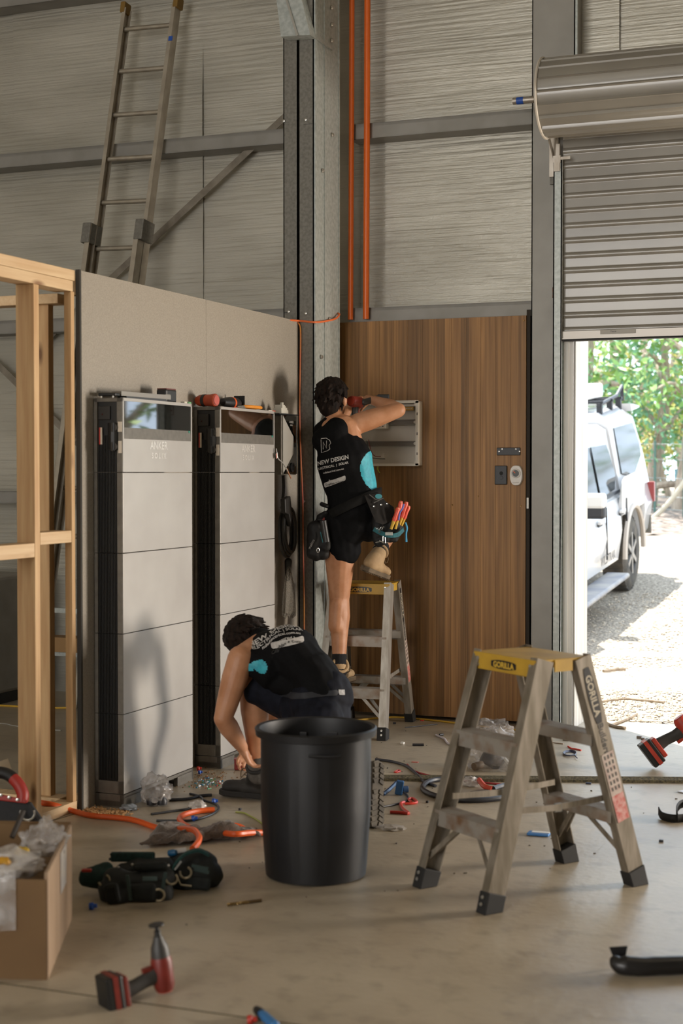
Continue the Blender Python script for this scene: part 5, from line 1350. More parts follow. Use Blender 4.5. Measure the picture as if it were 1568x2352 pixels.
solo(MB().tube([inb(.36, .8, .30), inb(.30, .9, .375)], .009, 8), 'rod', M('rod_dark', '2a2119', rough=.6), 'short dark rod poking out of the cardboard box', 'rod')
for i, (u_, v_, c_, lab) in enumerate(((.22, .42, 'c9a52c', 'yellow scrap beside the plastic in the cardboard box'), (.45, .3, '5d6a2f', 'olive green scrap among the plastic in the cardboard box'), (.74, .12, 'd0a04a', 'amber scrap at the front of the cardboard box'), (.3, .22, 'b8861c', 'mustard scrap along the box edge'))):
    solo(crumple(inb(u_, v_, .315), (.022, .016, .012), 5 + i, .5, 14, 8), 'scrap', M('scrap_%d' % i, c_, rough=.6), lab, 'scrap', smooth=True)
# clear sleeve hanging over the front
m = MB(); rows = []
for j in range(10):
    z = Hh + .01 - .16 * j / 9; rows.append([F0 + e1 * (.09 + .36 * i / 14) - e2 * (.012 + .006 * mnoise.noise(V(i * .6, j * .7, 1))) + V(0, 0, z + .035 * (i / 14) * (j / 9) * 0 + (-.03 * (1 - abs(i - 4) / 10) if j == 9 else 0)) for i in range(15)])
m.grid(rows); solo(m, 'plastic_sleeve', cl, 'clear plastic sleeve hanging over the front of the cardboard box', 'plastic sleeve', smooth=True)
lb_ = F0 + e2 * .40 - V(e2.y, -e2.x, 0) * 0
nr = V(e2.y, -e2.x, 0)
m = MB(); m.prism([(.30, .17), (.44, .17), (.46, .30), (.30, .30)], F0 + nr * .006, e2, (0, 0, 1), nr * .001); m.build('shipping_label', M('ship_label', 'aaa8a8', 'bdb6ac', rough=.4, scale=20), cb)

# tool bag behind the box
tgm = M('bag_black', '181718', '101011', rough=.75, scale=60)
tg = thing('tool_bag', 'black open tool bag with red handle behind the cardboard box', 'bag', FL(30, 1960))
D_t = FL(40, 1950).y / .95; 
DT = (FL(60, 1965) - C0).dot(CF)
def T(x, y, dd=0): return DP(x, y, DT + dd)
mb = MB(); gx = [T(-130, 1965), T(104, 1962)]
ring0 = []
def slab_(pts, d0, d1): 
    a = [T(x, y, d0) for x, y in pts]; b = [T(x, y, d1) for x, y in pts]; n = len(a)
    return MB().add(a + b, [list(range(n)), list(range(n, 2 * n))[::-1]] + [(i, (i + 1) % n, n + (i + 1) % n, n + i) for i in range(n)])
slab_([(-140, 1985), (108, 1985), (108, 1925), (98, 1880), (72, 1842), (52, 1838), (-140, 1798)], -.02, .10).build('body', tgm, tg, bevel=.02)
slab_([(-140, 1822), (60, 1846), (64, 1838), (-140, 1792)], -.03, .02).build('red_rim', M('bag_red', '8c2219', rough=.5), tg, bevel=.004)
slab_([(20, 1975), (100, 1980), (106, 1925), (100, 1905), (88, 1908)], -.034, .0).build('red_panel', M('bag_crimson', '8a1626', '4d0f18', rough=.6, scale=30), tg, bevel=.004)
hl = spline([T(-60, 1795, .1), T(-40, 1775, .08), T(10, 1776, .05), T(38, 1796, .02), T(52, 1822, 0), T(50, 1842, -.01)], 6)
MB().tube(hl[:17], .024, 10).build('handle', black, tg, smooth=True); MB().tube(hl[16:], .024, 10).build('handle_end', M('bag_red', '8c2219'), tg, smooth=True)
for x in (2, 21, 40): MB().lathe([(.007, 0), (.006, .004), (0, .005)], T(x, 1826 + (x - 2) * .28, -.036), -CF, 8).build('rivet', screwm, tg)
rg = MB().tube(arc(T(63, 1867, -.05), .028, -.4, math.pi + .4, 14, -CR, -CU), .0045, 6).tube([T(64, 1884, -.05), T(70, 1903, -.05)], .006, 6).tube(spline([T(74, 1905, -.05), T(84, 1898, -.05), (T(92, 1903, -.05)), T(90, 1912, -.05)]), .004, 6).tube(spline([T(66, 1903, -.05), T(58, 1906, -.05), T(52, 1914, -.05), T(58, 1920, -.05)]), .004, 6)
rg.build('steel_clip', silver, tg, smooth=True)
m = MB().tube([T(62, 1935, -.045), T(96, 1921, -.045), T(102, 1938, -.045)], .004, 6).build('wire_loop', screwm, tg)
for x, c_ in ((10, '8e3022'), (40, '7a1f16')): MB().bb(T(x, 1955, -.04), T(x + 10, 1918, -.036)).build('tool_handle', M('th_%s' % c_, c_, rough=.6), tg)
m = slab_([(-4, 1778), (28, 1770), (18, 1742), (-4, 1750)], .35, .36); solo(m, 'paper_card', M('card_cream', 'c9bfa9', rough=.7), 'cream card standing behind the red-handled tool bag', 'card')

# tool pouches on the floor
pd = thing('floor_tool_belt', 'black and green tool belt with two pouches lying on the floor beyond the box', 'tool belt', FL(330, 2060))
DPp = (FL(320, 2075) - C0).dot(CF); 
def Q(x, y, dd=0): return DP(x, y, DPp + dd)
pouchm = M('pouch_green_black', '17191a', '0f1412', rough=.7, scale=30)
a_ = MB(); a_.cap(Q(275, 2062, .06), .060, Q(365, 2052, .06), .056, side=CU, flat=.95); a_.cap(Q(262, 2020, .06), .045, Q(372, 2018, .08), .050, side=CF, flat=.8); a_.cap(Q(285, 2000, .18), .035, Q(380, 1995, .20), .045)
a_.cap(Q(255, 2040, .04), .04, Q(268, 2072, .03), .045)
def clipz(mb):
    for p in mb.v:
        if p.z < .004: p.z = .004
    return mb
m1 = clipz(remesh(a_, .007, 5, disp=fold(12, .012))); m1.build('pouch', pouchm, pd, smooth=True)
a_ = MB(); a_.cap(Q(425, 2030, .22), .060, Q(470, 2015, .22), .058, side=CU, flat=.9); a_.cap(Q(415, 1985, .25), .05, Q(470, 1985, .26), .045); a_.cap(Q(478, 2022, .22), .04, Q(485, 2010, .24), .042)
m2 = clipz(remesh(a_, .007, 5, disp=fold(12, .012))); m2.build('pouch', pouchm, pd, smooth=True)
a_ = MB(); a_.cap(Q(192, 2010, .10), .022, Q(245, 2000, .12), .035, side=CU, flat=.6); a_.cap(Q(195, 2018, .10), .03, Q(240, 2020, .10), .04, side=CU, flat=.6)
clipz(remesh(a_, .007, 4)).build('strap_end', M('strap_green', '123430', '0e2622', rough=.8, scale=60), pd, smooth=True)
MB().box(Q(199, 1999, .06), (.035, .02, .010), Matrix((CR, CF, CU)).transposed()).build('red_clip', M('clip_red', 'a52a20', rough=.4), pd, bevel=.003)
bk_ = MB().box(Q(305, 1968, .20), (.16, .02, .035), Matrix((CR, CF, CU)).transposed()); bk_.build('webbing', M('strap_green', '123430'), pd, bevel=.006)
bk_ = MB().box(Q(262, 1962, .20), (.028, .012, .006), Matrix((CR, CF, CU)).transposed()).box(Q(260, 1973, .20), (.03, .012, .008), Matrix((CR, CF, CU)).transposed()).box(Q(275, 1966, .20), (.006, .012, .03), Matrix((CR, CF, CU)).transposed()); bk_.build('buckle', black, pd)
for (x, y, dd, w_, h_, a_) in ((325, 2050, -.055, .10, .06, .05), (258, 2052, -.02, .05, .07, .2), (455, 2028, .13, .09, .05, -.1), (345, 1990, .06, .12, .03, .05)):
    MB().box(Q(x, y, dd), (w_, .03, h_), Matrix((CR * math.cos(a_) + CU * math.sin(a_), CF, CU * math.cos(a_) - CR * math.sin(a_))).transposed()).build('pocket', M('pocket_black', '141615', '1d211f', rough=.75, scale=50, spec=.3), pd, bevel=.012)
for (x0, y0, x1, y1, dd) in ((292, 2010, 300, 2068, -.075), (380, 2004, 372, 2050, -.02), (440, 1988, 478, 1996, .12), (445, 1996, 480, 2004, .12)):
    MB().bar(Q(x0, y0, dd), Q(x1, y1, dd), .012, .006, up=CF).build('webbing', M('webbing_dim', '2a3a37', rough=.8, scale=60), pd)
rim = spline([Q(394, 2010, .10), Q(402, 1985, .12), Q(425, 1962, .16), Q(455, 1953, .2), Q(478, 1962, .22)], 6); m = MB()
for i in range(len(rim) - 1): m.bar(rim[i], rim[i + 1] + (rim[i + 1] - rim[i]) * .12, .008, .03, up=CF)
m.build('green_band', M('band_teal', '1b4745', '163a38', rough=.8, scale=80), pd)
MB().bar(Q(401, 1998, .09), Q(416, 1978, .10), .006, .02, up=CF).build('pale_buckle', M('pale_print', '8f8f8c', rough=.5), pd)
for (x, y, dd, a0, a1) in ((426, 2004, .12, -1.2, 1.8), (364, 2056, -.035, -2.6, .4), (239, 2022, .04, -1.2, 1.2), (394, 2018, .06, -.8, 1.4)):
    MB().tube(arc(Q(x, y, dd - .02), .020, a0, a1 + 1.6, 16, CR, -CU), .0042, 6).build('ring', M('dull_brass', '9a8f78', rough=.35, metal=.6), pd, smooth=True)
MB().tube([Q(408, 2018, .10), Q(415, 2032, .10), Q(440, 2035, .10)], .0035, 6).build('wire_hook', M('dull_brass', '9a8f78'), pd)
for x, y in ((272, 1992), (304, 1986), (269, 2060), (387, 1988)): MB().ell(Q(x, y, -.005 if y > 2050 else .06), (.005, .004, .005)).build('stud', screwm, pd)
m = MB().box(Q(344, 2018, -.01), (.05, .004, .014), Matrix((CR, CF, CU)).transposed()); m.build('print_patch', M('pale_print2', '4d5f5c', rough=.6), pd)
MB().lathe([(0, 0), (.012, 0), (.013, .02), (.009, .03), (0, .03)], Q(388, 1960, .24), (1, 0, .2), 12).build('blue_bottle_top', M('cap_blue', '1e5c86', rough=.4), pd, smooth=True)
MB().tube([Q(398, 1958, .25), Q(428, 1953, .26)], .012, 10).build('white_marker', M('marker_white', 'b7b2ae', rough=.4), pd, smooth=True)

# towel
tw = MB(); rows = []
def towel_edge(i): return None
NX, NY = 44, 18
L0, L1 = FL(345, 1935), FL(592, 1925)
for j in range(NY + 1):
    r = []
    for i in range(NX + 1):
        u_ = i / NX; v_ = j / NY; base = L0.lerp(L1, u_); wv = .17 + .05 * math.sin(u_ * 5)
        p = base + V(-.05, 1, 0).normalized() * ((v_ - .45) * wv * 1.3 * (1 - .45 * u_)) + V(.02 * math.sin(v_ * 7), 0, 0)
        z = .012 + .070 * max(0, mnoise.noise(V(u_ * 4.2, v_ * 1.6, 4.2)) + .5) * math.sin(math.pi * min(1, max(0, v_))) ** .5 * math.sin(math.pi * min(1, u_ * 1.02)) ** .4
        r.append(V(p.x, p.y, z + .012 * mnoise.noise(V(u_ * 18, v_ * 8, 1)) + .006))
    rows.append(r)
tw.grid(rows); solo(tw, 'towel', M('towel_brown', '5a4b3f', '463a31', rough=.95, scale=70, bump=.003, bscale=160, sheen=.3), 'crumpled brown towel lying over the orange conduits on the floor', 'towel', smooth=True, solid=.008)

def ftube(name, pix, r, mat, label, cat, group=None, k=6, zs=None, n=8):
    pts = []
    for i, (x, y) in enumerate(pix):
        z = r if zs is None else zs[i] + r
        p = FL(x, y, z); pts.append(V(p.x, p.y, z))
    return solo(MB().tube(spline(pts, k), r, n), name, mat, label, cat, group, smooth=True)
condf = M('conduit_floor', 'd2571f', rough=.4)
ftube('floor_conduit', [(88, 1843), (120, 1848), (165, 1862), (210, 1873), (300, 1882), (360, 1901), (400, 1904), (440, 1905), (455, 1918), (456, 1932), (442, 1950)], .0125, condf, 'long orange conduit running from the stud wall to the towel', 'conduit', 'orange conduits on the floor', zs=[.045, .04, 0, 0, 0, 0, .02, .06, .065, .06, .05])
ftube('floor_conduit', [(492, 1860), (455, 1863), (420, 1872), (413, 1884), (430, 1898), (470, 1908), (505, 1912), (540, 1916), (575, 1913), (612, 1913)], .0125, condf, 'orange conduit curling back on itself behind the towel', 'conduit', 'orange conduits on the floor', zs=[0, 0, 0, 0, 0, 0, .02, .03, .02, 0])
ftube('floor_conduit', [(530, 1895), (550, 1899), (568, 1910)], .012, condf, 'short offcut of orange conduit beside the bin', 'conduit', 'orange conduits on the floor', zs=[.03, .02, .0])
cabf = M('floor_cable', '232327', rough=.45)
ftube('floor_cable', [(388, 1837), (430, 1835), (460, 1828), (486, 1826)], .007, cabf, 'straight black cable offcut at the foot of the nearer tower', 'cable')
ftube('floor_cable', [(347, 1870), (390, 1864), (437, 1856), (465, 1838), (455, 1828), (436, 1823)], .0055, cabf, 'black cable offcut bending round behind the clear bag', 'cable')
ftube('floor_cable', [(359, 1885), (400, 1885), (440, 1884), (480, 1873), (500, 1860), (497, 1848), (468, 1838)], .0055, cabf, 'black cable curving under the orange conduit', 'cable')
ftube('floor_cable', [(862, 1744), (900, 1749), (935, 1760), (960, 1782), (972, 1794), (1000, 1805)], .007, M('cable_slate', '3c3f48', rough=.45), 'slate grey cable running over the floor joint strip', 'cable')
ftube('floor_cable', [(1085, 1788), (1020, 1789), (985, 1795), (970, 1808), (985, 1822), (1030, 1834), (1090, 1838), (1150, 1833), (1172, 1826)], .0125, M('cable_dark', '2b2c31', rough=.4), 'thick dark cable bent in a loop beyond the empty step ladder', 'cable')
ftube('red_wire', [(935, 1756), (950, 1770), (985, 1781), (1030, 1789), (1080, 1795), (1150, 1801), (1180, 1803)], .0045, M('wire_crimson', 'a52a33', rough=.4), 'long thin red wire crossing the floor joint strip', 'wire')
ftube('floor_cable', [(880, 1853), (905, 1848), (928, 1842), (937, 1832), (930, 1822), (922, 1818)], .0045, cabf, 'thin black cable beside the blue clamp', 'cable')
ftube('floor_cable', [(930, 1671), (960, 1668), (1004, 1663)], .0035, cabf, 'thin straight black cable offcut near the timber board', 'cable')
ftube('floor_cable', [(826, 1682), (845, 1680), (872, 1672)], .0065, cabf, 'black cable end beside the foot of the climbed step ladder', 'cable')
ftube('floor_cable', [(800, 1688), (815, 1678), (812, 1668), (797, 1662)], .004, M('cable_pale', '8d9299', rough=.5), 'pale grey cable curling behind the crouching person', 'cable')
ftube('yellow_cable', [(780, 1657), (800, 1656), (830, 1653), (870, 1649), (925, 1648), (1060, 1662), (1130, 1672), (1208, 1678)], .0055, M('cable_yellow', 'c39a2f', rough=.5), 'yellow cable running along the foot of the timber board', 'cable')
ftube('white_wire', [(1001, 1688), (1020, 1697), (1028, 1707), (1050, 1713), (1075, 1713)], .0055, M('wire_white', 'cfc8cf', rough=.4), 'white cable bent on the floor beyond the empty step ladder', 'wire')
ftube('green_wire', [(541, 1865), (560, 1867), (572, 1873), (590, 1883), (606, 1895)], .0035, M('wire_lime', '9aa050', rough=.5), 'yellow-green wire on the floor behind the bin', 'wire')
ftube('cable_offcut', [(947, 1710.5), (973, 1710.5)], .007, cabf, 'short thick black cable offcut lying alone on the floor', 'offcut')
ftube('cable_offcut', [(1009, 1688), (1017, 1687)], .007, cabf, 'tiny black cable offcut touching the white cable', 'offcut')
ftube('cable_offcut', [(902, 1661), (909, 1661)], .006, cabf, 'tiny black offcut near the climbed step ladder', 'offcut')
ftube('red_cable_collar', [(836, 1681), (843, 1680)], .0078, red, 'red band around the cable end by the ladder foot', 'cable band')
# cable tie bundles
def tie(name, pix, label, mat, r=.0035): ftube(name, pix, r, mat, label, 'cable tie', k=5, n=6)
rt = M('tie_red', 'c2382a', rough=.4)
tie('cable_tie', [(896, 1865), (915, 1866), (938, 1868), (925, 1858), (920, 1846), (928, 1842)], 'red cable tie zigzagging beside the blue clamp', rt, .007)
tie('cable_tie', [(930, 1846), (948, 1845), (957, 1842), (948, 1834), (938, 1836), (944, 1842)], 'red cable tie loop beside the thin black cable', rt, .006)
tie('cable_tie', [(906, 1773), (914, 1769), (919, 1771), (910, 1774), (905, 1773)], 'small red loop on the floor beyond the joint strip', rt, .004)
tie('cable_tie', [(1304, 1714), (1312, 1719), (1320, 1720), (1334, 1723)], 'small red cable tie near the roller doorway', rt, .0045)
ring_pts = []
for k in range(4):
    for q in range(9):
        a = 2 * math.pi * q / 8; ring_pts.append((1308 + (13 + k) * math.cos(a) * .95, 1731 + (4.0 + .8 * k) * math.sin(a) - k * .6))
ring_pts += [(1320, 1735), (1325, 1741)]
ftube('wire_coil', ring_pts, .0028, M('wire_navy', '22263f', rough=.4), 'small coil of dark blue wire near the roller doorway', 'wire coil', k=2, zs=[.002 * (i // 9) for i in range(len(ring_pts))])
# small countable bits
def bit(name, px, py, size, mat, label, cat='offcut', group=None, rz=0.):
    p = FL(px, py); m = MB().box(V(p.x, p.y, size[2] / 2), size, rotz(rz)); return solo(m, name, mat, label, cat, group, bevel=min(size) * .2)
capb = M('cap_bright_blue', '1d4fae', rough=.4)
def capm(px, py, label, mat=capb, s=1.):
    p = FL(px, py); solo(MB().lathe([(0, 0), (.012 * s, 0), (.013 * s, .012 * s), (.008 * s, .016 * s), (.007 * s, .026 * s), (0, .026 * s)], V(p.x, p.y, .011 * s), (1, .4, .1), 12), 'twist_connector', mat, label, 'cap', smooth=True)
capm(205, 2089, 'blue plastic cap alone on the floor beside the tool belt'); capm(440, 1886, 'blue plastic cap under the curling orange conduit'); capm(487, 1846, 'blue plastic cap near the boot of the crouching person')
capm(546, 1749, 'blue plastic cap against the foot of the farther tower', s=.8); capm(563, 1747, 'blue plastic cap by the crouching person\'s hand', s=.8); capm(455, 1778, 'blue plastic cap between the two towers', s=.8)
capm(452, 1770, 'red plastic cap between the two towers', red, .9)
bit('cable_stub', 551, 1861, (.012, .012, .010), cabf, 'tiny black stub beyond the bin'); bit('cable_stub', 981, 1844, (.012, .012, .010), cabf, 'tiny black stub on the floor before the thick cable loop')
bit('cable_stub', 1518, 1934, (.018, .012, .010), cabf, 'tiny black stub beyond the empty ladder\'s foot'); bit('cable_stub', 1351, 1801, (.026, .010, .008), M('stub_navy', '1c2140'), 'dark blue stub lying against the joint strip')
bit('metal_washer', 1300, 1701, (.035, .028, .016), galv_dark, 'dull metal fitting near the roller doorway', 'fitting'); bit('wood_offcut', 1272, 1707, (.12, .008, .006), M('tan_strip', '9c8b78'), 'thin tan strip near the roller doorway', 'offcut', rz=-.3)
bit('gravel_pebble', 1468, 1696, (.03, .02, .015), M('pebble', '6f655b'), 'dark pebble on the sunlit slab edge', 'pebble'); bit('gravel_pebble', 1476, 1699, (.02, .02, .012), M('pebble', '6f655b'), 'smaller dark pebble on the sunlit slab edge', 'pebble')
bit('red_scrap', 1103, 1692, (.0, .0, .0), red, 'x') if False else None
bit('red_scrap', 953, 1751, (.035, .02, .003), M('scrap_coral', 'c9786a'), 'flat coral scrap on the floor behind the red wire'); bit('red_scrap', 969, 1656, (.02, .012, .006), red, 'small red scrap by the climbed ladder\'s rear foot')
bit('white_scrap', 924, 1709, (.02, .02, .012), white, 'small white scrap on the floor near the lone black offcut'); bit('clear_scrap', 1180, 1690, (.0, .0, .0), white, 'x') if False else None
solo(crumple(FL(900, 1905) + V(0, 0, .008), (.055, .03, .010), 9.1, .5, 24, 10), 'plastic_scrap', cl2, 'flat clear plastic scrap beside the bin', 'plastic scrap', smooth=True)
solo(crumple(FL(1082, 1806) + V(0, 0, .02), (.04, .03, .022), 3.1, .5, 24, 10), 'plastic_scrap', cl2, 'crumpled clear plastic scrap inside the thick cable loop', 'plastic scrap', smooth=True)
solo(crumple(FL(455, 1861) + V(0, 0, .02), (.035, .03, .022), 6.1, .5, 24, 10), 'plastic_scrap', cl2, 'clear plastic scrap beside the end of the curling conduit', 'plastic scrap', smooth=True)
solo(crumple(FL(296, 1861) + V(0, 0, .012), (.035, .03, .014), 7.1, .4, 24, 10), 'plastic_scrap', M('film_blue', '7d848c', rough=.3), 'grey-blue plastic scrap at the corner of the nearer tower', 'plastic scrap', smooth=True)
cbg = thing('clear_bag', 'crumpled clear plastic bag at the foot of the nearer battery tower', 'plastic bag', FL(360, 1850))
crumple(FL(360, 1848) + V(0, 0, .062), (.066, .06, .070), 5.2, .42).build('bag', cl, cbg, smooth=True)
for px in (348, 372): MB().lathe([(0, 0), (.022, 0), (.024, .02), (.014, .035), (0, .036)], FL(px, 1852) + V(0, 0, .008), (0, 0, 1), 14).build('cable_gland', cabf, cbg, smooth=True)
# parts bag near the board
bg = thing('parts_bag', 'clear plastic bag of black parts on the floor beyond the empty step ladder', 'plastic bag', FL(1125, 1772))
crumple(FL(1128, 1768) + V(0, .03, .085), (.15, .10, .115), 8.6, .22, 48, 28).build('bag', cl, bg, smooth=True)
MB().box(FL(1130, 1765) + V(0, .02, .05), (.11, .07, .09), Matrix.Rotation(.5, 3, 'Y')).build('black_part', cabf, bg, bevel=.01); MB().tube([FL(1088, 1771) + V(0, 0, .022), FL(1106, 1768) + V(0, 0, .026)], .02, 12).build('part_tube', M('part_brown', '6b5a48', rough=.6), bg, smooth=True)
MB().tube([FL(1132, 1762) + V(-.02, -.04, .15), FL(1178, 1774) + V(0, -.02, .03)], .008, 8).build('white_rod', white, bg, smooth=True)
solo(crumple(FL(1128, 1690) + V(0, 0, .04), (.10, .06, .05), 31.3, .6, 40, 20), 'clear_film', cl, 'clear plastic film bunched against the foot of the timber board', 'plastic film', smooth=True)
# pliers, clamp, packet, drill bit, pen, straps
fp = thing('cable_cutters', 'orange-handled black cutters lying inside the thick cable loop', 'cutters', FL(1125, 1828))
MB().tube(spline([FL(1100, 1806) + V(0, 0, .03), FL(1112, 1818) + V(0, 0, .025), FL(1130, 1822) + V(0, 0, .02)]), .013, 8).build('handle', M('cutter_orange', 'c94a34', rough=.4), fp, smooth=True)
MB().tube(spline([FL(1132, 1822) + V(0, 0, .02), FL(1150, 1816) + V(0, 0, .02), FL(1178, 1810) + V(0, 0, .02)]), .014, 8).build('handle', black, fp, smooth=True)
MB().bar(FL(1082, 1828) + V(0, 0, .012), FL(1120, 1824) + V(0, 0, .014), .03, .016, up=(0, 0, 1)).build('jaw', M('jaw_dark', '3b3530', rough=.4, metal=.5), fp, bevel=.004)
bcp = thing('blue_clamp', 'blue plastic clamp standing on the floor beside the bin', 'clamp', FL(915, 1825))
MB().box(FL(917, 1826) + V(0, 0, .035), (.035, .03, .065), rotz(.3) @ Matrix.Rotation(.15, 3, 'Y')).build('body', M('clamp_blue', '22507e', rough=.4), bcp, bevel=.004)
MB().tube(spline([FL(880, 1828) + V(0, 0, .008), FL(895, 1822) + V(0, 0, .02), FL(910, 1812) + V(0, 0, .03)]), .009, 6).build('arm', M('clamp_navy', '1f3f66', rough=.4), bcp, smooth=True)
MB().box(FL(930, 1820) + V(0, 0, .015), (.03, .02, .028), rotz(.8)).build('foot', M('clamp_navy', '1f3f66'), bcp, bevel=.003)
pk = thing('blade_packet', 'blue and white flat packet under the empty step ladder', 'packet', FL(1240, 1915))
a, b_ = FL(1212, 1916), FL(1262, 1920); MB().bar(a + V(0, 0, .006), b_ + V(0, 0, .006), .055, .010, up=(0, 0, 1)).build('wrapper', M('packet_blue', '2a6cab', rough=.4), pk, bevel=.003)
MB().bar(a.lerp(b_, .18) + V(0, .005, .012), b_ + V(0, .005, .012), .022, .002, up=(0, 0, 1)).build('white_stripe', white, pk)
dbm = thing('drill_bit', 'bronze twist drill bit lying on the open floor before the bin', 'drill bit', FL(560, 2074))
a, b_ = FL(522, 2078, .006), FL(600, 2068, .006); d_ = b_ - a; L = d_.length; x_, y_, z_ = frame(d_)
m = MB()
for q in (0, math.pi):
    m.tube([a + z_ * (L * .62 * k / 30) + (x_ * math.cos(k * .75 + q) + y_ * math.sin(k * .75 + q)) * .0035 for k in range(31)], .003, 6)
m.build('flute', M('bronze', '7a6236', rough=.35, metal=.6), dbm, smooth=True)
MB().tube([a + z_ * L * .60, b_], .0058, 10).build('shank', M('bronze_dark', '4d3c22', rough=.4, metal=.5), dbm, smooth=True)
scw = thing('screwdriver', 'blue-handled tool with black tip at the very front edge of the floor', 'hand tool', FL(610, 2340))
a, b_ = FL(588, 2318, .014), FL(650, 2372, .014); dd = (b_ - a)
MB().lathe([(.0, 0), (.011, .002), (.014, .03), (.012, .04)], a, dd, 12).build('tip', black, scw, smooth=True); MB().lathe([(.011, .04), (.0135, .06), (.0135, .14), (.0, .15)], a, dd, 12).build('grip', M('grip_blue', '2f6ba0', rough=.4), scw, smooth=True)
capm(568, 2352, 'red plastic piece beside the blue-handled tool at the front', red)
def ribbon(name, pix, zs, w_, mat, label, cat='strap', thick=.004, up=(0, 0, 1)):
    pts = spline([FL(x, y, z) for (x, y), z in zip(pix, zs)], 6); m = MB()
    L_ = []; R__ = []
    for i, p in enumerate(pts):
        d = (pts[min(i + 1, len(pts) - 1)] - pts[max(i - 1, 0)]).normalized(); s_ = Vector(up[i] if isinstance(up, list) else up).normalized()
        L_.append(p - s_ * w_ / 2); R__.append(p + s_ * w_ / 2)
    m.grid([L_, R__]); return solo(m, name, mat, label, cat, smooth=True, solid=thick)
webm = M('web_black', '1c1c1b', '111110', rough=.7, scale=80)
ribbon('black_strap', [(1512, 1862), (1520, 1874), (1545, 1880), (1575, 1878), (1610, 1872), (1640, 1880)], [.03, .018, .018, .018, .02, .018], .035, webm, 'black webbing strap twisted on edge beyond the empty ladder')
ribbon('strap_loop', [(1556, 1880), (1553, 1862), (1562, 1848), (1580, 1846), (1590, 1862), (1584, 1878)], [.02, .04, .05, .05, .04, .02], .035, webm, 'loop of black webbing rising from the twisted strap')
bl = thing('black_roll', 'black plastic sheet roll lying at the near corner of the floor', 'roll', FL(1500, 2215))
pts = [FL(1412, 2196, .05), FL(1418, 2214, .03), FL(1460, 2222, .022), FL(1520, 2220, .022), FL(1590, 2218, .022), FL(1680, 2222, .022)]
a_ = MB(); q_ = spline(pts, 4)
a_.tube(q_, [.012 + .020 * min(1, i / 6) for i in range(len(q_))], 10); clipz(remesh(a_, .005, 3, disp=fold(12, .003))).build('roll', M('film_black', '1e1d1e', '151415', rough=.35), bl, smooth=True)
MB().prism([(-.012, 0), (.012, 0), (.03, .06), (-.03, .055)], FL(1425, 2222, .0) + V(0, -.01, .008), (.9, .3, 0), (-.1, 0, 1), V(.0, .006, 0)).build('torn_end', M('film_black', '1e1d1e'), bl, bevel=.002)
ws = FL(1555, 1820); solo(MB().prism([(0, 0), (.22, .05), (.24, .14), (-.01, .10)], V(ws.x, ws.y, .002), (.8, -.6, 0), (.6, .8, 0), (0, 0, .004)), 'white_sheet', M('sheet_white', 'c9cbd0', rough=.5), 'white sheet edge lying near the black webbing strap', 'sheet')
# power tools on the floor
tr_red = M('tool_red', '74241a', '641d14', rough=.45, scale=20)
imp = impact_driver('impact_driver', 'red and black impact driver lying on its side in the foreground', (0, 0, 0), (0, 0, 0), tr_red, 1.05, bit=False)
# lying on its side: battery to the left front, nose up at the right
pB, pM = FL(300, 2250, .04), FL(372, 2225, .052)
gz_ = (pM - pB); gz_ = V(gz_.x, gz_.y, gz_.z + .0).normalized()
nx = V(0, 0, 1) * .88 - gz_ * V(0, 0, .88).dot(gz_) + CF * .05; nx.normalize(); ny = gz_.cross(nx); ny.normalize(); nx = ny.cross(gz_).normalized()
imp.rotation_euler = Matrix((nx, ny, gz_)).transposed().to_euler(); imp.location = FL(372, 2224, .075) + V(0, 0, 0)
rd_ = M('tool_red_bright', 'b43a28', 'a03020', rough=.45, scale=20)
saw = impact_driver('cordless_drill', 'red cordless drill standing on its battery near the roller doorway', (0, 0, 0), (0, 0, 0), rd_, 1.35)
pB = FL(1500, 1768, .0); gdir = (CR * .80 + CU * .60).normalized()
xx = (CR * .6 - CU * .8 - CF * .1).normalized(); xx = (xx - gdir * xx.dot(gdir)).normalized(); yy = gdir.cross(xx)
saw.rotation_euler = Matrix((xx, yy, gdir)).transposed().to_euler(); saw.location = pB + gdir * .245 - xx * .03 + V(0, 0, .025)
rb = thing('red_box', 'small red plastic box on the floor by the crouching person\'s boot', 'box', FL(550, 1770))
MB().box(FL(552, 1768) + V(0, 0, .028), (.06, .05, .052), rotz(.4)).build('body', M('box_red', '7a221b', rough=.5), rb, bevel=.004)
MB().box(FL(552, 1768) + V(0, 0, .056), (.064, .054, .006), rotz(.4)).build('lid', M('box_red', '7a221b'), rb, bevel=.002)

# debris: sawdust and clippings
def litter(name, pix, n, sizes, mat, label, cat, seed, spread):
    rng = np.random.RandomState(seed); m = MB()
    for i in range(n):
        c = pix[rng.randint(len(pix))]; p = FL(c[0] + rng.normal() * spread[0], c[1] + rng.normal() * spread[1])
        s_ = rng.uniform(*sizes); m.box(V(p.x, p.y, s_ * .35), (s_ * rng.uniform(.6, 2.0), s_ * .7, s_ * .6), rotz(rng.uniform(0, 3)) @ Matrix.Rotation(rng.uniform(-.4, .4), 3, 'X'))
    o = m.build(name, mat, None); tag(o, label, cat, None, 'stuff')
litter('sawdust', [(215, 1862), (240, 1866), (270, 1868), (205, 1858)], 260, (.004, .010), M('sawdust', 'c29a6b', 'a37d52', rough=.9, scale=90), 'pale sawdust scattered along the foot of the nearer tower', 'sawdust', 1, (18, 3.5))
litter('brown_chips', [(470, 1775), (500, 1782), (520, 1790), (480, 1790), (450, 1800)], 150, (.003, .008), M('chips', '8d6b48', '6b5138', rough=.9, scale=90), 'brown chips scattered between the towers and the boot', 'chips', 2, (22, 8))
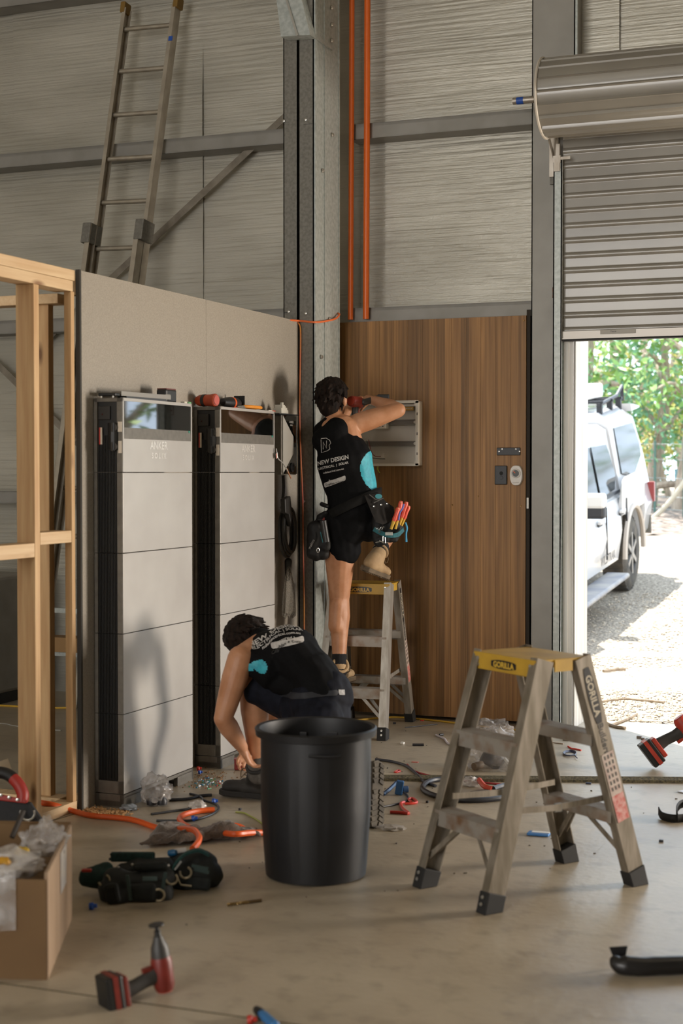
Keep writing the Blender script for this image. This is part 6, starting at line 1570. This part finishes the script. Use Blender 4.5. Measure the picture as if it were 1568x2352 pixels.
for i, (c_, nm, n_) in enumerate((('2f6f8a', 'blue', 26), ('3b7d5a', 'green', 18), ('c9ccd0', 'white', 22), ('a33024', 'red', 8))):
    litter('%s_clippings' % nm, [(470, 1795), (480, 1802), (490, 1800), (465, 1803)], n_, (.005, .010), M('clip_%s' % nm, c_, rough=.5), '%s wire clippings scattered on the floor between the towers and the boot' % nm, 'clippings', 10 + i, (14, 4.5))
litter('dark_specks', [(700, 1950), (1000, 1720), (1150, 1850), (950, 1800), (1300, 1900), (620, 2030), (1100, 2000), (1400, 1850)], 60, (.003, .007), M('speck', '4d463c', rough=.9), 'dark specks of dirt scattered over the open floor', 'dirt', 30, (120, 50))

# ================================================================== behind the stud wall
DK = (FL(10, 1612) - C0).dot(CF)
cx0 = FL(-30, 1612); ch_m = M('chest_grey', '8f8a80', '858076', rough=.45, metal=.1)
sc_ = thing('storage_chest', 'dark grey chest seen low between the timber studs', 'chest', V(-6.1, 8.25, 0))
MB().bb((-7.0, 8.05, .08), (-5.62, 8.75, .83)).build('body', ch_m, sc_, bevel=.02)
for z in (.80, .68, .55, .42): MB().bb((-7.0, 8.043, z - .006), (-5.63, 8.052, z + .006)).build('seam', black, sc_)
MB().bb((-6.3, 8.03, .30), (-5.72, 8.045, .315)).build('handle', silver, sc_)
MB().bb((-6.95, 8.10, 0), (-5.68, 8.70, .08)).build('plinth', black, sc_)
t = thing('paint_tin', 'small red-lidded tin on the grey chest behind the studs', 'tin', (-5.80, 8.3, .83))
MB().lathe([(0, 0), (.05, 0), (.05, .09), (0, .09)], (-5.80, 8.3, .83), (0, 0, 1), 20).build('can', galv, t, smooth=True)
MB().lathe([(.052, .08), (.052, .10), (0, .10)], (-5.80, 8.3, .83), (0, 0, 1), 20).build('lid', red, t, smooth=True)
sh2 = thing('metal_trestle', 'dark metal trestle behind the middle stud', 'trestle', (-5.0, 8.3, 0))
for z in (.35, .62): MB().bb((-5.3, 8.2, z), (-4.3, 8.24, z + .03)).build('rail', galv, sh2)
for x in (-5.3, -4.32): MB().bb((x, 8.2, 0), (x + .03, 8.24, .65)).build('leg', galv, sh2)
MB().bb((-5.25, 8.16, .38), (-4.35, 8.3, .47)).build('plank', M('plank', '8a6a42', rough=.7), sh2)
ftube('yellow_lead', [(-40, 1618), (30, 1622), (60, 1624), (130, 1626), (170, 1625)], .006, MATS['cable_yellow'], 'yellow cable on the floor behind the stud wall', 'cable')
ftube('grey_lead', [(-40, 1660), (10, 1662), (40, 1668), (140, 1678)], .004, M('lead_grey', '8f8b82', rough=.5), 'thin grey cable on the floor behind the stud wall', 'cable')
# ================================================================== outside
def gz(Y): return float(np.interp(Y, [9.2, 11, 13.6, 17, 18.6, 21, 26, 40], [-.01, -.07, -.125, .195, .36, .55, .72, 1.0]))
gravel = M('gravel', 'b3a794', '6f6558', rough=.85, scale=38, detail=4, contrast=(.35, .6), bump=.03, bscale=30)
rows = []
for j in range(91):
    Y = 9.12 + (80 - 9.12) * (j / 90) ** 2
    rows.append([V(-40 + 70 * i / 50, Y, gz(Y) + (.02 * mnoise.noise(V(i * .9, Y * .6, 0)) if Y > 9.6 else -.012)) for i in range(51)])
gr = MB().grid(rows).build('gravel_yard', gravel, None, smooth=True); tag(gr, None, None, None, 'structure')
# loose stones on the yard near the door
rng = np.random.RandomState(4)
st = MB()
for i in range(3600):
    d = 9.2 + 7.5 * rng.rand() ** 1.5; px = rng.uniform(1300, 1620)
    lat = (px - CX) / FPX * d; X = lat * math.cos(YAW) - math.sin(YAW) * d; Y = d * math.cos(YAW) + lat * math.sin(YAW)
    if Y < 9.2: continue
    r = rng.uniform(.006, .017); c = V(X, Y, gz(Y) + r * .25); sx_, sy_, sz_ = rng.uniform(.7, 1.4, 3)
    vs = [c + V(*(rng.uniform(.7, 1.2) * r * np.array(q) * (sx_, sy_, sz_ * .7))) for q in ((1, 0, 0), (0, 1, 0), (-1, 0, 0), (0, -1, 0), (0, 0, 1), (0, 0, -1))]
    st.add(vs, [(0, 1, 4), (1, 2, 4), (2, 3, 4), (3, 0, 4), (1, 0, 5), (2, 1, 5), (3, 2, 5), (0, 3, 5)])
o = st.build('gravel_stones', M('stone', 'c4b8a4', '84796a', rough=.8, scale=9, contrast=(.3, .7)), None)
tag(o, 'loose pale gravel stones covering the yard outside the roller door', 'gravel', None, 'stuff')
random.seed(11)
stick = M('stick', '8d7c66', '6b5b48', rough=.8, scale=20)
for i, (pts, r, lab) in enumerate((([(1380, 1588), (1430, 1580), (1480, 1583), (1525, 1588)], .008, 'long pale stick lying across the gravel nearest the door'),
                         ([(1400, 1650), (1430, 1640), (1462, 1622)], .009, 'short stick on the gravel close to the slab edge'),
                         ([(1385, 1506), (1415, 1502), (1436, 1501)], .012, 'dark stick on the gravel near the edge of the car shade'),
                         ([(1390, 1643), (1410, 1652), (1436, 1656)], .01, 'bent bark strip lying on the gravel near the slab edge'))):
    q = [FL(x, y, .05) for x, y in pts]; q = [V(p.x, p.y, gz(p.y) + .018) for p in q]
    solo(MB().tube(spline(q, 4), r, 6), 'stick', stick, lab, 'stick', 'sticks on the gravel', smooth=True)

# ---------------------------------------------------------------- white ute
carp = M('car_paint', 'c2c1c0', rough=.22, coat=.5, spec=.5)
cglass = M('car_glass', '1c2022', rough=.08, spec=.4)
ctrim = M('car_trim', '24252a', rough=.5)
tyrem = M('tyre', '3a3733', '5d554a', rough=.85, scale=8)
rimm = M('rim_alloy', '8f8e8c', rough=.35, metal=.7)
CD = 17.0; cp_ = DP(1452, 1352, CD); cz0 = cp_.z; print('CARZ', cp_, gz(cp_.y))
car = thing('car', 'white utility car with rear canopy and roof rack parked on the gravel', 'car', (cp_.x, cp_.y, cz0), (math.radians(5.4), 0, math.radians(-1.0)))
def cpart(mb, name, mat, par=car, **k): return mb.build(name, mat, par, world=False, **k)
def cx(sections):
    """loft of body sections along y; each section (y, [(x, z)...])"""
    return MB().loft([[V(x, y, z) for x, z in s] for y, s in sections])
def lower(y, zt, zs=.42, ins=0.):
    return (y, [(-1.86 + ins, zs), (-.02 - ins, zs), (.0 - ins, zs + .12), (.03 - ins, zs + .32), (.02 - ins, zt - .22), (-.03 - ins, zt - .03), (-.10 - ins, zt), (-1.76 + ins, zt), (-1.83 + ins, zt - .03), (-1.88 + ins, zt - .22), (-1.89 + ins, zs + .32), (-1.86 + ins, zs + .12)])
cpart(cx([lower(1.22, 1.08, .62, .06), lower(1.15, 1.10, .55, .02), lower(.62, 1.11, .50), lower(.60, 1.11, .95), lower(.48, 1.11, .98), lower(-.48, 1.11, .98), lower(-.60, 1.11, .95), lower(-.62, 1.11, .42), lower(-2.5, 1.10, .42), lower(-2.7, 1.08, .42), lower(-2.72, 1.07, .9), lower(-3.75, 1.0, .9), lower(-3.78, .98, .5), lower(-4.15, .85, .5, .1)]), 'body', carp, smooth=True)
cpart(cx([(-.36, [(-1.80, 1.08), (-.06, 1.08), (-.19, 1.80), (-.28, 1.86), (-1.58, 1.86), (-1.67, 1.80)]), (-1.9, [(-1.80, 1.08), (-.06, 1.08), (-.21, 1.78), (-.30, 1.83), (-1.56, 1.83), (-1.65, 1.78)]), (-2.75, [(-1.78, 1.05), (-.08, 1.05), (-.10, 1.1), (-.14, 1.12), (-1.72, 1.12), (-1.76, 1.1)])]), 'cab', carp, smooth=True)
cpart(cx([(1.20, [(-1.82, 1.08), (-.04, 1.08), (-.10, 1.40), (-.12, 1.45), (-1.74, 1.45), (-1.76, 1.40)]), (1.00, [(-1.82, 1.08), (-.04, 1.08), (-.18, 1.86), (-.30, 1.97), (-1.56, 1.97), (-1.68, 1.86)]), (.6, [(-1.82, 1.08), (-.04, 1.08), (-.19, 1.92), (-.32, 2.02), (-1.54, 2.02), (-1.67, 1.92)]), (-.33, [(-1.82, 1.08), (-.04, 1.08), (-.18, 1.88), (-.30, 1.97), (-1.56, 1.97), (-1.68, 1.88)])]), 'canopy', carp, smooth=True)
cpart(MB().prism([(.95, 1.93), (1.38, 1.95), (1.38, 1.97), (.90, 2.02)], (-1.6, 0, 0), (0, 1, 0), (0, 0, 1), (1.42, 0, 0)), 'spoiler', carp)
def side(poly, name, mat, par, off=.0, th=.008):
    """panel laid on the leaning side: x shifts inwards with height above the beltline"""
    def X(z): return (-.035 - (z - 1.08) * .185 if z > 1.08 else .032) + off
    m = MB(); n = len(poly); a = [V(X(z), y, z) for y, z in poly]; b = [p + V(-th, 0, 0) for p in a]
    m.add(a + b, [list(range(n)), list(range(n, 2 * n))[::-1]] + [(i, (i + 1) % n, n + (i + 1) % n, n + i) for i in range(n)])
    return cpart(m, name, mat, par)
side([(-.15, 1.30), (.40, 1.22), (.98, 1.42), (1.02, 1.56), (.88, 1.80), (-.10, 1.80)], 'canopy_window', cglass, car, .012)
side([(-1.28, 1.16), (-.62, 1.18), (-.46, 1.33), (-.60, 1.66), (-1.28, 1.68)], 'rear_window', cglass, car, .012)
side([(-2.35, 1.14), (-1.38, 1.16), (-1.38, 1.68), (-1.85, 1.66)], 'front_window', cglass, car, .012)
side([(-2.5, 1.10), (-.40, 1.13), (-.42, 1.16), (-2.45, 1.13)], 'window_trim', ctrim, car, .018)
for y, n_ in ((-1.33, .70), (-.36, .75), (-2.40, .62)):
    cpart(MB().bb((.018, y - .004, .52), (.034, y + .004, 1.06)), 'door_gap', ctrim)
for y in (-.62, -1.62):
    h = cpart(MB().bb((.02, y - .09, .93), (.058, y + .09, .965)), 'door_handle', carp, bevel=.008)
    cpart(MB().bb((.022, y - .085, .905), (.034, y + .085, .932)), 'handle_recess', ctrim, h)
mr = cpart(MB().bb((-.03, -2.28, 1.06), (.22, -2.14, 1.30)), 'side_mirror', ctrim, bevel=.03)
cpart(MB().bb((-.02, -2.29, 1.16), (.225, -2.145, 1.305)), 'mirror_cap', carp, mr, bevel=.03)
cpart(MB().bb((-.05, -3.0, .30), (.20, -1.05, .35)), 'side_step', M('step_grey', '7b7b80', '97938e', rough=.6, scale=5), bevel=.02)
def wheel(y):
    a = [cpart(MB().lathe([(.22, -.27), (.36, -.27), (.405, -.24), (.415, -.14), (.405, -.03), (.36, .0), (.22, -.005)], (.01, y, .405), (1, 0, 0), 40, cap=False), 'tyre', tyrem, smooth=True)]
    tr = MB()
    for k in range(36):
        an = 2 * math.pi * k / 36; R_ = Matrix.Rotation(an, 3, 'X')
        tr.box(V(-.125, y, .405) + R_ @ V(0, 0, .412), (.22, .036, .018), R_)
    cpart(tr, 'tread', tyrem, a[0])
    r = MB().lathe([(.235, -.05), (.235, -.01), (.22, -.005), (.21, -.05), (.0, -.06)], (.01, y, .405), (1, 0, 0), 36)
    rm = cpart(r, 'rim', M('rim_dark', '4a4a4b', rough=.4, metal=.5), a[0], smooth=True)
    sp = MB()
    for k in range(6):
        R_ = Matrix.Rotation(2 * math.pi * k / 6, 3, 'X'); sp.box(V(-.005, y, .405) + R_ @ V(0, 0, .12), (.025, .05, .22), R_)
    sp.lathe([(.05, -.02), (.05, .012), (0, .015)], (0, y, .405), (1, 0, 0), 16)
    cpart(sp, 'spokes', rimm, a[0])
for y in (0, -3.22): wheel(y)
for y in (0, -3.22):
    pts = [V(.028, y + .50 * math.cos(a), .405 + .53 * math.sin(a)) for a in [math.pi * k / 16 for k in range(17)]]
    m = MB(); m.tube(pts, .03, 6); cpart(m, 'wheel_arch', M('arch_tan', 'b9aea2', rough=.6), smooth=True)
    cpart(MB().bb((-1.5, y - .5, .5), (-.30, y + .5, .96)), 'wheel_well', black)
cpart(cx([(1.30, [(-1.75, .50), (-.1, .50), (-.1, .68), (-1.75, .68)]), (1.1, [(-1.84, .48), (.0, .48), (.0, .70), (-1.84, .70)])]), 'bumper', galv_dark)
cpart(MB().bb((-.07, 1.16, .85), (.028, 1.225, 1.08)), 'tail_light', M('tail_red', '8a3230', rough=.3))
cpart(text_mb('WILDTRAK', .13, (.040, -1.35, .50), (0, 1, 0), (0, 0, 1), (1, 0, 0), .002), 'door_lettering', ctrim)
# canopy rack
m = MB()
for x in (-.30, -1.55): m.tube([V(x, -.2, 2.06), V(x, .7, 2.12), V(x, .98, 2.22), V(x, 1.0, 2.05)], .022, 6)
for y in (-.15, .35, .80): m.bar(V(-1.6, y, 2.09), V(-.26, y, 2.09), .05, .03)
for x in (-.30, -1.55):
    for y in (-.15, .35, .80): m.bb((x - .03, y - .03, 1.95), (x + .03, y + .03, 2.09))
cpart(m, 'roof_rack', ctrim)
cpart(MB().bb((-1.5, -.1, 2.11), (-.45, .7, 2.27)), 'rooftop_box', M('box_white', 'e2dfda', rough=.5), bevel=.03)

# ---------------------------------------------------------------- trees and scrub
bark = M('bark', '8a7a68', 'b0a08c', rough=.9, scale=5, stretch=(4, 4, .6), bump=.02, bscale=9)
leafm = [M('leaf_%s' % n, a, b_, rough=.45, scale=1.4, spec=.5) for n, a, b_ in (('green', '5c8a3c', '93ae55'), ('teal', '568a66', '7ba878'), ('yellow', 'a9a84e', 'c6bd6a'))]
def leaves(c, rad, n, size, rng, dens=None):
    c = np.array(c); u_ = rng.normal(size=(n, 3)); u_ /= np.linalg.norm(u_, axis=1)[:, None]
    p = c + u_ * np.array(rad) * (rng.rand(n, 1) ** .45)
    a = rng.normal(size=(n, 3)); a /= np.linalg.norm(a, axis=1)[:, None]
    b_ = np.cross(a, rng.normal(size=(n, 3))); b_ /= np.linalg.norm(b_, axis=1)[:, None]
    s_ = size * rng.uniform(.6, 1.3, (n, 1)); nn = np.cross(a, b_) * s_ * .18
    vs = np.stack([p - a * s_, p + b_ * s_ * .42 + nn, p + a * s_, p - b_ * s_ * .42 + nn], 1).reshape(-1, 3)
    return vs
def tree(name, label, base, h, crown, n, leaf, size, seed, trunk_r=.16, nb=6, spread=1.6, group='trees beyond the yard', lean=(0, 0)):
    rng = np.random.RandomState(seed); rr = random.Random(seed)
    t = thing(name, label, 'tree', base, (0, 0, 0), group)
    m = MB(); top = V(lean[0], lean[1], h * .8)
    def tk(u_): return V(lean[0] * u_ + .15 * math.sin(u_ * 4 + seed), lean[1] * u_ + .12 * math.cos(u_ * 3 + seed), h * .8 * u_)
    pts = [tk(k / 8) for k in range(9)]
    m.tube(pts, [trunk_r * (1.25 - .85 * k / 8) for k in range(9)], 10); tips = []
    for k in range(nb):
        u_ = .25 + .7 * k / nb; s0 = tk(u_); a = k * 2.4 + seed; L = spread * rr.uniform(.6, 1.1)
        e = s0 + V(math.cos(a) * L, math.sin(a) * L, rr.uniform(-.1, .9)); md = s0.lerp(e, .5) + V(0, 0, .25)
        m.tube(spline([s0, md, e], 5), [trunk_r * .45 * (1 - .8 * q / 10) for q in range(11)], 6); tips += [md, e]
    m.build('trunk', bark, t, world=False, smooth=True)
    vs = []; cl = tips + [tk(1)] + [V(*(np.array(crown[:3]) + rng.normal(size=3) * np.array(crown[3:]) * .5)) for _ in range(10)]
    for c in cl: vs.append(leaves((c.x, c.y, c.z), (crown[3] * .42, crown[4] * .42, crown[5] * .36), n // len(cl), size, rng))
    vs = np.concatenate(vs); k = len(vs) // 4
    me = bpy.data.meshes.new('foliage'); me.vertices.add(len(vs)); me.vertices.foreach_set('co', vs.ravel())
    me.loops.add(len(vs)); me.loops.foreach_set('vertex_index', np.arange(len(vs), dtype=np.int32))
    me.polygons.add(k); me.polygons.foreach_set('loop_start', np.arange(0, len(vs), 4, dtype=np.int32)); me.polygons.foreach_set('loop_total', np.full(k, 4, dtype=np.int32))
    me.update(); me.validate(); me.materials.append(leaf)
    o = bpy.data.objects.new('foliage', me); COL.objects.link(o); o.parent = t
    return t
def gpt(px, D):
    d = D; lat = (px - CX) / FPX * d; X = lat * math.cos(YAW) - math.sin(YAW) * d; Y = d * math.cos(YAW) + lat * math.sin(YAW)
    return (X, Y, gz(Y) - .02)
tree('tall_tree', 'thick grey-trunked tree behind the white car cab', gpt(1345, 27), 6.5, (0, 0, 4.2, 2.2, 2.0, 1.6), 1300, leafm[0], .085, 3, .34, 8, 2.0)
tree('tall_tree', 'slim brown-trunked tree rising behind the car roof rack', gpt(1432, 29), 6.0, (.3, 0, 3.9, 2.0, 1.6, 1.7), 1300, leafm[0], .085, 8, .20, 8, 1.8)
tree('leafy_tree', 'dense blue-green tree beside the rear of the canopy', gpt(1505, 26), 4.2, (0, 0, 2.2, 1.3, 1.2, 1.9), 1500, leafm[1], .075, 5, .12, 7, 1.2)
tree('leafy_tree', 'bright green tree hanging over the yard at the frame edge', gpt(1566, 25), 5.2, (0, 0, 3.6, 1.7, 1.5, 1.3), 1300, leafm[0], .08, 12, .12, 7, 1.6)
tree('low_shrub', 'yellow-green shrub low behind the car tail', gpt(1530, 30), 2.3, (0, 0, 1.2, 1.2, 1.0, 1.0), 1500, leafm[2], .07, 21, .06, 5, .9)
tree('low_shrub', 'shrub under the grey-trunked tree', gpt(1375, 31), 2.6, (0, 0, 1.3, 1.5, 1.0, 1.0), 1300, leafm[1], .07, 23, .06, 5, .9)
tree('far_tree', 'pale distant tree between the trunks', gpt(1470, 40), 6.5, (0, 0, 3.4, 4.0, 2.0, 2.4), 1000, leafm[2], .11, 31, .18, 7, 2.4)
tree('far_tree', 'distant green tree at the far side of the yard', gpt(1560, 42), 6.0, (0, 0, 3.2, 3.4, 2.0, 2.4), 800, leafm[1], .11, 33, .18, 7, 2.4)
tree('far_tree', 'distant green tree straight behind the door jamb', gpt(1330, 42), 6.6, (0, 0, 3.4, 3.0, 2.0, 2.6), 900, leafm[0], .11, 37, .18, 7, 2.4)
for i, (x_, y_, lab_) in enumerate(((3.2, 17.5, 'broad green tree standing right of the driveway, nearest the shed'), (3.4, 23.5, 'green tree farther along the driveway edge'), (1.2, 28.5, 'green tree where the driveway ends'))):
    tree('driveway_tree', lab_, (x_, y_, gz(y_)), 6.0, (0, 0, 3.2, 2.0, 2.4, 2.6), 1500, leafm[i % 2], .11, 51 + i, .16, 7, 1.9, group='trees beside the driveway')
# fallen timber, wire fence, blue drum
lg = thing('fallen_branch', 'pale dead branch leaning on the ground behind the car', 'branch', gpt(1510, 24))
b0 = V(*gpt(1497, 24)); MB().tube(spline([b0 + V(0, 0, .12), b0 + V(.3, .1, .45), b0 + V(.62, .2, .95)]), .04, 8).build('branch', M('deadwood', 'b3a892', rough=.8), lg, smooth=True)
lg2 = thing('log', 'grey log lying behind the yellow-green shrub', 'log', gpt(1530, 25.5))
b0 = V(*gpt(1488, 25.5)); MB().tube(spline([b0 + V(0, 0, .55), b0 + V(.35, 0, .62), b0 + V(.9, .1, .58)]), .06, 8).build('trunk', bark, lg2, smooth=True)
MB().tube([b0 + V(.05, 0, 0), b0 + V(.05, 0, .55)], .04, 6).build('stump', bark, lg2); MB().tube([b0 + V(.8, .1, 0), b0 + V(.8, .1, .55)], .04, 6).build('stump', bark, lg2)
dr = gpt(1585, 25.5); dt = thing('drum', 'pale blue drum standing beyond the yard at the frame edge', 'drum', dr)
MB().lathe([(.0, 0), (.26, 0), (.27, .03), (.26, .06), (.26, .42), (.275, .45), (.26, .48), (.26, .82), (.27, .86), (.0, .86)], dr, (0, 0, 1), 28).build('body', M('drum_blue', '4f8a96', '7a9fa0', rough=.6, scale=5), dt, smooth=True)
fz = thing('wire_fence', 'wire fence with thin posts beyond the white car', 'fence', gpt(1500, 24.5))
a = V(*gpt(1380, 26)); b_ = V(*gpt(1640, 23.5))
for k in range(5):
    p = a.lerp(b_, k / 4); MB().tube([p, p + V(0, 0, 1.35)], .02, 6).build('post', M('post_green', '4d6a5e', rough=.7), fz)
for z in (.25, .45, .75, 1.05, 1.3): MB().tube([a + V(0, 0, z), b_ + V(0, 0, z)], .005, 4).build('wire', galv, fz)
# bank of leaf litter behind the yard
bk = MB(); rows = []
for j in range(9):
    rows.append([V(*gpt(1200 + i * 25, 22 + j * 1.2)) + V(0, 0, .02 + .22 * math.sin(min(1, j / 4) * math.pi / 2) + .05 * mnoise.noise(V(i * .7, j * .8, 2))) for i in range(25)])
bk.grid(rows); o = bk.build('leaf_litter', M('litter', '8d7f73', '5f5348', rough=.9, scale=7, bump=.04, bscale=12), None, smooth=True)
tag(o, 'brown leaf litter bank along the far edge of the yard', 'leaf litter', None, 'stuff')
